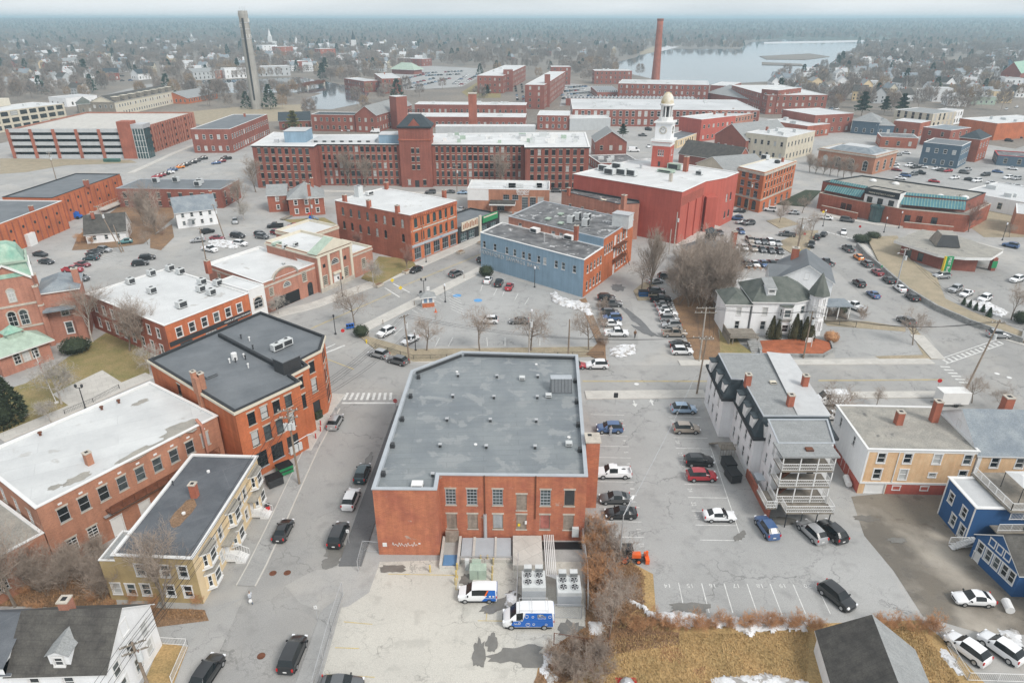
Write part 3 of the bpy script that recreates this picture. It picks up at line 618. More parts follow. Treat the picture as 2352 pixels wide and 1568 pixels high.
# --- white-roofed brick block with shop sign, behind the dark roof
b=B7=Bld('brick_building','brick block with white roof crowded with grey cooling units beside the bank','building',W((-63.2,113.4),(-53.6,129.5),(-77.0,144.9),(-86.4,129.2)),7.5,'brick_orange')
b.win(0,6,[(4.3,1.9)],1.2,'case');b.win(0,[3.5,9,14],[(.4,2.6)],2.6,'big');b.win(3,8,[(4.3,1.9),(1,1.9)],1.0,'case');b.walls({3: 'brick_red',2: 'brick_red'});b.flat('roof_white','trim_white',par=.12,out=.15)  # darker brick on the left and rear walls paints their shaded side
for x,y in ((1195,1095),(1385,1020),(1555,975),(1650,1005),(1390,1180),(1845,1100),(1835,1165),(1930,1195),(1990,1110)): hvac(b,Q(0,1,x,y),1.5,1.3,1.35)
hvac(b,Q(0,1,1660,1310),1.9,1.3,1.4);chimney(b,Q(0,1,1905,985),1.0,2.6);hvac(b,Q(0,1,2200,1120),.9,.5,.25,m='brick_pink',fan=False,legs=False)
along(b,0,.2,18.4,0,.25,3.2,4.0,'shop_fascia','trim_dark');wall_text(b,0,15.2,3.42,'CUSACK & CARROLL INSURANCE',.42,'trim_white',off=.27)
b2=Bld(None,None,None,W((-53.55,129.6),(-51.5,133.0),(-60,138.6),(-62.0,135.1)),8.0,'trim_white',base=b.root);b2.win(0,[.5],[(3.6,2.4)],2.2,'archw',frac=True);b2.walls();b2.flat('roof_white','trim_white',par=.1)
# --- bank with arched gable and portico
b=B8=Bld('bank_building','brick bank with white roof, arched gable, pediment portico and drive-through opening','bank',W((-53.1,136.6),(-45.4,149.6),(-62.5,162.6),(-70.2,149.6)),7.0,'brick_pink')
b.win(0,[2.0],[(3.6,1.7)],1.0,'bank');b.win(0,[11.6],[(3.8,2.2)],1.2,'bank');b.win(0,[12.9],[(0,3.2)],1.6,'arch',pane='glass_dark',name='door');b.win(0,[6.0],[(.02,2.7)],7.2,'none',pane='black',name='drive_through');b.win(0,[6.4],[(4.3,1.1)],2.0,'archw');b.win(3,3,[(3.6,1.8)],1.1,'bank')  # black pane paints the shade inside the drive-through opening
b.walls();b.flat('roof_white','trim_white',par=.5,cor=(.7,.45,.05,'stone'))
a,d,Ln=b.edge(0);n=V((d.y,-d.x));mb=MB();c=a+d*6.4;k_=[(math.cos(math.pi*t/10)*3.2,math.sin(math.pi*t/10)*2.0) for t in range(11)]
f0=[(*(c+d*x+n*.05),6.6+z) for x,z in reversed(k_)];f1=[(*(c+d*x-n*.4),6.6+z) for x,z in reversed(k_)];mb.quad(*f0);mb.quad(*reversed(f1));mb.build('arched_gable',['brick_pink'],b.root)
mb=MB()
for i in range(10):
    o0=[(*(c+d*x*s_+n*t_),6.6+z*s_) for (x,z) in (k_[i],k_[i+1]) for s_,t_ in ((1,.12),(1.14,.12),(1.14,-.5),(1,-.5))]
    mb.quad(o0[0],o0[1],o0[5],o0[4]);mb.quad(o0[1],o0[2],o0[6],o0[5]);mb.quad(o0[4],o0[5],o0[1],o0[0])
mb.build('arch_coping',['stone'],b.root)
b2=P8=Bld(None,None,None,W((-44.6,149.0),(-38.9,158.9),(-53.8,169.2),(-59.5,159.4)),9.3,'brick_pink',base=b.root)
b2.win(0,[1.9,9.0],[(1.4,2.2)],1.3,'bank');b2.win(0,[5.6],[(.1,3.0)],1.8,'doorw',name='door');b2.win(0,[5.6],[(5.6,1.3)],2.4,'archw');b2.win(0,[2.0,9.0],[(5.6,.9)],.9,'none');b2.walls();b2.flat('roof_white','trim_cream',par=.5,cor=(.3,.5,.3,'trim_cream'))
a,d,Ln=b2.edge(0);n=V((d.y,-d.x));mb=MB();q0=a-d*.3+n*.35;q1=a+d*(Ln+.3)+n*.35;m_=(q0+q1)/2
for k,zz in ((0,0),(-2.5,0)): pass
A0,A1,AP=(*q0,9.3),(*q1,9.3),(*m_,11.9);B0,B1_,BP=[(x-n.x*3.0,y-n.y*3.0,z) for x,y,z in (A0,A1,AP)]
mb.quad(A0,A1,AP);mb.quad(A0,AP,BP,B0,m=1);mb.quad(AP,A1,B1_,BP,m=1);mb.quad(B1_,B0,BP);mb.build('pediment',['trim_cream','copper_pale'],b.root)
for u in (.4,3.5,7.6,Ln-.4): along(b2,0,u-.35,u+.35,0,.28,.3,8.6,'pilaster','trim_cream')
along(b2,0,0,Ln,0,.35,0,1.1,'plinth','stone');along(b2,0,4.4,6.8,0,.5,3.2,3.7,'door_hood','trim_cream')
b2=Bld(None,None,None,W((-38.8,159.2),(-35.2,165.2),(-44,171.2),(-47.6,165.3)),6.2,'brick_pink',base=b.root);b2.win(0,[3.6],[(1.6,2.4)],1.3,'bank');b2.walls();b2.flat('roof_white','trim_cream',par=.4,cor=(.4,.4,.12,'stone'))
hvac(P8,(655,571),1.4,.5,1.0);hvac(P8,(680,566),1.4,.5,1.0);hvac(P8,(636,563),2.2,1.2,.7,m='copper_pale',fan=False);hvac(B8,(652,607),.8,.5,.5,fan=False)
b2=Bld(None,None,None,W((-53.5,171),(-47.3,181.5),(-57,188),(-63,177)),7.0,'brick_pink',base=b.root);b2.walls({1: 'trim_cream'});b2.flat('roof_white','trim_cream',par=.5,cor=(.2,.7,.15,'trim_cream'))
# --- red three storey block on the main street
b=B9=Bld('brick_building','red brick three storey block with white roof and arched windows on the main street','building',W((-26.1,171.3),(-15.4,186.9),(-38.2,202.6),(-48.9,187.0)),12.5,'brick_orange')
us=cols(18.9,7,.8);b.win(0,us,[(5.0,2.5),(8.9,2.4)],1.25,'arch',pane='glass_teal');b.win(0,[2.2,6.1,9.9,13.6,17.0],[(.4,3.1)],2.6,'shop',name='shop_window');b.win(3,8,[(5.0,2.2),(8.9,2.2)],.95,'arch',skip={(0,6)})
b.walls({3: 'brick_red'});b.flat('roof_white','trim_white',par=.1,out=.12)  # left wall shade painted in with a darker brick
along(b,0,0,18.9,0,.22,3.8,4.5,'shop_fascia','trim_grey');along(b,0,0,18.9,0,.14,8.0,8.35,'string_course','stone');along(b,0,0,18.9,0,.3,11.6,12.4,'cornice','brick_red')
for k in range(26): along(b,0,.3+k*.72,.62+k*.72,.3,.42,11.65,12.2,'bracket','brick_orange')
for u in (0.2,4.1,14.6,18.4): along(b,0,u,u+.35,0,.2,4.5,11.6,'pilaster','brick_orange')
for x,y in ((830,350),(1050,400),(1310,450),(1735,305),(1210,232)): chimney(b,Q(1,1,x,y),.95,2.0)
chimney(b,Q(1,1,958,300),1.7,3.0,m='hvac',cap='metal');hvac(b,Q(1,1,1055,285),2.2,1.3,1.1,m='trim_white',fan=False)
text('ONE',.55,'paint_blue',b.root,(*(V(b.pl[0])+b.edge(0)[1]*11.5+V((b.edge(0)[1].y,-b.edge(0)[1].x))*.25),3.95),math.atan2(b.edge(0)[1].y,b.edge(0)[1].x))
# --- low shopfronts next to it
b=Bld('shop_building','single storey shop row with green and cream signboards next to the red block','shop',W((-15.1,187.2),(-3.8,203.6),(-13,209.9),(-24.3,193.5)),4.6,'trim_dark');b.win(0,[2.3,6,12,16.5],[(.5,2.2)],2.6,'shop',pane='glass_teal',name='shop_window');b.walls();b.flat('roof_slate','trim_dark',par=.3)
o=along(b,0,1.2,8.8,.1,.4,3.4,5.9,'sign_board','trim_cream');o2=along(b,0,11,18.5,.1,.4,3.6,5.6,'sign_board','green_vivid');along(b,0,9.3,10.2,.1,.5,0,6.2,'pier','trim_cream');along(b,0,11.4,18.1,.4,.43,5.0,5.4,'sign_stripe','trim_cream')
a,d,Ln=b.edge(0);n=V((d.y,-d.x));mb=MB()
for k in range(9): c=a+d*(1.9+k*.78)+n*.44;mb.obox(c,d,.22,.03,3.9+.2*(k % 2),5.2+.25*(k % 3))
mb.build('sign_letters',['brick_tan'],o,kind='stuff')
# --- blue-painted bank block with brick rear
b=B12=Bld('savings_bank_building','two storey building with steel blue painted side wall, raised lettering and weathered tar roof','building',W((-8.0,167.8),(16.2,146.2),(21.6,155.6),(-2.6,177.2)),9.0,'clap_steel')
us=[1.3,5.0,9.0,11.6,14.4,16.3,19.2,21.1,24.5,26.6,29.8];b.win(0,us,[(5.4,1.7)],.95,'plain');b.win(1,[2.2,4.2,6.2],[(1.0,2.2),(5.3,1.9)],1.0,'plain');b.win(1,[8.2,9.8],[(5.3,1.9),(.8,2.6)],1.0,'plain')
b.walls({1: 'brick_orange',2: 'brick_red'});b.flat('roof_tar','trim_white',par=.08,out=.12)
wall_text(b,0,9.6,3.75,'BIDDEFORD SAVINGS BANK',1.35,'clap_grey',off=.06,ext=.06,spacing=1.22);along(b,0,0,19,0,.07,5.05,5.22,'string_course','trim_grey')
hvac(b,(1229,535),2.2,1.6,1.3,m='trim_white',fan=False);hvac(b,(1308,551),2.6,1.6,1.3,m='trim_white',fan=False)
for x,y in ((1254,534),(1250,556)): vent(b,(x,y),.15,2.0)
b=B12b=Bld('brick_office','taller brick rear block with grey roof and iron fire escape behind the blue wall','building',W((21.65,155.7),(31.4,172.6),(8.9,192.7),(-.9,175.8)),11.0,'brick_orange')
b.win(0,[1.2,2.6,4.0,5.4],[(6.8,2.3)],.9,'plain');b.win(0,[9.5,11.2,13,15],[(1,2.2),(4.4,2.2),(7.6,2.2)],1.1,'plain');b.win(0,[7.4],[(0,2.4),(4.2,2.3),(7.5,2.3)],.95,'doorw',name='door');b.win(3,[4,9,15,17.5],[(9.3,.7)],1.1,'plain');b.walls({2: 'brick_red',3: 'brick_pink'});b.flat('roof_tar','trim_grey',par=.1)
along(b,3,22,b.edge(3)[2],0,.1,9.0,11.05,'painted_panel','clap_steel')
for x,y in ((1259,505),(1288,494),(1288,515),(1311,499)): hvac(b,(x,y),1.6,1.2,.5,m='copper_pale',fan=False)
for x,y in ((1311,513),(1326,505),(1345,520),(1348,508)): hvac(b,(x,y),1.8,1.5,2.0)
chimney(b,(1323,549),.9,3.2);p=P(1434,518,10.9);mb=MB();mb.obox((p.x-.5,p.y),b.edge(0)[1],1.6,2.2,10.6,14.0);o=mb.build('stair_penthouse',['hvac'],b.root);mb=MB();mb.obox((p.x-.5,p.y),b.edge(0)[1],1.75,2.35,14.0,14.15);mb.build('penthouse_roof',['metal'],o)
for z in (4.0,7.3): along(b,0,6,12.5,.1,1.5,z,z+.1,'fire_escape_landing','rust');along(b,0,6,12.5,1.45,1.5,z+.95,z+1.0,'handrail','rust');[along(b,0,6+k*.9,6.04+k*.9,1.45,1.5,z+.1,z+.95,'rail_post','rust') for k in range(8)]
a,d,Ln=b.edge(0);n=V((d.y,-d.x))
for (u0,z0,u1,z1) in ((12.2,4.1,8.5,7.3),(15.2,.3,12.5,4.0)): 
    for s_ in (.5,1.3): q0,q1=a+d*u0+n*s_,a+d*u1+n*s_;mb=MB();mb.tube((*q0,z0),(*q1,z1),.1,n=4);mb.tube((*q0,z0+1),(*q1,z1+1),.04,n=4);mb.build('stair_stringer',['rust'],b.root)
# --- white Victorian house, two blocks
b=B22=Bld('victorian_house','white Victorian house with mossy green hip roof, turret and bay windows','house',W((47.9,125.6),(56.0,125.3),(61.0,127.5),(60.4,136),(48.4,136)),7.4,'clap_white')
b.win(0,[2.5],[(1.3,1.8),(4.4,1.7)],1.0,'case');b.win(1,[2.4],[(1.3,1.8),(4.4,1.7)],1.0,'case');b.win(4,[3,6],[(1.3,1.7),(4.3,1.7)],.9,'case');b.walls()
A=offs(b.pl,.45);T=[V(q) for q in ((51.5,130.8),(56,131.2))];mb=MB();z0,z1=7.4,10.6;tt=[(*T[0],z1),(*T[1],z1)];AA=[(*p,z0) for p in A]
mb.quad(AA[0],AA[1],tt[1],tt[0]);mb.quad(AA[1],AA[2],tt[1]);mb.quad(AA[2],AA[3],tt[1]);mb.quad(AA[3],AA[4],tt[0],tt[1]);mb.quad(AA[4],AA[0],tt[0]);mb.build('roof',['shingle_green'],b.root);mb=MB();ring(mb,b.pl,.45,.05,7.15,7.38);mb.build('eaves',['trim_white'],b.root)
bay(b,0,6.6,2.6,.8,3.5,.95,'clap_white','case');bay(b,0,6.6,2.6,3.9,6.5,.95,'clap_white','case','shingle_green',1.6)
mb=MB();c_=(61.0,126.6);mb.lathe((*c_,0),[(1.75,-.3),(1.75,8.6)],8);tw=mb.build('turret',['clap_white'],b.root);mb=MB();mb.lathe((*c_,8.6),[(2.15,0),(.05,4.4)],8);mb.build('turret_roof',['shingle_green'],tw)
for zz in (1.3,4.3,6.7):
    for k in range(3): t=rad(-90+(k-1)*45+0);p=V((c_[0]+1.68*math.cos(t),c_[1]+1.68*math.sin(t)));me,pe=win_mesh(.8,1.6 if zz<6 else 1.2,'case',R.choice(PANES));q=inst('window',me,tw,V((*p,zz))-org(tw),t+math.pi/2);inst('pane',pe,q)
for zz in (3.2,6.2): mb=MB();mb.lathe((*c_,zz),[(1.85,0),(1.85,.25)],8);mb.build('belt_course',['trim_white'],tw)
mb=MB();mb.box(50.6,52.4,126.6,129.5,7.6,9.6);mb.quad((50.4,126.3,9.5),(52.6,126.3,9.5),(52.6,130.5,10.7),(50.4,130.5,10.7),m=1);o=mb.build('dormer',['clap_white','shingle_grey'],b.root);me,pe=win_mesh(1.2,.7,'case','glass_dark');q=inst('window',me,o,V((51.5,126.46,8.7))-org(o));inst('pane',pe,q)
b2=Bld(None,None,None,W((42.8,126.2),(47.6,126.0),(47.85,133.5),(43.0,133.5)),6.6,'clap_white',base=b.root);b2.win(0,[2.6],[(1.2,1.7),(4.2,1.6)],.9,'case');b2.walls();b2.hip(1.7,'shingle_green')
part(b,'deck',['wood_grey'],(42.6,48.4,121.2,125.6,1.3,1.5));part(b,'deck_skirt',['wood_grey'],(42.6,42.75,121.2,126,0,2.3),(43.3,43.5,121.3,121.5,0,1.3),(48.1,48.3,121.3,121.5,0,1.3));part(b,'deck_railing',['wood_grey'],(42.6,48.4,121.2,121.28,2.2,2.3),*[(42.7+k*.38,42.76+k*.38,121.22,121.27,1.5,2.2) for k in range(15)])
b=B22r=Bld('white_house','white gabled house with slate grey roof and brick chimney behind the turret house','house',W((58.2,140.0),(68.3,136.6),(72.0,147.6),(61.9,151.0)),7.2,'clap_white');b.win(0,[2.5,7.3],[(1.2,1.7),(4.4,1.6)],.9,'case');b.win(1,[2.5,6,9],[(1.2,1.7),(4.4,1.6)],.9,'case');b.walls();b.gable(3.3,'roof_slate',ax=1,over=.5);a,d,Ln=b.edge(0);window(b.root,a,d,Ln/2,7.4,.8,1.4,'case');chimney(b,(63.8,147.5),1.5,2.4,z=9.0,px=False)
b2=Bld(None,None,None,W((56.6,141.0),(61.0,139.6),(62.4,146.5),(58.0,147.8)),6.4,'clap_white',base=b.root);b2.walls();b2.gable(2.3,'roof_slate',ax=0,over=.4)
part(b,'porch_roof',['shingle_blue'],(65.5,71.2,131.6,136.2,3.6,3.8));part(b,'porch_floor',['wood_grey'],(65.8,71,132,136.4,.3,.6));part(b,'porch_post',['trim_white'],*[(x,x+.18,132.1,132.28,.6,3.6) for x in (66,68.4,70.7)])
b=Bld('flat_roofed_annex','low white annex with pale flat roof between the brush and the white houses','annex',W((45.5,137.2),(57.5,137.2),(58,145.5),(46,147)),4.6,'clap_white');b.walls();b.flat('roof_far','trim_white',par=.08)
# --- white mansard apartment house
b=B23=Bld('mansard_house','white three storey mansard apartment house with dormers and rear porches beside the numbered parking lot','house',W((32.9,77.9),(43.6,77.9),(45.3,98.6),(32.1,98.8),(31.6,88.4),(33.3,88.3)),6.7,'clap_white')
b.win(3,[2.5,5.2,8],[(1.2,1.7),(4.1,1.6)],.85,'plain');b.win(5,[1.5,4,6.6,9],[(1.2,1.7),(4.1,1.6)],.85,'plain');b.walls()
mb=MB();A=offs(b.pl,.15);T=offs(b.pl,-1.0)
for i in range(6): j=(i+1) % 6;mb.quad((*A[i],6.9),(*A[j],6.9),(*T[j],9.6),(*T[i],9.6))
mb.build('mansard_slope',['slate_dark'],b.root);mb=MB();ring(mb,b.pl,.45,.05,6.55,6.95);mb.build('eaves',['trim_dark'],b.root);mb=MB();mb.quad(*[(*p,9.62) for p in T]);b.roof=mb.build('roof',['shingle_grey'],b.root);b.rz=9.62;mb=MB();ring(mb,T,.1,.06,9.5,9.66);mb.build('roof_edge',['trim_grey'],b.root)
mb=MB();mb.quad((38.5,78.9,9.7),(43.0,78.9,9.66),(44.3,97.5,9.66),(40.5,97.5,10.1));mb.build('pale_roof_sheet',['roof_far'],b.root)
def dormer(b,x,y,nx,ny,z=7.1,w_=.95,h=1.5,roofm='slate_dark'):
    n=V((nx,ny));d=V((-ny,nx));c=V((x,y));mb=MB();q=c-n*.55;mb.obox(q,d,w_/2+.18,.6,z-.15,z+h+.2);mb.obox(q,d,w_/2+.32,.75,z+h+.2,z+h+.35,1);o=mb.build('dormer',['trim_white',roofm],b.root)
    me,pe=win_mesh(w_,h,'plain',R.choice(PANES));rz=math.atan2(ny,nx)+math.pi/2;p=c+n*-.02;w1=inst('window',me,o,V((p.x,p.y,z))-org(o),rz);inst('pane',pe,w1)
for y in (97.0,93.0,89.8): dormer(b,31.75,y,-1,0)
for y in (86.5,83.3,80.2): dormer(b,33.0,y,-1,0)
dormer(b,34.6,77.65,0,-1)
for q in ((1688,886),(1793,953),(1728,935),): pass
for x,y in (Q(2,2,2180,445),Q(3,2,385,455),Q(3,2,252,635)): chimney(b,(x,y),.8,1.7,z=9.6)
hvac(b,Q(3,2,100,430),.9,.7,.3,fan=False,legs=False,m='trim_cream')
n_=Bld(None,None,None,W((33.6,72.3),(40.6,72.3),(42.0,77.85),(34.2,77.85)),9.6,'clap_white',base=b.root);n_.win(3,[1.8,4.3,6.8],[(1.0,1.7),(4.0,1.6),(7.0,1.6)],.85,'plain');n_.win(0,[1.4,4.8],[(.2,2.1),(3.2,2.1),(6.2,2.1)],.9,'door',name='door');n_.walls();n_.flat('shingle_grey','trim_grey',par=.05,t=.1,out=.12);n_.rz=9.55
hvac(n_,Q(3,2,430,1045),.9,.7,.35,fan=False,legs=False,m='rust')
brick_lo=part(b,'foundation',['brick_red'],(32.7,33.02,69.6,78.4,-.2,1.3))
def porch(b,x0,x1,y0,y1,zs,roofz,m='trim_white',step=1.6):
    for z in zs:
        part(b,'porch_floor',['wood_grey'],(x0,x1,y0,y1,z-.18,z));mb=MB()
        for yy in (y0+.04,):
            mb.box(x0,x1,yy,yy+.06,z+.95,z+1.03);mb.box(x0,x1,yy,yy+.06,z+.5,z+.55);mb.box(x0,x1,yy,yy+.06,z+.08,z+.14)
            k=x0
            while k<x1: mb.tube((k,yy+.03,z+.12),(min(k+.4,x1),yy+.03,z+.96),.018,n=3);mb.tube((min(k+.4,x1),yy+.03,z+.12),(k,yy+.03,z+.96),.018,n=3);k += .28
        for xx in (x0,x1-.06): mb.box(xx,xx+.06,y0,y1,z+.95,z+1.03);mb.box(xx,xx+.05,y0,y1,z+.08,z+.14);[mb.box(xx,xx+.04,y0+t*.25,y0+t*.25+.04,z+.1,z+.95) for t in range(int((y1-y0)/.25))]
        mb.build('porch_railing',[m],b.root)
    k=x0
    while k <= x1+.01: part(b,'porch_post',[m],(min(k,x1-.12),min(k,x1-.12)+.12,y0,y0+.12,zs[0]-.2,roofz));k += (x1-x0)/3
    for i,z in enumerate(zs[:-1]): mb=MB();mb.tube((x0+1.2,(y0+y1)/2+.6,z),(x0+3.6,(y0+y1)/2+.6,zs[i+1]),.14,n=4);mb.tube((x0+1.2,(y0+y1)/2+1.3,z),(x0+3.6,(y0+y1)/2+1.3,zs[i+1]),.14,n=4);[mb.box(x0+1.2+t*.24,x0+1.5+t*.24,(y0+y1)/2+.6,(y0+y1)/2+1.3,z+(zs[i+1]-z)*t/10,z+(zs[i+1]-z)*t/10+.05) for t in range(10)];mb.build('porch_stair',['rust'],b.root)
porch(b,33.3,39.8,69.5,72.25,(2.5,5.0,7.4),9.3);part(b,'porch_roof',['shingle_grey'],(33.0,40.1,69.3,72.6,9.45,9.66));porch(b,34.0,40.0,67.6,69.4,(2.45,),2.6)
[part(b,'porch_leg',['trim_dark'],(x,x+.1,67.8,67.9,0,2.3)) for x in (34.3,36.2,38.1,39.7)];porch(b,31.9,33.3,68.6,72.2,(2.4,),2.6)
part(b,'side_stair',['wood_grey'],(30.2,32.4,82.5,84.4,1.6,1.75),*[(29.6,30.5,84.3+k*.3,84.6+k*.3,1.5-k*.22,1.6-k*.22) for k in range(7)],(30.2,32.4,82.5,82.56,2.5,2.58),*[(30.2+k*.4,30.25+k*.4,82.5,82.55,0,2.5) for k in range(6)])
part(b,'door_hood',['trim_grey'],(32.1,33.2,73,74.6,3.3,3.4))
# --- tan clapboard house being re-sided
b=B24=Bld('clapboard_house','two storey house with bare wood siding, white end wall and flat gravel roof','house',W((46.6,74.7),(60.7,74.2),(61.2,85.2),(47.3,85.8)),7.1,'raw_wood')
b.win(0,[2.0,5.4,9.2,13.1],[(5.0,1.5)],1.0,'case');b.win(0,[2.0,5.4,13.1],[(2.4,1.6)],1.0,'case');b.win(0,[9.2],[(2.9,.6)],.9,'case',name='air_conditioner');b.win(0,[5.0,8.7],[(.75,.55)],.9,'case');b.win(3,[2.2,7],[(5.0,1.4)],.7,'plain');b.win(0,[2.2],[(0,1.7)],2.6,'doorw',name='garage_door');b.win(3,[2,4.5,7],[(.3,1.5)],1.3,'doorw',name='door',pane='glass_mid')
b.walls({3: 'clap_white'});b.flat('roof_gravel','trim_white',par=.05,t=.12,out=.2)
for e in (0,3): o=along(b,e,0 if e else 3.7,b.edge(e)[2],0,.03,0,1.65,'basement_wall','brick_paint')
along(b,0,0,14.1,0,.1,1.65,1.95,'water_table','trim_white');along(b,0,0,.25,0,.06,1.9,7,'corner_board','trim_white');along(b,0,4.1,4.2,0,.1,1.9,7,'downpipe','trim_white');along(b,0,0,14.1,0,.08,6.7,7.05,'frieze','trim_white')
chimney(b,(2062,973),.9,1.9,z=7.05);chimney(b,(2143,967),.9,3.2,z=7.05)
# clapboard courses
mb=MB();a,d,Ln=b.edge(0);n=V((d.y,-d.x))
b2=Bld('gabled_house','bare wood house with bluish shingle gable roof and brick chimney at the right edge','house',W((60.9,74.2),(78,73.6),(78.4,84.2),(61.4,85)),6.6,'raw_wood');b2.win(0,[2.4,5.6,8.8],[(4.6,1.5),(2.1,1.5)],1.0,'case');b2.win(3,[3,6],[(4.8,1.4)],.8,'case');b2.walls({3: 'clap_white'});b2.gable(3.6,'shingle_blue',ax=0,over=.3,wall='clap_white');chimney(b2,(67.4,80.4),1.1,2.4,z=9.2,px=False);along(b2,0,0,17,0,.1,6.2,6.55,'frieze','trim_white');along(b2,0,0,.5,0,.1,0,6.2,'corner_board','trim_white')
a,d,Ln=b2.edge(3);window(b2.root,a,d,Ln*.5,7.2,.7,1.2,'case');chimney(b2,(72.5,79.6),1.0,2.0,z=9.4,px=False)
# --- blue house with white decks
b=B25=Bld('blue_house','deep blue two storey house with white roof deck railing and canopy at the right edge','house',W((55.0,64.6),(68,64.2),(68.2,70.4),(55.2,70.6)),5.6,'clap_blue')
b.win(3,[1.5,4.3],[(2.9,1.4)],.9,'case');b.win(3,[3.0,5.0],[(.6,1.5)],.9,'case');b.win(3,[4.9],[(.0,2.1)],1.0,'doorw',name='door');b.walls();b.flat('roof_far','trim_white',par=.05,out=.15)
for u in (0,5.8): along(b,3,u,u+.2,0,.05,0,5.6,'corner_board','trim_white')
def railing(root,pts,z,h=1.0,m='trim_white',step=.16,name='railing'):
    mb=MB()
    for (x0,y0),(x1,y1) in zip(pts,pts[1:]):
        L_=math.hypot(x1-x0,y1-y0);n=max(2,int(L_/step))
        for zz in (.1,h): mb.tube((x0,y0,z+zz),(x1,y1,z+zz),.045,n=4)
        for k in range(n+1): t=k/n;mb.tube((x0+(x1-x0)*t,y0+(y1-y0)*t,z),(x0+(x1-x0)*t,y0+(y1-y0)*t,z+h),.05 if k in (0,n) or k % 9==0 else .02,n=4,cap=False)
    return mb.build(name,[m],root)
part(b,'roof_deck',['wood_grey'],(58.2,68.4,63.6,71.2,5.75,5.95));railing(b.root,[(58.4,71),(58.4,63.8),(68.2,63.8)],5.95)
cn=MB();cn.quad((60,65,8.2),(63.6,65,8.2),(62.8,66.5,8.8),(60.8,66.5,8.8));cn.quad((63.6,65,8.2),(63.6,68.4,8.2),(62.8,66.9,8.8),(62.8,66.5,8.8));cn.quad((63.6,68.4,8.2),(60,68.4,8.2),(60.8,66.9,8.8),(62.8,66.9,8.8));cn.quad((60,68.4,8.2),(60,65,8.2),(60.8,66.5,8.8),(60.8,66.9,8.8));cn.quad((60.8,66.5,8.8),(62.8,66.5,8.8),(62.8,66.9,8.8),(60.8,66.9,8.8))
g=empty('garden_gazebo',(61.8,66.7,5.95),'white canvas gazebo canopy standing on the blue house roof deck','gazebo');cn.build('canopy',['trim_white'],g)
for x in (60.1,63.5):
    for y in (65.1,68.3): mb=MB();mb.tube((x,y,5.95),(x,y,8.2),.05);mb.build('post',['metal_dark'],g)
b=B25b=Bld('blue_house','deep blue gabled house with white stair rails and dark shingle roof, bottom right','house',W((55.4,56.4),(66,56.0),(66.2,62.4),(54.6,62.8)),3.2,'clap_blue')
b.win(3,[1.0,2.2,3.4,4.6,5.6],[(1.3,1.5)],.8,'case');b.win(3,[.9],[(0,1.1)],.8,'doorw',name='door');b.walls();b.gable(2.6,'shingle_dark',ax=0,over=.2);a,d,Ln=b.edge(3)
for u in (2.2,3.3,4.4): window(b.root,a,d,u,3.5,.7,.8,'casem')
for z0 in (0,): railing(b.root,[(53.2,63.6),(55.6,63.9)],.4,1.0);railing(b.root,[(53.0,64.4),(55.6,64.4)],.4,1.0);part(b,'outside_stair',['trim_white'],*[(53.0+k*.26,53.4+k*.26,63.6,64.4,.15+k*.14,.25+k*.14) for k in range(10)])
railing(b.root,[(57.2,63.2),(60.2,63.2),(63.5,63.4)],3.4,1.0);part(b,'balcony_floor',['wood_grey'],(57,64,62.9,64.3,3.2,3.35));railing(b.root,[(58.8,64),(61.8,64)],4.4,1.0)
b=Bld('blue_house','blue house corner with white stairs beside the white car at the frame edge','house',W((57.2,52.2),(66,52),(66.1,55.6),(57.3,55.8)),4.2,'clap_blue');b.walls();b.flat('roof_far','trim_white',par=.05);part(b,'outside_stair',['trim_white'],*[(55.6+k*.3,56+k*.3,51.0,52.4,2.2-k*.0-(5-k)*.35,2.32-(5-k)*.35) for k in range(6)]);railing(b.root,[(55.2,51),(57.4,51)],.8,1.0);railing(b.root,[(55.2,52.4),(57.4,52.4)],.8,1.0)
# --- grey-roofed garage, bottom right
b=B26=Bld('garage','white garage with two-tone gable roof, dark brown and pale grey, bottom right','garage',W((29.2,40.5),(37.4,38.6),(38.9,47.0),(30.6,49.2)),2.6,'clap_white');b.walls();b.gable(3.2,'shingle_dark',ax=1,over=.3)
[o for o in b.root.children if o.name.startswith('roof')][0].data.materials[0]=MT('shingle_grey')
# ================================================================ middle distance
def hgt(bx,by,ty):
    g=P(bx,by);lo,hi=0,90
    for _ in range(40):
        m=(lo+hi)/2;r=m-CAMH;d=g.y*_Cc-r*_S;v=PCY+FPX*(-(g.y*_S)-r*_Cc)/d
        if v>ty: lo=m
        else: hi=m
    return lo
FW={}
def far_win(w_,h,frame,glass):
    k=(round(w_,1),round(h,1),frame,glass)
    if k not in FW:
        x=w_/2;b_=MB();b_.box(-x-.1,-x,-.05,.02,-.1,h+.1,0);b_.box(x,x+.1,-.05,.02,-.1,h+.1,0);b_.box(-x,x,-.05,.02,h,h+.14,0);b_.box(-x,x,-.09,.02,-.14,0,0);b_.box(-x,x,-.04,.02,h*.48,h*.53,0)
        b_.quad((-x,-.015,0),(x,-.015,0),(x,-.015,h),(-x,-.015,h),m=1);me=b_.mesh('window');me.materials.append(MT(frame));me.materials.append(MT(glass));FW[k]=me
    return FW[k]
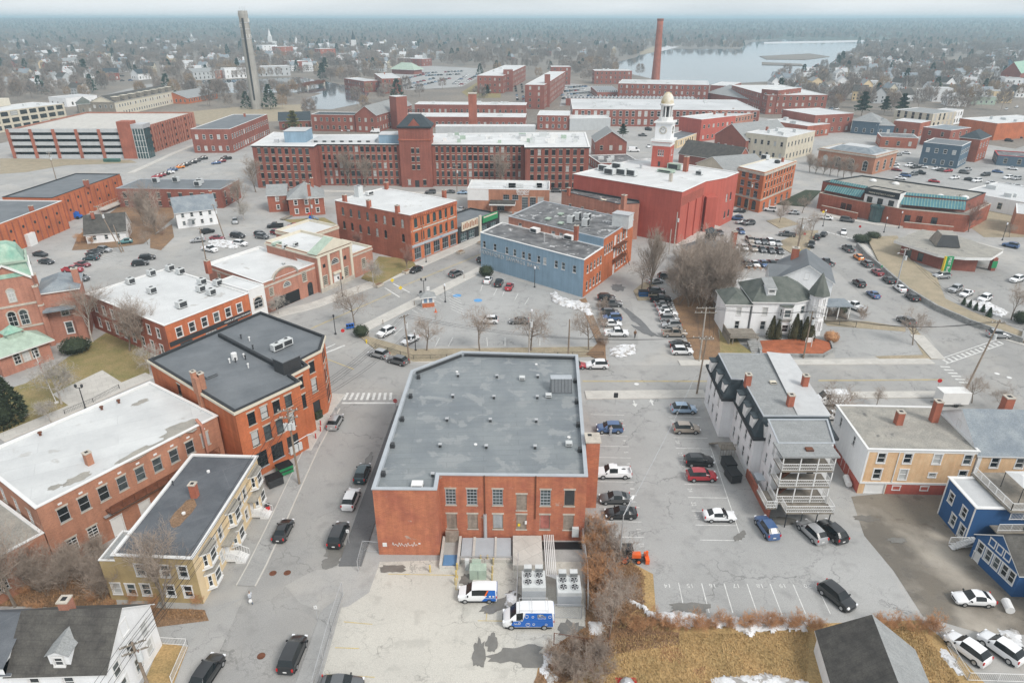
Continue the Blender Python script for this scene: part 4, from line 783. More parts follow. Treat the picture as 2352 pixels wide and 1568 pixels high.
def autowin(b,far,sp=3.2,w_=1.2,h=1.9,fl=3.7,st='mill',frame='stone',first=1.2,edges=None,glass=None,rows=None):
    for e in range(b.n):
        a,d,Ln=b.edge(e);n=V((d.y,-d.x));mid=a+d*Ln/2
        if n.dot(-mid) <= 0 or (edges is not None and e not in edges): continue
        nc=max(1,int((Ln-1)/sp));us=cols(Ln,nc,.6);nr=max(1,int((b.z-.5)/fl));rr=rows or [(first+k*(b.z-.4)/nr,h) for k in range(nr)]
        if not far: b.win(e,us,rr,w_,st)
        else:
            rz=math.atan2(d.y,d.x)
            for z,hh in rr:
                if z+hh>b.z-.2: continue
                for u in us: inst('window',far_win(w_,hh,frame,glass or R.choice(('glass_dark','glass_dark','glass_mid','blind'))),b.root,V((a.x+d.x*u,a.y+d.y*u,z))-org(b.root),rz)
def fb(name,label,cat,xl,yl,xr,yr,by,dep,wall='brick_far',roof='roof_far',cap='trim_white',win=True,far=True,par=.15,shape=None,rh=3.0,ax=0,z=None,group=None,hv=0,ch=0,over=.4,wmats=None,**k):
    z=z or hgt(xl,by,yl);A=P(xl,yl,z).to_2d();B_=P(xr,yr,z).to_2d();d=(B_-A).normalized();n=V((-d.y,d.x))
    if isinstance(dep,tuple): dep=(P(*dep,z).to_2d()-A).dot(n)
    b=Bld(name,label,cat,[A,B_,B_+n*dep,A+n*dep],z,wall,group=group)
    if win: autowin(b,far,**k)
    b.walls(wmats)
    if shape=='gable': b.gable(rh,roof,ax=ax,over=over,trim=cap);b.rz=z+rh-.6
    elif shape=='hip': b.hip(rh,roof,over=over,trim=cap);b.rz=z+rh-.8
    else: b.flat(roof,cap,par=par)
    for i in range(hv):
        u,v=R.uniform(.12,.88),R.uniform(.15,.8);q=A+(B_-A)*u+n*dep*v;mb=MB();s_=R.uniform(.7,1.6);mb.obox(q,d,s_,s_*.7,b.rz,b.rz+R.uniform(.8,1.6));mb.build('hvac_unit',['hvac'],b.root)
    for i in range(ch):
        u=(i+.5)/ch;q=A+(B_-A)*u+n*dep*(.5 if shape else .85);chimney(b,q,.9,1.7,px=False)
    return b
# --- performing-arts hall with clock tower
b=B13=Bld('opera_house','large red brick hall with white roof, ribbed side wall and white clock tower','hall',W((18.9,210.7),(46.7,186.9),(56.5,200.3),(63.9,205.4),(70,213),(46,236),(38,231)),14.9,'brick_paint')
b.win(2,[.5],[(7.2,2.6)],1.6,'archw',frac=True);b.win(2,[.25],[(1,3.2)],2.6,'shop',frac=True);b.win(3,[.3,.6],[(7.2,2.4),(2,2.2)],1.2,'arch',frac=True);b.walls();b.flat('roof_white','trim_white',par=.2,out=.2)
a,d,Ln=b.edge(1)
for k in range(24): along(b,1,.5+k*.66,.8+k*.66,0,.02,10.8,13.4,'blind_slot','brick_mill')
for u in (5.5,11.0,Ln-.6): along(b,1,u-.3,u+.3,0,.35,0,11.0,'buttress','brick_paint')
part(b,'porch',['brick_paint'],(57.2,60.5,199.0,203.0,0,10.5));along(b,2,.6,6,.1,3.2,.9,1.1,'ramp','concrete')
for x,y in ((1387,393),(1400,401),(1428,402),(1450,404),(1418,388)): hvac(b,(x,y),3.4,1.8,1.9,m='hvac',fan=False)
hvac(b,(1530,396),5,2.5,.9,m='copper_pale',fan=False);hvac(b,(1548,389),4,2,1.8,m='copper_pale',fan=False);chimney(b,(1574,394),1.3,4.5);chimney(b,(1540,417),.8,2.2,m='stone');hvac(b,(1606,402),2,1.4,1.3);vent(b,(1472,387),.4,1.2)
T0=W((44.8,223.4),(50.0,221.1),(52.4,226.4),(47.2,228.7));t=empty('clock_tower',(48.6,224.9,14.7),'red brick tower with white clock stage, columned lantern and weathered pale dome','tower')
bt=Bld(None,None,None,T0,22.6,'brick_paint',z0=14.9,base=t);bt.win(0,[.38,.5,.62],[(18.3,1.9)],.5,'plain',frac=True);bt.win(1,[.38,.5,.62],[(18.3,1.9)],.5,'plain',frac=True);bt.win(0,[.45],[(15.0,1.5)],.8,'door',frac=True,name='door');bt.walls()
mb=MB();ring(mb,T0,.08,.1,21.3,22.4);mb.build('white_band',['trim_white'],t);mb=MB();mb.prism(offs(T0,.6),22.6,23.3);mb.build('cornice',['trim_white'],t);mb=MB();mb.prism(offs(T0,.35),22.4,22.6);mb.build('dentil_course',['brick_paint'],t)
T1=offs(T0,-.35);mb=MB();mb.prism(T1,23.3,28.2);ck=mb.build('clock_stage',['clap_white'],t);mb=MB();mb.prism(offs(T1,.5),28.2,28.7);mb.build('clock_cornice',['trim_white'],t)
bt2=Bld(None,None,None,T1,28,'clap_white',base=t)
for e in (0,1,2,3):
    a,d,Ln=bt2.edge(e);n=V((d.y,-d.x));c=a+d*Ln/2;mb=MB();cc=V((*c,26.1));up=V((0,0,1));d3=V((d.x,d.y,0));n3=V((n.x,n.y,0))
    rg=lambda r,o,N=24: [tuple(cc+n3*o+d3*r*math.cos(2*math.pi*k/N)+up*r*math.sin(2*math.pi*k/N)) for k in range(N)]
    mb.quad(*rg(1.15,.06));o1=mb.build('clock_face',['trim_white'],t);mb=MB();A_,B_=rg(1.22,.08),rg(1.05,.08)
    for k in range(24): mb.quad(A_[k],A_[(k+1) % 24],B_[(k+1) % 24],B_[k])
    mb.build('clock_rim',['gold_dome'],o1);mb=MB()
    for k in range(12):
        th=math.pi*k/6;q0=cc+n3*.09+(d3*math.cos(th)+up*math.sin(th))*.68;q1=cc+n3*.09+(d3*math.cos(th)+up*math.sin(th))*1.0;mb.tube(q0,q1,.08,n=4)
    mb.tube(cc+n3*.1,cc+n3*.1+(d3*.3+up*.45),.05,n=4);mb.tube(cc+n3*.1,cc+n3*.1+(d3*-.6+up*.5),.035,n=4);mb.build('numerals_and_hands',['trim_dark'],o1,kind='stuff')
C0=V((48.6,224.9));mb=MB();mb.lathe((*C0,28.7),[(2.3,0),(2.3,1.1),(1.9,1.1),(1.9,1.2)],8);mb.build('lantern_base',['trim_white'],t)
for k in range(8): th=2*math.pi*(k+.5)/8;mb=MB();mb.lathe((C0.x+1.65*math.cos(th),C0.y+1.65*math.sin(th),29.8),[(.22,0),(.18,3.4)],8);mb.build('column',['trim_white'],t)
mb=MB();mb.lathe((*C0,29.8),[(.8,0),(.8,3.4)],8);mb.build('bell_core',['metal_dark'],t)
mb=MB();mb.lathe((*C0,33.2),[(2.0,0),(2.3,.25),(2.3,.6),(2.05,.7)],16);mb.build('entablature',['trim_white'],t);mb=MB();mb.lathe((*C0,33.9),[(2.0*math.cos(q*.1571),3.4*math.sin(q*.1571)) for q in range(11)],20);mb.build('dome',['gold_dome'],t,smooth=True)
b=Bld('brick_annex','low brick annex with dark roof and smoking chimney attached to the red hall','annex',W((15.1,207.2),(30.2,190.8),(36.2,191.9),(36.5,195.2),(19.2,209.8)),10.5,'brick_pink');b.win(0,4,[(5.5,1.6)],1.0,'stone');b.walls();b.flat('roof_tar','trim_dark',par=.4);hvac(b,(1384,462),1.6,1.6,.5,m='trim_cream',fan=False);chimney(b,(1432,478),1.2,3.6,m='brick_pink');chimney(b,(1306,447),.8,2)
# --- the big mill with central tower
ml=W((-96,258.5),(-73,257.0),(-73.0,262.5),(-41.6,261.8),(-30.2,261.4),(4.8,260.6),(4.9,255.0),(28.2,255.6),(30,291),(-78,284),(-98,291))
b=MILL=Bld('brick_mill','huge five storey brick mill with white roof and dark-capped central tower','mill',ml,15.5,'brick_mill')
r5=[(.6+k*3.0,2.0) for k in range(5)]
b.win(0,8,r5,1.3,'mill');b.win(2,14,r5,1.3,'mill');b.win(4,16,r5,1.3,'mill');b.win(6,8,r5,1.3,'mill');b.win(10,6,r5,1.1,'mill');b.walls();b.flat('roof_white','trim_white',par=.1,out=.35,cor=(.05,.35,.3,'trim_dark'))
for e,n_ in ((0,8),(2,14),(4,16),(6,8)):
    Ln=b.edge(e)[2]
    for k in range(n_+1): u=.6+(Ln-1.2)*k/n_;along(b,e,u-.22,u+.22,0,.14,0,15.0,'pilaster','brick_mill')
tw=W((-41.8,259.5),(-30.0,259.3),(-30.0,268),(-41.8,268));b2=Bld(None,None,None,tw,22.0,'brick_mill',base=b.root);b2.win(0,[4.9,6.8],[(.6+k*3,1.75) for k in range(2,5)],1.1,'mill');b2.win(0,[3,8.8],[(.8,2)],1.2,'mill');b2.win(0,[5.9],[(0,2.6)],1.6,'door',name='door');b2.walls()
mb=MB();ring(mb,tw,.25,.05,17.2,17.7);mb.build('tower_cornice',['brick_red'],b.root);mb=MB();ring(mb,tw,.4,.05,21.6,22.1);mb.build('tower_eaves',['trim_dark'],b.root)
A=offs(tw,.5);T=offs(tw,-3.6);mb=MB()
for i in range(4): j=(i+1) % 4;mb.quad((*A[i],22.1),(*A[j],22.1),(*T[j],26),(*T[i],26))
mb.quad(*[(*p,26) for p in T]);mb.build('tower_roof',['slate_dark'],b.root);mb=MB();g0=[(-38.4,259.2,22.1),(-33.4,259.2,22.1),(-35.9,259.2,25.0)];g1=[(x,263,z) for x,y,z in g0];mb.quad(*g0);mb.quad(g0[0],g0[2],g1[2],g1[0],m=1);mb.quad(g0[2],g0[1],g1[1],g1[2],m=1);mb.build('gablet',['brick_mill','trim_dark'],b.root)
railing(b.root,[(-38.2,263.2),(-33.6,263.2),(-33.6,264.6),(-38.2,264.6),(-38.2,263.2)],26.0,1.4,'trim_dark',.5)
for x0,x1,y0,y1,z1 in ((-86,-78,266,276,19.5),(-50,-42.5,264,272,18.5)): part(b,'penthouse',['clap_steel'],(x0,x1,y0,y1,15.4,z1));part(b,'penthouse_roof',['roof_far'],(x0-.2,x1+.2,y0-.2,y1+.2,z1,z1+.15))
part(b,'raised_roof',['roof_far'],(-76,-52,266,277,15.35,16.3));
for k in range(7): part(b,'roof_window',['trim_dark'],(-75+k*3.3,-73.6+k*3.3,265.9,266.05,15.6,16.1))
for k in range(34):
    x=R.uniform(-27,27);y=R.uniform(264,285);s_=R.uniform(.4,1.3);part(b,'hvac_unit',[R.choice(('hvac','hvac','trim_white','copper_pale','metal'))],(x,x+s_*2.2,y,y+s_,15.4,15.9+s_*.9))
for k in range(12): x=R.uniform(-95,-77);y=R.uniform(262,286);part(b,'hvac_unit',[R.choice(('hvac','metal'))],(x,x+1.6,y,y+1.2,15.4,16.6))
# --- parking garage
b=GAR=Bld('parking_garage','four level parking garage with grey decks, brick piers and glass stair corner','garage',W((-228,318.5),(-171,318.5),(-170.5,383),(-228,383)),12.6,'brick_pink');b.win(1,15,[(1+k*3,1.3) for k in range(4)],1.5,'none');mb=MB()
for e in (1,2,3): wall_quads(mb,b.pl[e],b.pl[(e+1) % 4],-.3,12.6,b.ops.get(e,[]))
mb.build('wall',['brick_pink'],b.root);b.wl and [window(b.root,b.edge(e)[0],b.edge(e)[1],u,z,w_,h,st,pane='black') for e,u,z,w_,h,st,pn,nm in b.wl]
for k in range(5): part(b,'deck_band',['clap_grey'],(-227.8,-171.2,318.6,319.0,k*2.85,k*2.85+1.6));part(b,'deck_slab',['concrete'],(-227.6,-171.3,319.0,382.5,k*2.85+.2,k*2.85+.5))
for k in range(6): x=-228+k*10.3;part(b,'brick_pier',['brick_red'],(x,x+1.2,318.1,319.0,0,12.8))
part(b,'deck_shade_sheet',['metal_dark'],(-227.5,-171.5,330,330.3,.5,11.8));part(b,'stair_tower',['brick_red'],(-177,-171,317.4,323,0,16.2));part(b,'stair_glass',['glass_teal'],(-170.9,-165.8,318.0,324,0,13.2));part(b,'stair_roof',['metal'],(-171,-165.4,317.6,324.4,13.2,15))  # dark sheet inside the decks stands in for the interior shade
for k in range(5): part(b,'mullion',['trim_white'],(-170.9+k*1.25,-170.75+k*1.25,317.9,318.0,0,13.2));part(b,'transom',['trim_white'],(-170.9,-165.8,317.88,317.98,2.5+k*2.6,2.62+k*2.6))
for k in range(22): part(b,'pilaster',['brick_red'],(-170.6,-170.25,327+k*2.5,327.4+k*2.5,0,12.4))
railing(b.root,[(-227,319.3),(-177,319.3)],12.6,.6,'metal',2.0)
fb('brick_mill','three storey brick mill with white-framed windows beside the parking garage','mill',437,297,527,297,351.5,(623,263),'brick_mill','roof_slate',far=True,frame='trim_white',sp=3.0,ch=1)
# --- left warehouses and the houses around the car park
def buttwall(b,e,n_,zs):
    a,d,Ln=b.edge(e);nn=V((d.y,-d.x))
    for k in range(n_+1): u=Ln*k/n_;along(b,e,max(0,u-.15),min(Ln,u+.15),0,.2,0,b.z-.6,'buttress','brick_red')
    for z in zs:
        for k in range(n_):
            u=Ln*(k+.5)/n_
            if k % 2: continue
            mb=MB();c=a+d*u+nn*.05;mb.tube((*c,z),(*(c+nn*.06),z),.42,n=10);mb.build('anchor_plate',['trim_dark'],b.root)
b=fb('brick_warehouse','long orange brick warehouse with buttressed wall and sagging grey roof at left','warehouse',120,455,275,400,500,16,'brick_orange','roof_slate','trim_dark',win=False,z=8.5);buttwall(b,0,14,(3.2,6.2));chimney(b,(200,428),1.2,2)
b=fb('brick_warehouse','orange brick warehouse with white loading door at the left frame edge','warehouse',-20,522,142,462,570,26,'brick_orange','roof_slate','trim_white',win=False,z=8.4);buttwall(b,0,12,(2.8,5.6));along(b,0,10,13,0,1.0,0,3.4,'loading_door','trim_white');chimney(b,(74,486),.9,1.6)
b=fb('low_brick_building','low brick building with flat blue-grey roof behind the bare trees at left','building',266,433,506,435.5,474,15,'brick_mill','roof_slate','trim_grey',far=False,sp=3.6,st='dark',z=6.3,rows=[(3.2,1.8),(.6,1.5)])
for x,y in ((359,420),(405,418),(460,422),(455,428)): hvac(b,(x,y),2,1.6,1.8)
b=fb('white_colonial','white two storey colonial house with grey gable roof by the car park','house',402,488.4,495,478,525,8.5,'clap_white','shingle_blue',far=False,sp=2.6,st='case',w_=.85,h=1.3,shape='gable',rh=3.6,z=5.0,rows=[(.8,1.3),(3.2,1.3)]);chimney(b,(485,452),.8,1.8,z=7.6);part(b,'door_hood',['shingle_grey'],*[(-98.3,-96.3,202.5,204,2.6,2.8)])
b=fb('white_cape','small white cape house with dark gable roof and brick chimney beside the warehouse','house',195,537.6,287,530,557.7,9.0,'clap_white','shingle_dark',far=False,sp=2.4,st='case',w_=.9,h=1.3,shape='gable',rh=4.2,z=2.9,rows=[(.9,1.3)]);chimney(b,(214,500),.8,1.6,z=6.6)
b=fb('brick_house','two storey brick house with grey hip roof beside a small playground','house',661,457,743,452,497,11,'brick_red','shingle_grey',far=False,sp=3.2,st='case',w_=1.0,h=1.5,shape='hip',rh=4.0,z=5.8,rows=[(.9,1.5),(3.7,1.5)]);chimney(b,(711,448),.9,3.4,z=7.5);chimney(b,(718,430),.9,3.0,z=8.0)
fb('brick_house_wing','lower brick wing with grey roof left of the hip-roofed brick house','house',613,449,657,447,488,9,'brick_red','shingle_grey',far=False,sp=2.8,st='case',w_=.9,h=1.4,shape='gable',rh=2.5,z=5.6,rows=[(.9,1.4),(3.6,1.4)])
b=BNG=Bld('bank_branch','brick bank branch with white fascia, entrance canopy and tall windows below the mill','bank',W((-14.7,224.2),(12.2,222.5),(13,236),(-14,238)),7.3,'brick_tan');b.win(0,[12.8,15.8],[(4.0,1.6)],2.0,'shop');b.win(0,[19,21.6,24.2],[(.6,4.2)],2.0,'multi');b.win(0,[11],[(.3,2.3)],2.4,'shop');b.walls();b.flat('roof_white','trim_white',par=.5);wall_text(b,0,18.3,6.3,'Bangor',1.5,'trim_white',off=.06,bold=.03);wall_text(b,0,18.3,5.6,'Savings Bank',.75,'trim_white',off=.06,bold=.02)
along(b,0,7.5,16,.1,4.2,3.0,3.4,'canopy','trim_white');along(b,0,7.6,15.9,.2,4.1,3.4,3.9,'canopy_roof','shingle_dark');along(b,0,8,8.6,3.2,3.8,0,3,'canopy_pier','brick_tan');along(b,0,15,15.6,3.2,3.8,0,3,'canopy_pier','brick_tan');along(b,0,0,7,0,.06,3.6,7.2,'white_panel','trim_white');railing(b.root,[(-14,225),(12,223.5),(12.6,235)],7.4,1.0,'metal',1.2)
for k in range(8): x=R.uniform(-10,10);part(b,'hvac_unit',['hvac'],(x,x+1.8,228,229.3,6.9,8.1))
# --- district court
b=CRT=Bld('courthouse','brick courthouse with teal sloped glazing and white entrance bay on the right','courthouse',W((102.8,227.6),(112.0,215.0),(119.5,206),(135.5,199),(151,213),(122,242)),5.2,'brick_red');b.walls();b.flat('roof_gravel','stone',par=.3)
b2=Bld(None,None,None,W((104.5,230.5),(119.8,211),(136.8,203.6),(149,214),(122,240)),8.4,'brick_mill',base=b.root);b2.walls();b2.flat('roof_gravel','trim_dark',par=.3)
for (p,q) in (((105.2,228.5),(112.6,218.4)),((120.4,209.6),(136.2,202.6))):
    p,q=V(p),V(q);d=(q-p).normalized();n=V((-d.y,d.x));mb=MB();mb.quad((*(p-n*.9),6.0),(*(q-n*.9),6.0),(*(q+n*2.2),9.2),(*(p+n*2.2),9.2));mb.quad((*(p+n*2.2),9.2),(*(q+n*2.2),9.2),(*(q+n*3),8.3),(*(p+n*3),8.3));sg=mb.build('sloped_glazing',['teal_metal'],b.root);mb=MB();k=0
    while k<(q-p).length: c=p+d*k;mb.tube((*(c-n*.92),6.02),(*(c+n*2.2),9.25),.07,n=4);k += .8
    mb.build('glazing_bar',['copper'],sg,kind='stuff')
e0=W((112.2,216.2),(118.6,208.0),(122.2,211),(116,219));b3=Bld(None,None,None,e0,9.4,'trim_white',base=b.root);b3.win(0,[1.8,5.1,8.5],[(.6,6.4)],1.7,'none',pane='glass_dark');b3.walls();b3.flat('roof_gravel','trim_dark',par=.1);along(b3,0,-.2,10.6,0,.3,7.7,9.5,'fascia','trim_dark');wall_text(b3,0,5.2,8.2,'MAINE DISTRICT COURT',.72,'trim_cream',off=.34)
mb=MB();a,d,Ln=b3.edge(0);n=V((d.y,-d.x));c=a+d*5.2+n*1.0;mb.lathe((*c,0),[(1.9,0),(1.9,4.4),(2.2,4.4),(2.2,5.0),(.3,5.4)],12);mb.build('entrance_drum',['glass_teal'],b.root)
b2.ops={};a,d,Ln=b.edge(3)
for e,us in ((0,(9,11)),(2,(1.8,)),(2,(5,9))):
    for u in us: a,d,Ln=b.edge(e);window(b.root,a-V((-d.y,d.x))*.1,d,min(u,Ln-1),1.6,1.6,2.0,'none')
for e,u0,u1 in ((0,3,15.5),(2,1,14)): along(b,e,u0,u1,2.2,2.6,0,1.9,'forecourt_wall','brick_red');along(b,e,u0,u1,2.15,2.65,1.9,2.05,'wall_coping','stone')
for x,y in ((2005,416),(2057,423),(2160,452),(2216,455)): p=P(x,y,8.2);mb=MB();mb.lathe(p,[(1.2,0),(1.0,.5),(.3,.8)],10);mb.build('roof_light',['trim_white'],b.root)
# --- drive-through bank, right
b=MT_=Bld('drive_through_bank','single storey brick bank with wide flat canopy roof and clipped metal lantern','bank',W((104.5,176.5),(109.0,166.0),(117.0,163.6),(121.5,176),(115,186)),3.4,'brick_mill');b.win(0,[2.5,6],[(.4,2.2)],1.6,'none');b.win(1,[1.8],[(0,2.5)],2.4,'none',name='door');b.walls();mb=MB();mb.prism(W((102.6,177.4),(107.6,165.2),(109.3,164.2),(113.2,162.8),(119.5,162.6),(126.3,168.6),(124,174.5),(123,180),(116,188)),3.4,4.1,mt=1);mb.build('canopy_roof',['trim_white','roof_gravel'],b.root)
q=W((110.3,171.2),(116,170.0),(118.0,176.6),(112.3,178.0));T=offs(q,-1.1);mb=MB()
for i in range(4): j=(i+1) % 4;mb.quad((*q[i],4.3),(*q[j],4.3),(*T[j],7.2),(*T[i],7.2),m=1 if i % 2 else 0)
mb.quad(*[(*p,7.2) for p in T],m=2);mb.build('roof_lantern',['metal_dark','wood_grey','roof_gravel'],b.root);part(b,'canopy_pier',['brick_mill','green_vivid'],(121.5,122.6,164.4,165.6,0,3.4),(121.4,122.7,164.35,164.4,.8,2.6,1))
s_=empty('pylon_sign',(107.9,160.9,0),'tall green and yellow bank pylon sign on the lawn','sign');mb=MB();mb.box(107.0,108.8,160.6,161.2,.2,5.0);mb.build('panel',['green_vivid'],s_);mb=MB();mb.box(106.75,107.0,160.55,161.25,.1,5.0);mb.build('edge',['yellow_vivid'],s_);text('M&T Bank',1.0,'trim_white',s_,(107.6,160.55,2.7),0,name='lettering').rotation_euler=(math.pi/2,math.pi/2,0)
# --- corner blocks right of the hall
b=Bld('corner_block','four storey orange brick corner block over a cream stone arcade','building',W((75.6,231.0),(81.2,221.5),(99.0,241.5),(92.4,247.5)),13.2,'brick_orange');b.win(0,[2.6,5.6,8.6],[(4.6,2.2),(7.6,1.8),(10.4,1.6)],1.6,'shop');b.win(0,[2.4,5.5,8.6],[(.6,3.0)],1.7,'arch');b.win(1,10,[(4.6,1.9),(7.6,1.8),(10.4,1.6)],1.0,'dark');b.win(1,5,[(.6,2.4)],1.6,'shop');b.walls();b.flat('roof_white','trim_cream',par=.2,cor=(.3,.8,.3,'stone'));along(b,0,0,b.edge(0)[2],0,.1,3.9,4.4,'string_course','stone');along(b,1,0,b.edge(1)[2],0,.1,3.9,4.4,'string_course','stone');hvac(b,(1757,366),2.5,1.6,1.6);hvac(b,(1785,375),1.5,1.2,1.0,m='metal_dark');chimney(b,(1797,372),.7,1.5)
fb('gabled_hall','grey-roofed church hall with cream end wall behind the red hall','hall',1600,375,1672,398,430,18,'cream','shingle_grey',far=False,sp=3.2,st='dark',shape='gable',rh=4,z=8.5,ax=1)
fb('stone_block','cream stone three storey block with white roof and roof hut','building',1809,316,1873,301,365,20,'cream','roof_white',sp=3.0,far=False,st='stone',z=10.5,hv=6,ch=1)
b=fb('post_office','brick and stone post office with arched windows and grey hipped deck','building',1882,340,2012,358,383,20,'brick_tan','roof_far','stone',far=False,sp=5.2,w_=2.0,h=3.6,st='archw',z=7.6,rows=[(1.0,4.0)],par=.3);p=offs(b.pl,-3);T=offs(b.pl,-6.5);mb=MB()
for i in range(4): j=(i+1) % 4;mb.quad((*p[i],7.4),(*p[j],7.4),(*T[j],9.2),(*T[i],9.2))
mb.quad(*[(*q,9.2) for q in T],m=1);mb.build('hip_roof',['shingle_blue','roof_far'],b.root);mb=MB();ring(mb,b.pl,.5,.05,6.7,7.3);mb.build('cornice',['stone'],b.root)
# --- far mills: (name label, xl, yl, xr, yr, base, depth, options)
fb('gabled_mill','long brick mill with grey gable roof and square tower behind the big mill','mill',815,263,863,264.6,297,(908,239),'brick_mill','shingle_grey',shape='gable',rh=4.5,ax=1,sp=3.4,z=9.5)
fb('brick_mill','low brick mill wing with slate roof left of the grey gabled mill','mill',714,263,814,264.6,297,12,'brick_mill','slate_dark',sp=3.4,z=9)
fb('gabled_mill','slate-roofed gabled mill building with brick end behind the yellow-green tree','mill',640,278,712,276,300,12,'brick_mill','slate_dark',shape='gable',rh=4,z=5)
fb('brick_tower','square brick mill tower with pale cap beside the grey gabled mill','tower',909,223,934,221,290,7,'brick_mill','roof_far',win=False,z=18)
fb('brick_mill','four storey riverside brick mill with stair tower beyond the bridge','mill',877,181,922,180,214,60,'brick_mill','roof_far',sp=3.6,z=12,ch=1)
fb('brick_mill','long low riverside brick wing left of the stair tower mill','mill',790,180,836,187,206,14,'brick_mill','roof_far',sp=3.6,z=9)
fb('brick_mill','tall white-roofed brick mill by the sloping grass bank, far centre','mill',1096,174,1155,174.7,216,(1140,150),'brick_mill','roof_white',sp=4,z=14,hv=8)
fb('brick_tower','brick stair tower against the tall white-roofed mill, far centre','tower',1156,160,1178,160,216,12,'brick_mill','roof_far',z=18,sp=5)
fb('brick_mill','white-roofed mill wing with clerestory boxes and many small windows','mill',952,240,1208,242,256,16,'brick_mill','roof_white',sp=3.6,hv=6,z=6)
fb('brick_mill','long white-roofed mill wing right behind the freestanding square chimney','mill',925,268,1207,270,286,18,'brick_mill','roof_white',sp=3.4,z=6,hv=3,frame='trim_white')
fb('brick_mill','narrow tall brick mill with bright white roof running away, far centre right','mill',1206,195,1250,195.7,248,(1228,164),'brick_mill','roof_white',sp=5,z=16)
fb('brick_tower','brick stair tower on the right side of the narrow tall mill','tower',1252,171,1264,171,236,8,'brick_mill','roof_far',z=22,win=False)
fb('brick_mill','four storey brick mill end beyond the small car park, far centre right','mill',1266,154,1311,154,184,16,'brick_mill','roof_far',sp=4.5,z=16)
fb('brick_mill','brick mill with central bay left of the tall red chimney','mill',1366,163,1452,163,186,20,'brick_mill','roof_far',sp=4,z=12,hv=4)
fb('brick_mill','three storey mill with white arched windows behind the sawtooth sheds','mill',1420,192,1629,196,221,40,'brick_mill','roof_far',sp=4,z=12,frame='trim_white',hv=5)
SAW=[]
SAW.append((fb('mill_shed','sawtooth mill shed with striped white skylights, centre right','mill',1372,212,1424,212,226,50,'brick_mill','roof_far',z=5),12))
fb('mill_shed','broad pale roofed mill shed sloping down beside the white-windowed mill','mill',1625,213,1720,228,240,40,'brick_mill','shingle_grey',z=6,shape='gable',rh=5,win=False)
fb('brick_mill','big brick mill with white roof and corner turret, far right of the sheds','mill',1681,196,1764,219,240,40,'brick_mill','roof_white',z=12,sp=4)
fb('mill_block','white-roofed low mill block left of the big corner-turret mill','mill',1632,196,1678,198,222,40,'brick_mill','roof_white',z=7)
fb('brick_mill','very long pale-roofed weave shed with tall arched windows behind the clock tower','mill',1315,251,1745,254,287,(1740,230),'brick_mill','roof_far',z=9.5,sp=3.6,h=2.8,w_=1.6,frame='trim_white',hv=12)
SAW.append((fb('mill_block','sawtooth roof strip with striped skylights beyond the long weave shed','mill',1300,226,1600,228,240,12,'brick_mill','roof_far',z=5,win=False),34))
fb('brick_mill','white-roofed two storey mill left of the long weave shed','mill',1234,265,1308,266,300,22,'brick_mill','roof_white',z=8,sp=3.2,frame='trim_white')
fb('mill_block','pale walled lower mill block with white roof, left of the clock tower','mill',1309,273,1403,272,302,20,'clap_grey','roof_white',z=6.5,win=False)
fb('mill_block','pale grey shed wall with snow-white roof behind the big mill','mill',1000,291,1230,291,306,8,'clap_grey','roof_white',z=5,win=False)
fb('brick_flats','bright red brick flats with pale flat roof right of the clock tower','building',1562,268,1612,275,316,(1659,262),'brick_paint','roof_white',z=11,sp=3.4,edges=[1],ch=2,h=1.6)
fb('brick_row','brick shop row with many arched windows running right of the red flats','building',1660,272,1745,258,297,16,'brick_pink','roof_far',z=8,sp=3,frame='stone',ch=3)
fb('gabled_hall','dark-roofed brick gabled hall with tall white arched windows','hall',1643,309,1714,322,342,30,'brick_mill','shingle_grey',shape='gable',ax=1,rh=6,z=7.5,sp=4.5,h=2.8,frame='trim_white')
fb('stucco_block','low yellow stucco building beside the clock tower','building',1556,322,1610,303,338,10,'clap_yellow','roof_slate',z=4,sp=3)
fb('striped_roof_building','dark slate church roof with striped ridge right of the tower','church',1560,352,1690,372,392,12,'brick_mill','shingle_dark',shape='gable',rh=5,z=5,win=False)
fb('brick_gable_house','small brick gable building in front of the long weave shed','building',1368,326,1440,326,372,16,'brick_mill','shingle_grey',shape='gable',ax=1,rh=4.4,z=9,sp=3.8,frame='stone')
fb('low_brick_building','low brick building with dark flat roof and three vents below the gable building','building',1378,375,1470,372,396,18,'brick_mill','roof_tar',z=4,hv=4,sp=3)
fb('brick_block','brick block with fire escape at the edge of the mill yard, right','building',1750,205,1788,208,262,30,'brick_mill','roof_white',z=15,sp=5)
fb('brick_block','maroon brick block with pale flat roof, middle right','building',1798,252,1873,265,302,(1901,251),'brick_mill','roof_far',z=10,sp=5,edges=[1])
fb('brick_block','brick shop block with white roof and rooftop unit below the maroon block','building',1762,276,1855,290,302,18,'brick_red','roof_white',z=6,hv=3,sp=3,ch=1)
fb('brick_block','small brick commercial block with tall chimneys, middle right','building',1905,270,1960,262,300,14,'brick_red','roof_far',z=8,ch=2)
fb('slate_house','slate blue two storey house with grey hip roof, middle right','house',1959,276,2020,281,306,14,'clap_slate','shingle_grey',shape='hip',rh=4,z=7,frame='trim_white')
fb('slate_house','smaller slate house with white ground floor beside the slate blue house','house',2014,287,2055,288,308,12,'clap_slate','shingle_grey',shape='hip',rh=3,z=5.5,frame='trim_white')
fb('cream_bank','cream stone bank hall with dark arched windows and grey hip roof','bank',2056,252,2144,262,276,22,'cream','shingle_grey',z=9.5,sp=4,h=3.5,w_=1.5,par=.2)
fb('white_block','white wing with rows of small windows behind the cream bank','building',2146,262,2214,252,280,10,'clap_white','roof_far',z=8,sp=3)
fb('brick_store','long orange brick store with white roof and ribbed front, right edge','building',2206,272,2291,284,310,(2352,266),'brick_orange','roof_white',z=8.5,win=False,hv=4)
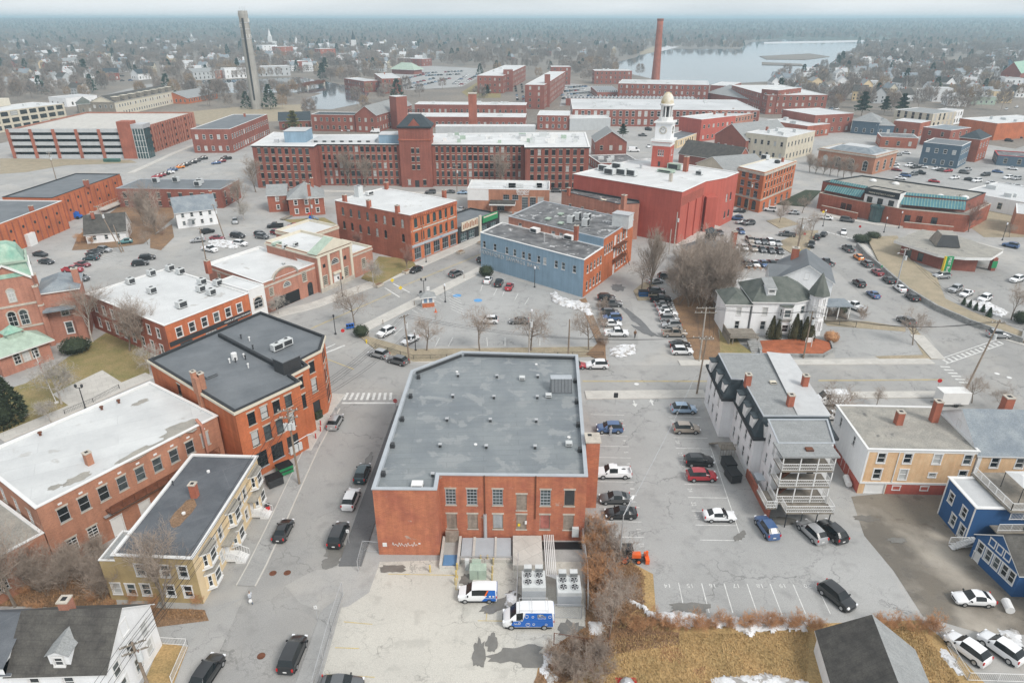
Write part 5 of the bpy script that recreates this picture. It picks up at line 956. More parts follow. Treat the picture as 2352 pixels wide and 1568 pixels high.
fb('brick_block','brick block with glazed stair slot below the cream bank','building',2121,292,2185,300,322,18,'brick_mill','shingle_blue',z=8.5,sp=5)
fb('brick_block','three storey brick house with dark hip roof near the sloping street','house',2205,315,2253,320,366,14,'brick_red','slate_dark',shape='hip',rh=3,z=10,sp=4,frame='trim_white')
fb('brick_block','low brick block with white parapet left of the slot building','building',2054,277,2115,283,304,14,'brick_red','roof_far',z=7,sp=4)
fb('brick_block','low dark-roofed brick shops behind the post office car park','building',2024,314,2110,318,342,14,'brick_red','roof_tar',z=5,sp=4)
fb('slate_apartments','slate blue three storey apartments over brick shops with white windows','building',2122,327,2210,336,374,16,'clap_slate','roof_slate',z=9.4,sp=3.0,frame='trim_white',h=1.6)
fb('blue_shop','dark blue low shop with red fascia stripe at the right edge','shop',2293,357,2365,362,380,14,'clap_slate','roof_tar','red_vivid',z=4.2,sp=4)
fb('white_office','long white flat-roofed building with solar-like panels behind the courthouse','building',2210,440,2400,474,470,26,'clap_white','roof_far',z=4.6,sp=6,win=True,hv=6)
fb('brick_house_end','pinkish brick house wall beyond the courthouse lawn, right edge','house',2335,490,2420,500,555,14,'brick_tan','roof_far',z=6,win=False)
def skylights(b,n,w_=.5,out=.5):
    a,d,Ln=b.edge(0);nn=V((-d.y,d.x));dep=(b.pl[3]-b.pl[0]).dot(nn);me=None
    for k in range(n):
        c=a+d*Ln*(k+.5)/n+nn*dep*.5
        if me is None: mb=MB();h_=Ln/n*.42;mb.quad((-h_,-dep*.42,0),(-h_*.1,-dep*.42,1.3),(-h_*.1,dep*.42,1.3),(-h_,dep*.42,0));mb.quad((-h_*.1,-dep*.42,1.3),(h_,-dep*.42,0),(h_,dep*.42,0),(-h_*.1,dep*.42,1.3),m=1);mb.quad((-h_,-dep*.42,0),(h_,-dep*.42,0),(-h_*.1,-dep*.42,1.3),m=1);me=mb.mesh('skylight');me.materials.append(MT('trim_white'));me.materials.append(MT('roof_slate'))
        inst('skylight',me,b.root,V((c.x,c.y,b.rz))-org(b.root),math.atan2(d.y,d.x))
for o_ in SAW: skylights(*o_)
# left distance
b=fb('office_mill','cream framed office mill with big dark industrial windows, left edge','mill',-30,260,146,238,300,24,'cream','roof_white',z=11,sp=5.6,w_=4.2,h=2.0,fl=3.4,hv=5,frame='trim_dark',edges=[0]);part(b,'rooftop_studio',['trim_cream'],*[(-330,-300,420,430,11,15)])
b=fb('townhouse_row','tan and cream terraced townhouses with dormers under construction','terrace',262,235,398,208,262,16,'trim_cream','shingle_dark',z=9,sp=3.2,fl=3,h=1.6,shape='gable',rh=3.6,frame='trim_white',wmats={3: 'wood_grey'})
a,d,Ln=b.edge(0);n=V((d.y,-d.x))
for k in range(8): c=a+d*(Ln*(k+.5)/8)-n*1.4;mb=MB();mb.obox(c,d,2.2,1.6,9,11.8);o=mb.build('dormer',['wood_grey'],b.root);mb=MB();mb.obox(c,d,2.5,1.9,11.8,12);mb.build('dormer_roof',['trim_cream'],o)
fb('low_brick_building','low orange brick workshop with long grey roof by the river, left','building',430,226,498,214,236,22,'brick_orange','shingle_grey',z=4,shape='gable',rh=4)
fb('white_shed','long white industrial shed with low pitched roof, left','shed',150,226,222,219,245,20,'clap_white','roof_far',z=6,sp=6)
fb('green_shed','dark shingled hip-roofed house beside the white industrial shed','house',178,240,213,238,262,12,'wood_grey','shingle_green',shape='hip',rh=4,z=6)
fb('row_house','long pale grey riverside apartment row with many small windows','building',442,166,492,163,186,14,'clap_grey','shingle_grey',shape='gable',rh=3,z=8,sp=4)
fb('row_house','pinkish brick riverside row between the pale apartment rows','building',493,163,514,161,184,12,'brick_pink','roof_far',z=8,sp=4)
fb('row_house','white riverside apartment row behind the tall concrete stack','building',515,158,567,156,182,14,'clap_white','roof_far',z=10,sp=4)
fb('corner_store','brick and dark green corner house with gable windows beyond the river','building',237,168,272,167,183,14,'brick_mill','slate_dark',shape='gable',rh=4,z=7,frame='trim_white')
fb('white_house','white house with grey hip roof beside the road across the river','house',316,170,345,168,184,12,'clap_white','slate_dark',shape='gable',rh=4,z=6)
fb('riverside_mill','grey-white riverside mill with roof hut right of the concrete stack','mill',590,154,665,152,178,18,'clap_grey','roof_far',z=10,sp=5)
fb('brick_mill','brick riverside mill half hidden by trees right of the grey mill','mill',668,142,710,140,160,20,'brick_mill','roof_far',z=10,sp=5)
fb('station_house','hip-roofed station building at the end of the far car park','station',900,159,950,161,169,16,'brick_mill','copper_pale',shape='hip',rh=7,z=5,win=False,over=2)
fb('brick_block','low brick block behind the hip-roofed station','building',913,134,970,136,152,20,'brick_mill','roof_far',z=9,sp=6)
fb('brick_block','red brick row with white trim in the far town centre left','building',735,113,770,112,127,20,'brick_red','roof_far',z=14,sp=7)
fb('white_block','white three storey block in the far town left of the church spire','building',602,105,636,104,126,20,'clap_white','roof_far',z=16,sp=8)
fb('brick_block','far brick block beside the white three storey block','building',637,108,672,107,126,20,'brick_red','roof_far',z=14,sp=8)
fb('warehouse','very long pale warehouse among the far woods, upper left','warehouse',77,76,195,75,83,60,'trim_white','roof_far',z=9,win=False)
fb('red_brick_church','red brick church with green roof and big arched window, right edge','church',2300,166,2345,168,200,40,'brick_mill','copper',shape='gable',rh=9,ax=1,z=12,win=False)
for x0,y0,x1,by,nm,wl in ((2148,203,2190,234,'white four storey tenement with porches, upper right','clap_white'),(2160,165,2222,178,'long low pale school-like block, upper right','cream'),(2196,180,2240,195,'white flat block with balconies, upper right','clap_white'),(1932,192,1964,215,'white flat-roofed tenement left of the tall pines','clap_white'),(1901,200,1930,216,'grey house with dark roof left of the white tenement','clap_grey'),(1987,187,2018,208,'white tenement between the trees behind the tall pines','clap_white'),(2110,207,2140,226,'small white block right of the pines','clap_white'),(2236,157,2266,170,'white boarding house near the red church','clap_white'),(2180,224,2225,244,'white house with grey hip roof below the tenement','clap_white'),(2310,180,2352,215,'white three storey house right of the red church','clap_white'),(2236,222,2290,240,'green-grey low block near the sloping street','copper_pale'),(2285,210,2330,236,'pale yellow three storey house by the sloping street','clap_yellow')):
    fb('tenement',nm,'house',x0,y0,x1,y0+1,by,14,wl,'roof_far' if 'flat' in nm or 'tenement' in nm else 'shingle_grey',sp=3.6,fl=3.2,h=1.5,w_=1.0,frame='trim_white',shape='hip' if 'hip' in nm or 'dark roof' in nm else None)
# --- stacks, steeples, bridge
t=empty('concrete_stack',P(591,250),'tall tapered concrete stack with antenna collars and cable, left','stack');p=P(591,250);mb=MB();mb.lathe(p,[(4.0,0),(3.8,20),(3.2,48),(3.0,60),(3.0,62.5)],16);mb.build('shaft',['stack_concrete'],t,smooth=True);mb=MB();mb.box(p.x-.2,p.x+.9,p.y-4.0,p.y-2.9,6,58);mb.build('cable_tray',['metal_dark'],t)
for z in (55,51,45): mb=MB();mb.lathe((p.x,p.y,z),[(2.9,0),(3.3,.1),(3.3,.5),(2.7,.6)],16);mb.build('antenna_collar',['metal'],t)
for k in range(14): th=k*2.4;mb=MB();zz=46+(k % 5)*3.2;mb.box(p.x+3.2*math.cos(th)-.2,p.x+3.2*math.cos(th)+.2,p.y+3.2*math.sin(th)-.2,p.y+3.2*math.sin(th)+.2,zz,zz+2.2);mb.build('antenna',['trim_white'],t)
for k in range(3): mb=MB();mb.tube((p.x-1.5+k*1.5,p.y,62.5),(p.x-1.5+k*1.5,p.y,65),.12);mb.build('antenna',['metal'],t)
p=P(1505,188);t=empty('brick_chimney',p,'tall slender red brick chimney rising to the skyline','chimney');mb=MB();mb.lathe(p,[(4.4,0),(3.9,15),(3.0,50),(3.0,57.5)],16);mb.build('shaft',['brick_red'],t,smooth=True);mb=MB();mb.lathe((p.x,p.y,55.6),[(3.1,0),(3.3,.3),(3.3,1.9),(2.8,2.0)],16);mb.build('rim',['brick_mill'],t)
p=P(1087,303);t=empty('square_chimney',p,'freestanding square brick chimney standing behind the big mill','chimney');mb=MB();mb.box(p.x-2.2,p.x+2.2,p.y-2,p.y+2,0,20.3);mb.build('shaft',['brick_red'],t);mb=MB();mb.box(p.x-2.4,p.x+2.4,p.y-2.2,p.y+2.2,20.3,20.8);mb.build('cap',['stone'],t)
for x,by,ty,lab,m in ((622,104,66,'slim white church steeple in the far town, left','trim_white'),(814,118,70,'dark-pointed church spire on white belfry in the far town','trim_white'),(682,106,84,'small white cupola steeple between the two far spires','trim_white'),(800,116,88,'low white chapel belfry near the dark spire','trim_white'),(442,96,76,'tiny white steeple among the woods beyond the river','trim_white')):
    p=P(x,by);z=hgt(x,by,ty);t=empty('steeple',p,lab,'steeple');s_=z*.09+.8;mb=MB();mb.box(p.x-s_,p.x+s_,p.y-s_,p.y+s_,0,z*.55);mb.build('belfry',[m],t);mb=MB();mb.lathe((p.x,p.y,z*.55),[(s_*1.1,0),(.1,z*.45)],8);mb.build('spire',['slate_dark' if 'dark' in lab else m],t)
    mb=MB();mb.box(p.x-s_*2.2,p.x+s_*2.2,p.y-1,p.y+22,0,8);mb.build('nave',[m],t)
A,B_=P(642,215),P(742,196);t=empty('rail_bridge',A,'low steel girder bridge crossing the river, left','bridge');d=(B_-A).to_2d();L_=d.length;d.normalize();c=((A+B_)/2).to_2d();mb=MB();mb.obox(c,d,L_/2,2.5,3.2,4.0);mb.build('deck',['wood_grey'],t)
for s_ in (-2.6,2.6): mb=MB();mb.obox(c+V((-d.y,d.x))*s_,d,L_/2,.25,2.2,4.8);mb.build('girder',['rust'],t)
for k in (.12,.55,.97): mb=MB();mb.obox(A.to_2d()+d*L_*k,d,1.2,3,-.5,3);mb.build('pier',['stone'],t)
from mathutils import noise as mnoise
# ================================================================ ground, roads, water
GI=[0]
def gp(name,pts,m,z=.004,px=True,kind='structure',th=0,label=None,cat=None):
    pl=[P(*p).to_2d() if px else V(p) for p in pts]
    ar=sum(pl[i-1].x*pl[i].y-pl[i].x*pl[i-1].y for i in range(len(pl)))
    if ar<0: pl.reverse()
    GI[0] += 1;z += .0006*GI[0]
    mb=MB()
    if th: mb.prism(pl,-.05-.0006*GI[0],z)
    else: mb.quad(*[(*p,z) for p in pl])
    return mb.build(name,[m],kind=kind,label=label,cat=cat)
mb=MB();mb.quad((-14000,-300,0),(14000,-300,0),(14000,24000,0),(-14000,24000,0));mb.build('ground',['ground'],kind='structure')
gp('town_asphalt',[(-262,8),(200,8),(255,330),(205,420),(150,470),(20,420),(-30,330),(-120,345),(-160,400),(-262,400)],'asphalt',.004,px=False)
gp('road',[(440,1640),(560,1370),(583,1318),(659,1171),(744,998),(790,905),(911,905),(911,935),(825,1166),(734,1403),(650,1640)],'road_asphalt',.008)
gp('road',[(745,905),(705,800),(830,790),(945,838),(1400,838),(2180,838),(2470,838),(2480,905),(1380,903),(911,903)],'road_asphalt',.0081)
gp('road',[(690,800),(590,790),(680,725),(935,622),(1060,572),(1140,545),(1230,500),(1300,470),(1380,480),(1250,540),(1110,606),(960,680),(815,752),(840,792)],'road_asphalt',.0082)
gp('road',[(1895,520),(2080,535),(2350,640),(2480,690),(2480,1000),(2300,960),(2180,838),(2130,770),(1990,690),(1930,630),(1860,590)],'road_asphalt',.0083)
gp('parking_lot',[(1345,918),(1605,903),(1640,1010),(1760,1160),(1870,1190),(2000,1230),(2105,1424),(1505,1424),(1500,1310),(1400,1262),(1370,1050)],'lot_asphalt',.012)
gp('parking_lot',[(850,740),(1110,620),(1330,690),(1375,790),(940,795)],'lot_asphalt',.0125)
gp('concrete_yard',[(715,1640),(793,1362),(872,1290),(1030,1285),(1335,1290),(1345,1440),(1235,1560),(1200,1640)],'concrete_lot',.012)
gp('sand_drift',[(655,1345),(720,1310),(790,1300),(872,1292),(848,1360),(800,1392),(735,1402),(690,1385)],'asphalt',.0165)
gp('dirt_yard',[(1955,1140),(2160,1120),(2300,1180),(2400,1300),(2400,1460),(2240,1450),(2120,1415),(2052,1310),(1985,1230)],'dirt',.012)
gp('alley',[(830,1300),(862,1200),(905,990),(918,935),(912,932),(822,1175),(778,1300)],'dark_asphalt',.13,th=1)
gp('sidewalk',[(722,1562),(785,1368),(738,1404),(668,1600),(705,1600)],'lot_asphalt',.12,th=1)
gp('driveway',[(372,1420),(480,1395),(560,1372),(470,1420),(420,1500),(370,1470)],'lot_asphalt',.016)
gp('driveway',[(1875,750),(2100,745),(2140,812),(1920,822),(1905,790)],'dark_asphalt',.012).data.materials[0]=MT('lot_asphalt')
def strip(name,pts,w_,m,z=.13,px=True,side=0,kerb=True):
    """paved strip of width w_ along points; side 1/-1 shifts it"""
    q=[P(*p).to_2d() if px else V(p) for p in pts];Lf,Rt=[],[]
    for i,p in enumerate(q):
        d=(q[min(i+1,len(q)-1)]-q[max(i-1,0)]).normalized();n=V((-d.y,d.x));c=p+n*side*w_/2;Lf.append(c+n*w_/2);Rt.append(c-n*w_/2)
    GI[0] += 1;z += .0006*GI[0];mb=MB()
    for i in range(len(q)-1): mb.prism([Rt[i],Rt[i+1],Lf[i+1],Lf[i]],-.05,z)
    o=mb.build(name,[m],kind='structure')
    if kerb:
        for S,s_ in ((Lf,1),(Rt,-1)):
            mb=MB()
            for i in range(len(q)-1):
                d=(S[i+1]-S[i]).normalized();n=V((-d.y,d.x))*s_;mb.prism([S[i],S[i+1],S[i+1]+n*.16,S[i]+n*.16][::s_],-.05,z+.01)
            mb.build('kerb',['kerb'],o)
    return o
strip('sidewalk',[(545,1345),(570,1300),(612,1215),(652,1130),(700,1030),(752,938)],2.0,'lot_asphalt',side=-1)
strip('sidewalk',[(690,1035),(748,935),(772,905)],3.0,'concrete',.15)
strip('sidewalk',[(822,762),(960,692),(1108,618)],2.6,'concrete')
strip('sidewalk',[(612,728),(720,702),(850,655),(955,612),(1058,567),(1130,535)],3.2,'concrete')
strip('sidewalk',[(945,826),(1130,836),(1385,836)],1.8,'concrete');strip('sidewalk',[(1560,834),(1900,832),(2140,830)],1.7,'concrete')
strip('sidewalk',[(1345,908),(1620,905)],2.4,'concrete');strip('sidewalk',[(1890,908),(2190,906)],1.8,'concrete')
strip('sidewalk',[(1975,560),(2075,640),(2190,720),(2300,775),(2400,805)],1.5,'concrete');strip('sidewalk',[(2105,770),(2155,825)],2.2,'concrete')
strip('sidewalk',[(1880,492),(2010,515),(2130,530),(2300,575)],2.2,'concrete');strip('sidewalk',[(640,437),(900,442),(1060,445)],2.0,'concrete');strip('sidewalk',[(1556,566),(1660,505),(1700,478)],3.0,'concrete')
strip('sidewalk',[(300,398),(400,352),(470,325)],2.2,'concrete');strip('sidewalk',[(0,1008),(140,950),(270,893),(345,862)],2.6,'concrete')
# sparser green and dry grounds
gp('lawn',[(1215,1640),(1240,1510),(1300,1465),(1345,1440),(1345,1205),(1398,1215),(1402,1266),(1500,1318),(1508,1424),(1860,1432),(2110,1424),(2160,1462),(2330,1640)],'dry_grass',.016)
gp('leaf_litter',[(1345,1205),(1392,1215),(1400,1266),(1470,1310),(1478,1390),(1400,1440),(1560,1452),(1560,1480),(1420,1500),(1300,1568),(1225,1568),(1260,1490),(1345,1440)],'litter',.02)
gp('leaf_litter',[(-20,1330),(110,1260),(250,1290),(270,1392),(470,1400),(480,1425),(360,1440),(330,1400),(40,1392),(-20,1392)],'litter',.016)
gp('lawn',[(370,1475),(432,1485),(400,1568),(330,1568)],'dry_grass',.016)
gp('lawn',[(-20,905),(60,880),(205,790),(250,760),(345,800),(345,858),(270,888),(-20,1004)],'green_grass',.016)
gp('forecourt',[(120,905),(235,850),(290,885),(170,940)],'concrete',.02)
gp('verge',[(815,765),(860,778),(950,803),(1384,797),(1390,818),(950,832),(868,808)],'pale_grass',.14,th=1)
gp('leaf_litter',[(1330,690),(1345,685),(1390,790),(1392,832),(1345,815),(1372,790)],'litter',.15,th=1)
gp('leaf_litter',[(1545,690),(1620,640),(1700,640),(1660,700),(1650,760),(1660,828),(1598,832),(1570,760)],'litter',.016)
gp('tree_bed',[(1455,668),(1480,648),(1515,660),(1508,690),(1465,690)],'pale_grass',.12,th=1)
gp('lawn',[(1650,700),(1700,790),(1760,828),(1655,832)],'green_grass',.02)
gp('mulch_bed',[(1745,786),(1870,780),(1905,790),(1908,806),(1890,815),(1750,815)],'mulch',.35,th=1)
gp('lawn',[(1990,548),(2060,545),(2090,600),(2150,640),(2170,690),(2230,720),(2300,745),(2352,770),(2352,790),(2250,752),(2110,690),(2020,610)],'pale_grass',.5,th=1)
gp('lawn',[(2205,505),(2290,470),(2352,500),(2352,545),(2260,545)],'pale_grass',.016)
gp('traffic_island',[(1780,560),(1850,530),(1880,530),(1868,560),(1850,590),(1830,590)],'pale_grass',.13,th=1)
gp('traffic_island',[(1760,508),(1800,500),(1835,515),(1790,525)],'pale_grass',.13,th=1)
gp('planting',[(1780,470),(1850,438),(1885,440),(1850,475)],'hedge',.3,th=1)
gp('verge',[(2010,818),(2120,815),(2085,752),(2100,750),(2160,825),(2020,824)],'pale_grass',.016)
gp('verge',[(1890,735),(1990,738),(2080,752),(2080,762),(1900,748)],'pale_grass',.02)
gp('lawn',[(830,640),(870,590),(945,595),(955,610),(870,655)],'green_grass',.13,th=1)
gp('lawn',[(345,545),(395,515),(400,545),(370,575),(345,570)],'litter',.016);gp('leaf_litter',[(180,540),(280,470),(395,440),(400,500),(330,560),(240,572),(165,575)],'litter',.0155)
gp('lawn',[(650,505),(745,500),(790,525),(745,545),(690,520)],'green_grass',.016)
gp('bare_earth',[(0,364),(300,368),(315,374),(150,380),(60,396),(0,400)],'pale_grass',.016);gp('river_bank',[(380,262),(560,245),(700,240),(690,275),(470,290)],'pale_grass',.016)
gp('lawn',[(1060,212),(1120,175),(1150,175),(1150,225),(1080,226)],'green_grass',.016)
gp('far_road',[(200,230),(330,195),(420,186),(430,192),(345,203),(220,240)],'road_asphalt',.016)
gp('far_car_park',[(905,172),(960,150),(1110,158),(1100,178),(1060,200),(930,208)],'lot_asphalt',.016);gp('far_car_park',[(1285,245),(1300,190),(1370,200),(1370,232)],'lot_asphalt',.016);gp('far_car_park',[(2010,400),(2060,372),(2130,390),(2352,395),(2352,440),(2200,440)],'lot_asphalt',.016);gp('far_road',[(2090,378),(2240,372),(2400,320),(2400,345),(2280,385)],'road_asphalt',.016)
m_=mat('water',(.10,.13,.15),r=.06,v=.3,s=.02,fine=0,spec=.9)
gp('river',[(420,190),(560,184),(690,178),(760,190),(850,208),(838,236),(760,252),(690,250),(700,228),(742,214),(640,213),(500,214)],'water',.02)
gp('river',[(1380,152),(1462,132),(1485,113),(1700,113),(1722,98),(1800,90),(2085,92),(2065,98),(1965,101),(1985,112),(1900,150),(1850,178),(1760,188),(1560,198),(1500,182),(1440,168)],'water',.02)
for k,pts in enumerate(([(1745,130),(1860,124),(1905,131),(1850,138),(1760,137)],[(1750,144),(1840,148),(1846,152),(1750,150)],[(1470,120),(1500,108),(1520,106),(1515,117),(1470,127)])): gp('mud_bank',pts,'ground' if k<2 else 'pale_grass',.6,th=1)
for pts in ([(1755,97),(1960,93),(2080,91),(2080,94),(1900,99),(1755,101)],[(1480,117),(1530,106),(1560,108),(1520,118)]): gp('ice_margin',pts,'snow',.05)
# ---------------------------------------------------------------- painted markings
def mark(a,b_,w_,m='paint_white',z=.032,parent=None,name='painted_line'):
    A,B_=P(*a).to_2d(),P(*b_).to_2d();d=(B_-A);L_=d.length;d.normalize();n=V((-d.y,d.x))*w_/2;mb=MB();mb.quad((*(A-n),z),(*(B_-n),z),(*(B_+n),z),(*(A+n),z));return mb.build(name,[m],kind='structure')
for k in range(9): x=790+k*13.3;mark((x,918.4),(x+8.8-k*.9,902),.45,name='crosswalk_bar')
mark((785,925.5),(908,925.5),.5,name='stop_line');mark((744.6,822),(812.6,848),.18,'paint_yellow');mark((737,815),(792,793),.5,name='stop_line');mark((730,808),(770,790),.3,name='crosswalk_bar')
for a,b_ in (((1338,874.5),(1628,874.5)),((1880,873),(2168,871)),((714,754),(898,673.7)),((926,656),(1105,583))):
    mark(a,b_,.13,'paint_yellow');mark((a[0],a[1]+1.8),(b_[0],b_[1]+1.8),.13,'paint_yellow')
for a,b_ in (((884,661),(918,682.5)),((903,651),(941,672))): mark(a,b_,.35,name='crosswalk_bar')
for c,r,y,x0,x1 in ((2,2,715,755,1058),(2,2,810,1030,1070),(2,2,905,830,1088),(2,2,1002,815,1105),(2,2,1105,805,1120),(2,2,1220,1100,1135),(2,2,1325,815,1155),(2,2,1447,820,1175),(2,2,1556,830,1200),(2,2,735,1465,1758),(2,2,925,1510,1820),(2,2,1022,1530,1850),(2,2,1130,1560,1610),(2,2,1235,1585,1630),(2,2,1350,1610,1955),(2,2,1470,1640,1995),(2,3,120,875,1218),(2,3,260,885,1243),(2,3,408,935,1265),(2,3,25,1675,1790),(2,3,153,1710,2080),(2,3,290,1750,2130)): mark(Q(c,r,x0,y),Q(c,r,x1,y+6),.11)
mark(Q(2,2,1845,1005),Q(2,3,2130,290),.11)
for c,a,b_ in ((2,(1555,680),(1610,940)),(2,(1765,685),(1835,955)),(2,(1970,685),(2050,955)),(2,(2180,690),(2280,980)),(3,(75,690),(185,975)),(3,(285,695),(400,965)),(3,(495,695),(625,965))): mark(Q(c,3,*a),Q(c,3,*b_),.11)
def gtext(s,xy,size,rz,m='paint_white',name='stall_number'):
    p=P(*xy);o=text(s,size,m,None,(p.x,p.y,.033),rz,rx=0,name=name,ext=0);return tag(o,kind='structure')
for s_,c,r,x,y in (('1',2,2,1040,680),('2',2,2,1052,768),('3',2,2,1066,858),('4',2,2,1080,955),('5',2,2,1096,1060),('6',2,2,1113,1165),('8',2,2,1153,1392),('9',2,2,1171,1512),('10',2,3,1192,62),('11',2,3,1215,205),('12',2,3,1238,340),('13',2,3,1258,470)): gtext(s_,Q(c,r,x,y),.85,math.pi/2)
for s_,c,x in (('14',2,1450),('15',2,1655),('16',2,1860),('17',2,2075),('18',2,2290),('19',3,180),('20',3,405)): gtext(s_,Q(c,3,x,690),.85,math.pi)
for s_,r,x,y in (('30',2,1487,775),('28',2,1530,965),('27',2,1556,1078),('26',2,1584,1180),('25',2,1612,1290),('24',2,1642,1405),('22',2,1674,1530),('21',3,1706,80)): gtext(s_,Q(2,r,x,y),.85,-math.pi/2)
for x, f in ((1153, -1), (1313, 1)):   # entrance arrows
    p=P(*Q(2,2,x,610));mb=MB();mb.quad((p.x-.12,p.y-.8,.032),(p.x+.12,p.y-.8,.032),(p.x+.12,p.y+.8,.032),(p.x-.12,p.y+.8,.032));mb.quad(*[(p.x+a,p.y+b_,.0325) for a,b_ in (((-.45,.3*f),(.45,.3*f),(0,1.3*f)) if f>0 else ((.45,-.3),(-.45,-.3),(0,-1.3)))]);mb.build('painted_arrow',['paint_white'],kind='structure')
for a,b_ in ((Q(1,3,1225,600),Q(1,3,1860,612)),(Q(1,3,1860,612),Q(1,3,1838,742)),(Q(1,3,1838,742),Q(1,3,1900,745)),(Q(1,3,2135,860),Q(1,3,2115,1025)),(Q(1,3,2040,1025),Q(1,3,2280,1028)),(Q(1,3,820,1035),Q(1,3,1080,1058)),(Q(1,3,740,1270),Q(1,3,960,1278)),(Q(1,3,660,1515),Q(1,3,1100,1540))): mark(a,b_,.1,'paint_yellow')
for k in range(9): a=Q(1,1,1440+k*42,1330-k*17);mark(a,(a[0]+14,a[1]+7.5),.12)
for k in range(7): a=Q(1,1,1760+k*6,1165+k*26);mark(a,(a[0]+30,a[1]+14),.12)
for x,y in ((1050,679),(1098,690)): p=P(x,y);mb=MB();mb.lathe((p.x,p.y,.031),[(1.0,0)],12);mb.build('blue_marking',['paint_blue'],kind='structure')
for x0,y0,x1,y1 in ((1108,655,1104,668),(1142,662,1134,678),(1160,664,1154,680),(1190,674,1182,690),(1215,684,1205,700),(1000,795,1010,775),(1030,795,1040,775),(1120,795,1118,775),(1160,795,1160,775),(1240,795,1240,778),(880,760,895,745),(905,770,925,752)): mark((x0,y0),(x1,y1),.12)
for k in range(13): t=k/12;a=(2166+t*125,826-t*42);mark(a,(a[0]+12,a[1]+7-t*2),.5,name='crosswalk_bar')
mark((2160,824),(2290,780),.2,name='crosswalk_bar');mark((2172,836),(2305,790),.2,name='crosswalk_bar')
for k in range(6): x,y=2160+k*8.5,842+k*7.2;mark((x,y),(x+22,y+1),.45,name='crosswalk_bar')
for k in range(9): x,y=1898+k*11,532+k*3;mark((x,y),(x+9,y+3.5),.5,name='crosswalk_bar')
for x,y in ((2290,858),(2318,867),(660,1315),(627,1316),(600,1506),(1462,882),(747,955)): p=P(x,y);mb=MB();mb.lathe((p.x,p.y,.031),[(.42,0)],14);mb.build('manhole_cover',['rust' if x<800 else 'trim_white'],kind='structure')
# far and middle car park bay lines
for (x0,y0),(x1,y1),n_,dx,dy in (((1660,604),(1790,620),8,-3,8),((1690,570),(1800,585),8,-3,8),((215,600),(250,578),7,22,5),((410,385),(520,358),14,8,3),((2105,415),(2340,440),16,-4,5),((2090,395),(2330,412),16,-4,5)):
    for k in range(n_): t=k/(n_-1);a=(x0+(x1-x0)*t,y0+(y1-y0)*t);mark(a,(a[0]+dx,a[1]+dy),.13)
class _G: rz=.036
def wet(x,y,rx,ry,seed,m='wet',ang=0.0): o=patch(None,x,y,rx,ry,m,seed,.034,ang,'puddle' if m=='wet' else 'asphalt_patch');return o
for q in ((772,1268,1.3,2.0,1),(758,1292,1.1,.9,2),(1190,1500,2.9,1.0,3,'wet',.2),(1225,1515,2.2,.8,4),(1140,1392,1.8,.8,5,'wet',.5),(1178,1372,.9,1.1,6),(1072,1330,.9,1.0,7),(1310,1445,1.4,1.2,8),(1100,1500,.7,1.8,9),(1130,1475,.6,1.2,10),(1585,1395,2.4,.8,11),(1700,1230,1.3,.5,12,'wet',.8),(900,1305,1.6,.7,13),(2060,1240,1.2,.5,14),(1990,1190,1.6,.6,15),(1790,1195,2.5,.8,16),(845,1060,.5,2.4,17),(700,880,.6,1.2,18)): wet(*q)
for q in ((1462,735,.9,8,20,'dark_asphalt',.28),(1480,760,1.0,3.5,21,'dark_asphalt',.6),(1420,660,1.6,2.4,22,'dark_asphalt')): wet(*q)
gp('asphalt_patch',[(1392,700),(1448,690),(1462,740),(1466,790),(1398,790)],'dark_asphalt',.01).data.materials[0]=MT('road_asphalt')
# ---------------------------------------------------------------- snow banks
def snow(label,pts,h,seed=1):
    pl=[P(*p).to_2d() for p in pts];n=len(pl);rn=random.Random(seed);g=.22;mb=MB();idx={}
    def dist(q):
        ins=False;dm=1e9
        for i in range(n):
            a,b_=pl[i-1],pl[i];t=max(0,min(1,(q-a).dot(b_-a)/max(1e-9,(b_-a).length_squared)));dm=min(dm,(q-a-(b_-a)*t).length)
            if (a.y>q.y) != (b_.y>q.y) and q.x<(b_.x-a.x)*(q.y-a.y)/(b_.y-a.y)+a.x: ins=not ins
        return dm if ins else -dm
    x0,x1,y0,y1=min(p.x for p in pl)-.5,max(p.x for p in pl)+.5,min(p.y for p in pl)-.5,max(p.y for p in pl)+.5
    g=max(g,(x1-x0)*(y1-y0)/4000);nx,ny=int((x1-x0)/g)+1,int((y1-y0)/g)+1;Z={}
    for i in range(nx+1):
        for j in range(ny+1):
            q=V((x0+i*g,y0+j*g));N_=mnoise.noise((q.x*.9,q.y*.9,seed))*.5+mnoise.noise((q.x*2.6,q.y*2.6,seed))*.3;d=dist(q)+N_*.75
            if d>-.12: Z[i,j]=(q,.03+max(-.03,h*(1-math.exp(-max(0,d)/.45))*(.75+.9*N_+rn.uniform(-.08,.08))))
    def vi(k):
        if k not in idx: idx[k]=len(mb.v);q,z=Z[k];mb.v.append((q.x,q.y,z))
        return idx[k]
    for i,j in Z:
        if (i+1,j) in Z and (i,j+1) in Z and (i+1,j+1) in Z: mb.f.append((vi((i,j)),vi((i+1,j)),vi((i+1,j+1)),vi((i,j+1))));mb.m.append(0)
    return mb.build('snow_bank',['snow'],label=label,cat='snow',smooth=True)
snow('curved dirty snow bank along the edge of the middle car park',[(1262,674),(1275,670),(1290,682),(1325,692),(1352,697),(1363,725),(1352,732),(1340,716),(1300,706),(1270,694)],.6,1)
snow('snow pile by the lot exit below the parked pickups',[(1400,800),(1425,792),(1458,792),(1460,812),(1430,822),(1402,818)],.5,2)
snow('long melting snow bank behind the numbered stalls',[(1430,1366),(1470,1384),(1500,1412),(1560,1402),(1640,1420),(1760,1418),(1860,1430),(1850,1448),(1740,1452),(1720,1462),(1680,1442),(1560,1440),(1500,1424),(1470,1400)],.7,3)
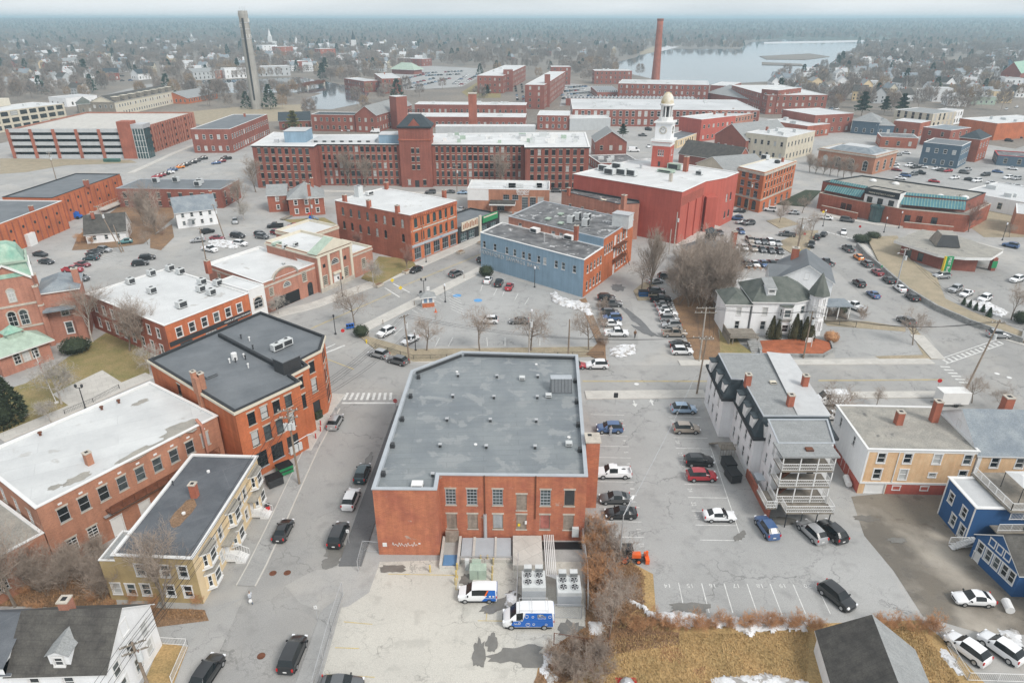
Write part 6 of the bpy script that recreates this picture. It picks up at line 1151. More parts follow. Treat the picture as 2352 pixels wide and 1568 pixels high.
snow('round snow heap between the fence and the orange brush',[(1350,1428),(1380,1426),(1388,1450),(1370,1462),(1350,1458)],.6,4)
snow('thin snow strip lying beside the parked blue and white van',[(1162,1365),(1180,1358),(1184,1388),(1172,1398),(1160,1390)],.3,5)
snow('snow patch at the foot of the lawn, bottom edge',[(1630,1558),(1760,1545),(1860,1565),(1840,1600),(1640,1600)],.4,6)
snow('snow patch beside the two white cars, bottom right',[(2290,1442),(2345,1446),(2352,1490),(2310,1480)],.4,7)
snow('small snow remains around the white lifted truck in the left car park',[(476,556),(500,548),(545,556),(565,562),(540,572),(490,566)],.5,8)
snow('snow along the bank car park edge by the small evergreens',[(2200,690),(2260,690),(2320,718),(2300,728),(2240,712)],.5,9)
snow('scattered snow crust among brush at the bottom edge',[(1245,1500),(1270,1495),(1262,1530),(1290,1560),(1255,1568),(1240,1530)],.3,10)
snow('snow crust along the lawn edge below the garage',[(2150,1480),(2175,1490),(2215,1545),(2200,1550),(2160,1505)],.25,11)
# ================================================================ vegetation
def bare_mesh(seed,h,spread=.5,trunk=.28,up=.35,n1=7,n2=7,n3=8,n4=0,r0=None,stems=1,droop=0,tw=.017):
    """a leafless tree: trunk and limbs in one mesh, fine twigs in the other"""
    rn=random.Random(seed);T=MB();K=MB();r0=r0 or h*.018
    def rdir(d,ang):
        u=d.orthogonal().normalized();w_=d.cross(u);t=rn.uniform(0,6.283);return (d*math.cos(ang)+(u*math.cos(t)+w_*math.sin(t))*math.sin(ang)).normalized()
    def limb(p,d,L_,r,lev,mb,n):
        k=3 if lev<2 else 2 if lev==2 else 1;pts=[p];dd=d.copy()
        for i in range(k):
            dd=(dd+V((rn.uniform(-.16,.16),rn.uniform(-.16,.16),rn.uniform(-.05,.16)+up*.12-droop*.1))).normalized();pts.append(pts[-1]+dd*L_/k)
        for i in range(k): mb.tube(pts[i],pts[i+1],r*(1-.75*i/k),r*(1-.75*(i+1)/k),n=n,cap=False)
        return pts,dd
    def grow(p,d,L_,r,lev):
        mb=T if lev<2 else K;pts,dd=limb(p,d,L_,r,lev,mb,6 if lev==0 else 5 if lev==1 else 3)
        cnt=(n1,n2,n3,n4)[min(lev,3)]
        if lev >= 4 or cnt==0: return
        for i in range(cnt):
            t=rn.uniform(trunk if lev==0 else .22,1.0);f=t*(len(pts)-1);q=pts[int(min(f,len(pts)-2))].lerp(pts[int(min(f,len(pts)-2))+1],f-int(min(f,len(pts)-2)))
            nd=rdir(dd if lev else V((0,0,1)),rn.uniform(.45,1.0)*(spread+.35));nd.z += up*(.7 if lev<2 else .4);nd.normalize()
            ll=L_*(rn.uniform(.42,.68) if lev else rn.uniform(.42,.7)*(1.25-t*.55));rr=max(tw,r*(1-.75*t)*rn.uniform(.5,.7))
            grow(q,nd,ll,rr if lev<2 else tw,lev+1)
    for s_ in range(stems):
        a=rn.uniform(0,6.28);lean=.05 if stems==1 else rn.uniform(.15,.5)*spread*1.6;grow(V((math.cos(a),math.sin(a),0))*(0 if stems==1 else rn.uniform(.05,.35)),V((math.cos(a)*lean,math.sin(a)*lean,1)).normalized(),h*(.62 if stems==1 else rn.uniform(.5,.8)),r0 if stems==1 else r0*.5,0)
    return T,K
TREES={}
def tree_kind(k,T,K,tm,km): a,b_=T.mesh('trunk'),K.mesh('crown');a.materials.append(MT(tm));b_.materials.append(MT(km));TREES[k]=(a,b_)
for i in range(3): tree_kind(('street',i),*bare_mesh(20+i,8,1.0,.34,.2,11,9,8,1,tw=.013),'bark','twig')
for i in range(2): tree_kind(('pale',i),*bare_mesh(30+i,7,1.05,.3,.1,12,10,9,1,tw=.016),'bark_pale','bark_pale')
for i in range(3): tree_kind(('big',i),*bare_mesh(40+i,14,.7,.2,.34,14,10,8,2,tw=.02),'bark','twig')
for i in range(1): tree_kind(('upright',i),*bare_mesh(50+i,14,.32,.14,.6,16,11,9,1,tw=.02),'bark','twig')
for i in range(2): tree_kind(('red',i),*bare_mesh(60+i,6,.7,.25,.3,10,9,9,1,tw=.018),'bark','twig_red')
for i in range(3): tree_kind(('brush',i),*bare_mesh(70+i,10,.6,.12,.35,9,8,8,1,stems=4,r0=.14,tw=.02),'bark','twig')
for i in range(3): tree_kind(('orange',i),*bare_mesh(80+i,2.4,.8,.1,.3,6,5,5,stems=6,r0=.03,tw=.010),'twig_orange','twig_orange')
for i in range(2): tree_kind(('pink',i),*bare_mesh(85+i,3.2,.8,.1,.35,6,5,5,stems=6,r0=.035,tw=.011),'twig_red','twig')
for i in range(2): tree_kind(('birch',i),*bare_mesh(90+i,11,.35,.3,.1,14,8,8,2,droop=1,tw=.014),'bark_pale','twig')
TN=dict(street='street_tree',pale='pale_tree',big='bare_tree',upright='upright_tree',red='red_twigged_tree',brush='bare_thicket_tree',orange='orange_shrub',pink='brown_shrub',birch='birch_tree')
H0=dict(street=8,pale=7,big=14,upright=14,red=6,brush=10,orange=2.4,pink=3.2,birch=11)
def tree(kind,x,y,h,label,group=None,px=True,z=0.0):
    p=P(x,y) if px else V((x,y,0));s_=h/H0[kind];t=empty(TN[kind],(p.x,p.y,z),label,'tree' if kind not in ('orange','pink') else 'shrub',group,rz=R.uniform(0,6.28));t.scale=(s_,s_,s_)
    ks=[q for q in TREES if q[0]==kind];a,b_=TREES[R.choice(ks)];inst('trunk',a,t);inst('crown' if kind not in ('orange','pink') else 'twigs',b_,t);return t
for a in (('street',815,748,10.5,'wide spreading bare street tree beside the crossing on the main street'),('street',980,806,9,'leftmost bare tree in the grass strip behind the flat roof'),('street',1102,806,10,'second bare tree from the left in the grass strip behind the flat roof'),('street',1219,806,10.5,'third bare tree from the left in the grass strip behind the flat roof'),('street',1352,805,10,'dense bare tree at the right end of the car park grass strip'),('pale',858,656,7.5,'pale grey bare tree in a planter right of the bank portico'),('pale',640,722,5.5,'low pale bare tree in front of the bank drive-through'),('red',936,620,6.6,'reddish bare tree in a planter before the red brick block'),('red',826,590,7,'maroon bare tree against the side wall of the red block'),
          ('upright',1492,664,15,'tall narrow bare tree in the islet beside the fire escape building'),('street',1474,664,9,'smaller bare tree in the islet with the tall narrow tree'),('big',800,428,14,'left of the two large bare trees before the mill tower'),('big',838,430,12,'right of the two large bare trees before the mill tower'),('big',1150,434,14,'large bare tree before the right wing of the mill'),('big',1305,430,11,'bare tree at the right end of the mill front'),('big',588,442,13,'bare tree at the left corner of the mill'),('big',552,478,11,'bare tree at the end of the low brick building'),('brush',335,520,12,'dense grey bare tree left of the white colonial house'),('brush',358,540,9,'smaller dense bare tree beside the grey one near the colonial house'),('street',340,562,5,'small bare ornamental tree by the white cape house'),
          ('birch',213,785,12,'white-stemmed birch beside the brick church tower'),('big',298,806,11,'bare tree left of the pair beside the brick block with cooling units'),('big',330,808,11,'bare tree right of the pair beside the brick block with cooling units'),('pale',142,928,9.5,'pale wide bare tree in front of the green porch roof'),('pale',345,858,6.5,'pale bare tree at the corner of the dark stepped roof'),('pale',118,970,5,'low pale bare tree on the lawn near the flagpole'),('big',378,1398,10.5,'bare tree growing in front of the yellow house end wall'),('big',35,1392,11,'bare tree at the left edge before the long brick building'),('brush',95,1360,6,'tangled bare thicket behind the white gabled house'),('brush',175,1330,5,'bare thicket between the yellow house and the long brick wall'),('brush',240,1375,5,'bare thicket at the corner of the yellow house'),
          ('street',1790,512,6,'small bare tree on the paved island near the courthouse'),('street',1833,568,9,'bare tree beside the utility pole on the grass island'),('street',1862,545,8,'bare tree at the right end of the grass island'),('red',2224,533,10,'tall reddish bare shrub tree at the courthouse corner'),('street',2318,545,5,'small bare tree by the brick house at the right edge'),('street',2322,735,9,'bare tree beside the bank car park, right'),('street',2096,792,8.5,'spreading bare tree at the corner above the parked grey car'),('street',1916,990,10,'bare tree between the mansard house and the gravel roof house'),('street',2012,934,4,'small bare shrub behind the gravel roof'),('street',2232,925,6,'bare tree at the corner beside the white trailer'),('street',2288,945,5.5,'bare tree above the bluish roof, right edge'),('big',1800,495,6,'slim bare tree left of the courthouse drive'),('street',1842,490,7,'bare tree between the corner block and the courthouse'),('street',655,485,6,'bare tree in front of the brick house wing'),('pale',560,505,7,'pale bare tree left of the brick house'),('street',460,470,6,'bare tree behind the white colonial house'),
          ('street',1398,1462,7.5,'bare tree in the orange brush beside the fence'),('big',1398,372,8,'reddish bare tree beside the small brick gable building')): tree(*a)
for k,(x,y,h) in enumerate(((1560,700,9),(1585,705,12),(1612,712,12.5),(1640,712,12),(1662,700,11),(1600,680,12),(1630,672,12.5),(1655,662,11),(1578,660,10),(1605,640,10),(1640,635,10.5),(1680,640,9),(1548,672,8))): tree('brush',x,y,h,'bare grey-brown thicket tree crowded between the car park and the white house','thicket by the white Victorian house')
for k in range(7): tree('big',1858+k*16+R.uniform(-3,3),396+k*2.6,R.uniform(7,9.5),'dark bare tree in the row before the post office','trees before the post office')
for k in range(34):
    t=R.random();x,y=R.uniform(1352,1392),1210+t*220;x += 30*max(0,t-.5);tree('orange',x,y,R.uniform(1.5,3.4),'orange-brown bare shrub in the brush strip beside the cooling units','brush beside the cooling units')
for k in range(12): tree('pink',R.uniform(1352,1440),R.uniform(1240,1440),R.uniform(2.5,4.2),'tall grey-brown shrub standing in the brush strip','tall shrubs in the brush strip')
for k in range(34): x=1420+k*14+R.uniform(-6,6);tree('orange',x,1436+R.uniform(-4,14)-max(0,(x-1800))*.02,R.uniform(1.0,2.2),'orange-brown bare shrub along the snow bank behind the stalls','brush along the lot edge')
for k in range(12): tree('orange',R.uniform(2000,2150),R.uniform(1432,1462),R.uniform(1.1,2.3),'orange-brown bare shrub between the lot and the garage','brush above the garage')
for k in range(20): tree('pink',R.uniform(1245,1400),R.uniform(1490,1585),R.uniform(1.8,3.2),'grey-brown bare shrub at the bottom edge by the concrete yard','brush at the bottom edge')
for k in range(22): tree('orange',R.uniform(20,460),R.uniform(1345,1420),R.uniform(.9,1.9),'low orange-brown shrub behind the white gabled house','brush behind the gabled house')
for k in range(6): tree('orange',184+k*6+R.uniform(-4,4),556+R.uniform(-8,5),R.uniform(2,3),'orange forsythia-like shrub clump beside the white cape house','shrubs by the cape house')
for k in range(10): tree('pink',R.uniform(1890,1990),R.uniform(722,742),R.uniform(1.6,2.8),'brown bare hedge shrub along the driveway right of the Victorian house','hedge right of the Victorian house')
for k in range(14): tree('pink',R.uniform(1375,1392),R.uniform(700,815),R.uniform(1.5,2.6),'brown shrub in the strip between the two car parks','shrubs between the car parks')
for k in range(7): tree('orange',1705+k*14,622+R.uniform(-3,3),R.uniform(1.0,1.6),'low orange shrub in the bed below the parked row','shrubs below the parked row')
for k in range(10): tree('pink',R.uniform(280,380),R.uniform(470,545),R.uniform(2,4),'grey shrub under the dense trees by the ramp','undergrowth by the ramp')
for k in range(12): x=R.uniform(-10,250);tree('brush',x,1300+R.uniform(0,85)-x*.08,R.uniform(2.5,5),'bare brown thicket between the long brick building and the gabled house','thicket at the left edge')
# evergreens
def leafy(seed,h,r,shape='cone',n=700,s_=.3,core=.75):
    rn=random.Random(seed);mb=MB()
    if core: mb.lathe((0,0,0),[(r*core*w_,z*h) for w_,z in ((.75,.04),(.98,.15),(.85,.4),(.55,.7),(.05,.97))] if shape != 'ball' else [(r*core*math.cos(t),h/2+h/2*core*math.sin(t)) for t in (-1.4,-.8,0,.8,1.4)],9)
    for i in range(n):
        t=rn.random() ** (.75 if shape=='pine' else 1);a=rn.uniform(0,6.28)
        if shape=='ball': th=math.asin(rn.uniform(-.9,1));q=V((r*math.cos(th)*math.cos(a),r*math.cos(th)*math.sin(a),h/2+h/2*math.sin(th)))*rn.uniform(.85,1.05)
        elif shape=='pine': lay=.25+.75*t;rr=r*(1.12-lay)*1.3*(.6+.4*math.sin(lay*34))*rn.uniform(.35,1.1);q=V((rr*math.cos(a),rr*math.sin(a),lay*h))
        else: rr=r*min(1,(1.02-t)*1.35)*rn.uniform(.82,1.08)*(.8 if t<.06 else 1);q=V((rr*math.cos(a),rr*math.sin(a),t*h))
        d=V((math.cos(a),math.sin(a),rn.uniform(-.5,.9))).normalized();u=d.orthogonal().normalized();w_=d.cross(u);b0=rn.uniform(0,6.28);e=(u*math.cos(b0)+w_*math.sin(b0))*s_*rn.uniform(.5,1.2);f=d*s_*rn.uniform(.5,1.1);mb.quad(q-e*.5,q+e*.5,q+f)
    return mb
EV={}
def ever(kind,x,y,h,label,name,cat='tree',group=None,m='pine',px=True,w_=1):
    k=(kind,m)
    if k not in EV:
        mb={'cone': lambda: leafy(1,5,.95,n=1100,s_=.22),'spruce': lambda: leafy(2,9,2.6,n=2600,s_=.5,core=.55),'pine': lambda: leafy(3,14,5.0,'pine',2600,.95,0),'ball': lambda: leafy(4,2.4,1.5,'ball',900,.2,.9)}[kind]();me=mb.mesh('crown');me.materials.append(MT(m));tm=MB();tm.tube((0,0,-.1),(0,0,{'cone': 1,'spruce': 7,'pine': 12,'ball': 1}[kind]),.15 if kind != 'pine' else .3,.05);tme=tm.mesh('trunk');tme.materials.append(MT('bark'));EV[k]=(me,tme)
    s_=h/{'cone': 5,'spruce': 9,'pine': 14,'ball': 2.4}[kind];p=P(x,y) if px else V((x,y,0));t=empty(name,p,label,cat,group,rz=R.uniform(0,6));t.scale=(s_*w_,s_*w_,s_);inst('crown',EV[k][0],t);inst('trunk',EV[k][1],t);return t
mat('conifer',(.085,.078,.032),v=.35,s=1.2,fine=.3,fs=6)
for x,y,h,l in ((1770,778,5.0,'leftmost clipped dark conifer before the Victorian house'),(1783,780,4.3,'second clipped conifer from the left before the Victorian house'),(1822,780,5.6,'tallest clipped conifer, right of the bay window'),(1833,780,4.2,'slim conifer beside the tallest clipped conifer'),(1845,783,5.2,'clipped conifer left of the turret'),(1857,784,5.1,'rightmost clipped conifer at the turret')): ever('cone',x,y,h,l,'clipped_conifer',m='conifer')
ever('spruce',8,972,11,'dark spruce at the left frame edge beside the green porch roof','spruce_tree',m='hedge');ever('ball',176,808,2.8,'large dark round clipped bush beside the church tower','round_bush','bush',m='hedge',w_=1.5);ever('ball',1117,634,2.8,'round dark bush at the corner of the blue wall','round_bush','bush',m='hedge');ever('ball',830,772,2.4,'dark bush at the car park corner by the stop sign','round_bush','bush',m='hedge')
ever('ball',1978,556,2.2,'left of two spreading junipers above the stone wall','juniper_bush','bush',m='hedge',w_=1.7);ever('ball',2004,548,2.0,'right of two spreading junipers above the stone wall','juniper_bush','bush',m='hedge',w_=1.6);ever('ball',1932,720,1.8,'small evergreen bush beside the porch steps','round_bush','bush',m='hedge');ever('ball',1908,784,2.2,'tan grassy bush at the end of the mulch bed','round_bush','bush',m='twig_orange')
for k,(x,y) in enumerate(((2212,700),(2226,706),(2240,712),(2256,716),(2270,728))): ever('cone',x,y,1.8+.5*(k==4),f'{("first", "second", "third", "fourth", "fifth")[k]} from the left of the small evergreens below the bank car park','small_evergreen',m='pine',w_=1.4)
ever('ball',2345,742,2.6,'dark shrub at the right edge below the bank car park','round_bush','bush',m='hedge')
ever('pine',1978,268,15,'left of the two tall dark pines in the middle right','pine_tree');ever('pine',2068,268,14,'right of the two tall dark pines in the middle right','pine_tree');ever('pine',2030,262,11,'shorter dark pine between the two tall ones','pine_tree');mat('pine_olive',(.20,.19,.06),v=.3,s=.5,fine=.2);ever('pine',676,302,11,'olive green tree at the corner of the big mill','green_tree',m='pine_olive',w_=1.2);ever('pine',1430,316,7,'dark green tree right of the small brick gable building','green_tree',m='pine',w_=1.2)
ever('pine',1112,225,8,'left small fir on the grass bank by the far mill','fir_tree');ever('pine',1120,222,9,'right small fir on the grass bank by the far mill','fir_tree')

# dry grass blades and leaf litter on the lawns near the camera
def inpl(q,pl):
    r=False
    for i in range(len(pl)):
        a,b_=pl[i-1],pl[i]
        if (a.y>q.y) != (b_.y>q.y) and q.x<(b_.x-a.x)*(q.y-a.y)/(b_.y-a.y)+a.x: r=not r
    return r
def blades(name,label,pts,n,m,h=.16,z=.03,flat=0.0):
    pl=[P(*p).to_2d() for p in pts];x0,x1,y0,y1=min(p.x for p in pl),max(p.x for p in pl),min(p.y for p in pl),max(p.y for p in pl);mb=MB()
    while len(mb.f)<n:
        q=V((R.uniform(x0,x1),R.uniform(y0,y1)))
        if not inpl(q,pl): continue
        a=R.uniform(0,6.28);hh=h*R.uniform(.4,1.5);w_=R.uniform(.02,.07);l_=hh*R.uniform(.3,1.2)+flat*R.uniform(.2,.6);dx,dy=math.cos(a),math.sin(a);mb.quad((q.x-dy*w_,q.y+dx*w_,z),(q.x+dy*w_,q.y-dx*w_,z),(q.x+dx*l_,q.y+dy*l_,z+hh))
    return mb.build(name,[m],label=label,cat='grass',kind='stuff')
mat('blade_gold',(.54,.36,.17),v=.35,s=.4,c2=(.36,.25,.11),fine=.25);mat('blade_brown',(.33,.19,.09),v=.35,s=.6,c2=(.20,.12,.07),fine=.25)
blades('grass','dry golden grass on the lawn, bottom right',[(1330,1600),(1345,1500),(1420,1462),(1860,1450),(1850,1600)],16000,'blade_gold');blades('grass','dry grass right of the garage',[(2010,1440),(2110,1436),(2230,1600),(2130,1600)],5000,'blade_gold')
blades('fallen_stems','brown fallen stems and leaves in the brush strip',[(1347,1215),(1398,1235),(1480,1320),(1480,1400),(1560,1462),(1420,1500),(1300,1568),(1240,1568),(1262,1490),(1345,1440)],9000,'blade_brown',.2,.04,.3);blades('fallen_stems','brown fallen stems behind the gabled house',[(-20,1335),(110,1265),(250,1295),(270,1392),(470,1402),(470,1422),(340,1420),(40,1392),(-20,1392)],6000,'blade_brown',.2,.04,.3)
# ================================================================ vehicles
# stations: (x, half width, top z, half width at top, belt z)
CAR=dict(
    S=dict(L=4.7,st=[(2.32,.62,.60,.5,.5),(2.2,.80,.70,.66,.62),(1.9,.88,.80,.76,.7),(1.05,.91,.95,.80,.88),(.25,.91,1.42,.60,.94),(-.45,.91,1.46,.62,.96),(-1.05,.91,1.36,.60,.98),(-1.75,.90,1.06,.74,.98),(-2.15,.86,1.02,.70,.94),(-2.33,.74,.86,.6,.74)],ws=3,r0=4,r1=6,rw=6,wb=(1.42,-1.38),wr=.33),
    H=dict(L=4.3,st=[(2.12,.62,.62,.5,.5),(2.0,.80,.74,.66,.62),(1.75,.87,.84,.76,.72),(1.05,.89,1.0,.80,.9),(.3,.89,1.48,.60,.96),(-.5,.89,1.52,.62,.98),(-1.35,.89,1.44,.60,1.0),(-1.95,.86,1.06,.72,1.0),(-2.1,.78,.9,.66,.8)],ws=3,r0=4,r1=6,rw=6,wb=(1.3,-1.3),wr=.33),
    U=dict(L=4.7,st=[(2.32,.66,.74,.55,.6),(2.2,.84,.88,.7,.74),(1.95,.92,.98,.8,.84),(1.15,.95,1.10,.84,1.0),(.45,.95,1.62,.66,1.06),(-.5,.95,1.70,.68,1.08),(-1.6,.95,1.66,.68,1.1),(-2.15,.93,1.22,.76,1.1),(-2.33,.84,.95,.7,.8)],ws=3,r0=4,r1=6,rw=6,wb=(1.42,-1.42),wr=.37),
    M=dict(L=5.0,st=[(2.5,.66,.70,.55,.6),(2.35,.86,.86,.7,.74),(2.1,.95,.96,.8,.84),(1.5,.98,1.10,.84,1.0),(.65,.98,1.66,.70,1.06),(-.5,.98,1.76,.74,1.08),(-1.95,.98,1.74,.74,1.1),(-2.35,.96,1.22,.84,1.1),(-2.5,.88,.9,.76,.8)],ws=3,r0=4,r1=6,rw=6,wb=(1.55,-1.5),wr=.36),
    V=dict(L=5.8,st=[(2.9,.7,.85,.6,.6),(2.75,.92,1.1,.76,.9),(2.5,1.0,1.25,.84,1.05),(2.05,1.02,1.5,.86,1.25),(1.35,1.02,2.25,.82,1.35),(.6,1.02,2.42,.86,1.38),(-2.6,1.02,2.42,.88,1.38),(-2.88,1.0,2.3,.86,1.3),(-2.9,.98,1.2,.86,1.1)],ws=3,r0=4,r1=5,rw=7,wb=(1.9,-1.8),wr=.36),
    C=dict(L=4.6,st=[(2.3,.66,.8,.55,.6),(2.18,.84,1.0,.7,.8),(1.9,.9,1.1,.78,.95),(1.35,.91,1.22,.8,1.1),(.65,.91,1.82,.68,1.18),(-.2,.91,1.92,.72,1.2),(-2.1,.91,1.9,.74,1.2),(-2.28,.9,1.75,.74,1.15),(-2.3,.88,1.0,.76,.9)],ws=3,r0=4,r1=6,rw=7,wb=(1.45,-1.4),wr=.32),
    P=dict(L=5.6,st=[(2.75,.72,.85,.6,.65),(2.6,.92,1.02,.78,.85),(2.3,.97,1.08,.86,.95),(1.45,.98,1.16,.88,1.06),(.75,.98,1.76,.70,1.12),(.1,.98,1.82,.72,1.13),(-.55,.98,1.78,.72,1.14),(-.75,.98,1.14,.9,1.1)],ws=3,r0=4,r1=6,rw=6,wb=(1.75,-1.75),wr=.40,bed=(-.75,-2.8)))
def ring_pts(s_): x,w_,zt,wt,zb=s_;return [V((x,-w_*.9,.26)),V((x,-w_,.5)),V((x,-w_,(zb+.5)/2)),V((x,-w_*.97,zb)),V((x,-wt,zt-.03)),V((x,-wt*.55,zt)),V((x,wt*.55,zt)),V((x,wt,zt-.03)),V((x,w_*.97,zb)),V((x,w_,(zb+.5)/2)),V((x,w_,.5)),V((x,w_*.9,.26))]
CM={}
def car_parts(ty,full):
    k=(ty,full)
    if k in CM: return CM[k]
    c=CAR[ty];st=c['st'];rs=[ring_pts(s_) for s_ in st];b_,ws,rw,s1,s2=MB(),MB(),MB(),MB(),MB()
    def sh(q,o): return [p+V(o) for p in q]
    for i in range(len(rs)-1):
        A,B_=rs[i],rs[i+1]
        for j in range(11):
            q=[A[j],A[j+1],B_[j+1],B_[j]];t=b_
            if i==c['ws'] and 4 <= j <= 6: t=ws
            elif i==c['rw'] and 4 <= j <= 6: t=rw
            elif c['r0']-1 <= i<c['r1']+(1 if ty in 'UMH' else 0) and j==3 and i != c['ws']: t=s1
            elif c['r0']-1 <= i<c['r1']+(1 if ty in 'UMH' else 0) and j==7 and i != c['ws']: t=s2
            if ty in ('V',) and t in (s1,s2) and i != c['r0']: t=b_
            t.quad(*reversed(q))
    for A,fl in ((rs[0],1),(rs[-1],0)): q=A[:];b_.quad(*(q if fl else reversed(q)))
    b_.quad(*[rs[i][0] for i in range(len(rs))],*[rs[i][11] for i in reversed(range(len(rs)))])
    # small side window quarter in front of the first pillar
    for t,j in ((s1,3),(s2,7)): A,B_=rs[c['ws']],rs[c['ws']+1];t.quad(*((B_[j],B_[j+1],A[j+1].lerp(A[j],.0)) if j==3 else (B_[j],B_[j+1],A[j])))
    if ty=='P':
        x0,x1=c['bed'];b_.box(x1,x0,-.98,-.86,.5,1.08);b_.box(x1,x0,.86,.98,.5,1.08);b_.box(x1,x1+.1,-.86,.86,.5,1.06);b_.box(x1+.1,x0,-.86,.86,.45,.62);b_.box(x1,x0,-.9,.9,.3,.5)
    L2=c['L']/2;w0=st[1][1];zf=st[1][2];xr=st[-1][0] if ty != 'P' else c['bed'][1];wl=MB();r=c['wr'];wl.tube((0,-.11,0),(0,.11,0),r,n=12);rm=MB();rm.tube((0,-.125,0),(0,.125,0),r*.62,n=8)
    hl=MB();hl.box(-.1,.12,-.16,.16,-.07,.07);tl=MB();tl.box(-.05,.06,-.09,.09,-.16,.16);mr=MB();mr.box(-.06,.08,-.1,.1,-.07,.08);pl=MB();pl.box(-.02,.02,-.2,.2,-.07,.07)
    sk=MB();wq=st[4][1];sk.box(xr+.25,st[0][0]-.3,-wq-.006,wq+.006,.22,.36);gr=MB();gr.box(-.03,.03,-.42,.42,-.09,.09)
    fin=lambda mb,n,m,sm=False: (lambda me: (me.materials.append(MT(m)) if m else me.materials.append(MT('car_w')),me)[1])(mb.mesh(n,smooth=sm))
    d=dict(body=fin(b_,'body',None,False),ws=fin(ws,'windshield','carglass'),rw=fin(rw,'rear_window','carglass'),s1=fin(s1,'side_window','carglass'),s2=fin(s2,'side_window','carglass'),wheel=fin(wl,'wheel','tyre'),rim=fin(rm,'rim','rim'),hl=fin(hl,'headlight','lamp_white'),tl=fin(tl,'tail_light','lamp_red'),mr=fin(mr,'mirror','black'),pl=fin(pl,'number_plate','trim_white'),sk=fin(sk,'sill','black'),gr=fin(gr,'grille','black'),w0=w0,zf=zf,xf=st[0][0],xr=xr,wb=c['wb'],wr=r,wy=st[4][1],mx=st[c['ws']][0]-.25,mz=st[c['ws']][4]+.08,zr=st[-1][2] if ty != 'P' else 1.0)
    # bevel the body a little so its edges catch light
    bm=bmesh.new();bm.from_mesh(d['body']);bmesh.ops.remove_doubles(bm,verts=bm.verts,dist=.0005);bmesh.ops.recalc_face_normals(bm,faces=bm.faces);bm.to_mesh(d['body']);bm.free();d['body'].polygons.foreach_set('use_smooth',[True]*len(d['body'].polygons))
    try: d['body'].set_sharp_from_angle(angle=rad(38))
    except Exception: pass
    CM[k]=d;return d
CN=dict(w='white',s='silver',g='dark grey',k='black',r='red',b='blue',l='light blue',t='tan',o='orange',n='blue-black',d='dark red',e='teal')
TYN=dict(S='sedan',H='hatchback',U='SUV',M='minivan',V='van',P='pickup truck',C='compact van')
CARS=[]
def car(code,x,y,head,zone,group=None,px=True,near=None,label=None):
    """code: colour + type; head: world degrees, or a picture direction (dx, dy)"""
    if px: p=P(x,y,.75);p.z=0
    else: p=V((x,y,0))
    if isinstance(head,tuple): q=P(x+head[0]*10,y+head[1]*10,.75)-P(x,y,.75);head=math.degrees(math.atan2(q.y,q.x))
    CARS.append([code,p,head,zone,group,near if near is not None else p.length<215,label,x])
def build_cars():
    from collections import defaultdict
    g=defaultdict(list)
    for c in CARS: g[c[0][0],c[0][1],c[3]].append(c)
    ordn=['first','second','third','fourth','fifth','sixth','seventh','eighth','ninth','tenth']
    for k,L_ in g.items():
        L_.sort(key=lambda c: c[7])
        for i,c in enumerate(L_):
            base=f'{CN[k[0]]} {TYN[k[1]]} {k[2]}'
            if len(L_)>1: base=f'{ordn[i]} {CN[k[0]]} {TYN[k[1]]} from the left {k[2]}'
            code,p,head,zone,group,near,label,x=c;lab=label or base
            t=empty({'P': 'pickup_truck','V': 'cargo_van','C': 'compact_van'}.get(code[1],'car'),(p.x,p.y,.03),lab,'truck' if code[1]=='P' else 'van' if code[1] in 'VC' else 'car',group,rz=rad(head));t.scale=(.88,.9,.97) if code[1] not in 'VC' else (.93,.95,.97);d=car_parts(code[1],near)
            o=inst('body',d['body'],t);o.material_slots[0].link='OBJECT';o.material_slots[0].material=MT('car_'+code[0])
            inst('windshield',d['ws'],t);inst('rear_window',d['rw'],t);inst('side_window',d['s1'],t);inst('side_window',d['s2'],t)
            for xx in d['wb']:
                for s_ in (-1,1):
                    q=inst('wheel',d['wheel'],t,(xx,s_*(d['wy']-.09),d['wr']))
                    if near: inst('rim',d['rim'],q)
            inst('sill',d['sk'],t)
            if near:
                for s_ in (-1,1): inst('headlight',d['hl'],t,(d['xf']-.14,s_*(d['w0']-.12),d['zf']-.08));inst('tail_light',d['tl'],t,(d['xr']+.03,s_*(d['w0']-.02),d['zr']-.02));inst('mirror',d['mr'],t,(d['mx'],s_*(d['wy']+.09),d['mz']))
                inst('number_plate',d['pl'],t,(d['xr']-.01,0,.62));inst('grille',d['gr'],t,(d['xf']-.0,0,d['zf']-.22))
            c.append(t)
z='parked along the left street';st_='cars on the left street'
for c in (('sU',770,966,86),('nU',832,1084,88),('wU',806,1143,87),('kM',777,1225,87),('kS',650,1214,88),('kM',672,1498,86),('kU',476,1540,80)): car(*c,z,st_)
car('gS',785,1568,0,'cut off by the bottom edge of the concrete yard')
VAN1=len(CARS);car('wC',1097,1361,180,'',label='white compact van with blue and orange rear wrap in the concrete yard');car('wV',1213,1418,180,'',label='white cargo van with blue illustrated side wrap and roof rack')
for c in (('sU',870,811,152),('gU',913,826,152)): car(*c,'waiting at the corner behind the flat roof')
car('wU',1371,836,180,'driving on the cross street');car('rS',1322,836,0,'mostly hidden behind the flat-roofed building corner')
z='in the left row of the numbered lot'
for c in (('bU',1400,981,180),('wP',1409,1083,180),('gS',1412,1141,180),('kS',1426,1175,180)): car(*c,z,'cars in the numbered lot')
z='in the right row of the numbered lot'
for c in (('lU',1571,937,0),('tU',1577,982,0),('kU',1606,1056,0),('rU',1612,1090,0),('wS',1653,1181,0)): car(*c,z,'cars in the numbered lot')
for c in (('bU',1762,1208,97),('sU',1865,1218,107),('kU',1912,1217,107)): car(*c,'parked below the mansard house porches')
car('kU',1923,1366,-62,'nosing into the orange brush beside stall 20');car('wS',2237,1371,176,'with black glass roof on the dirt yard')
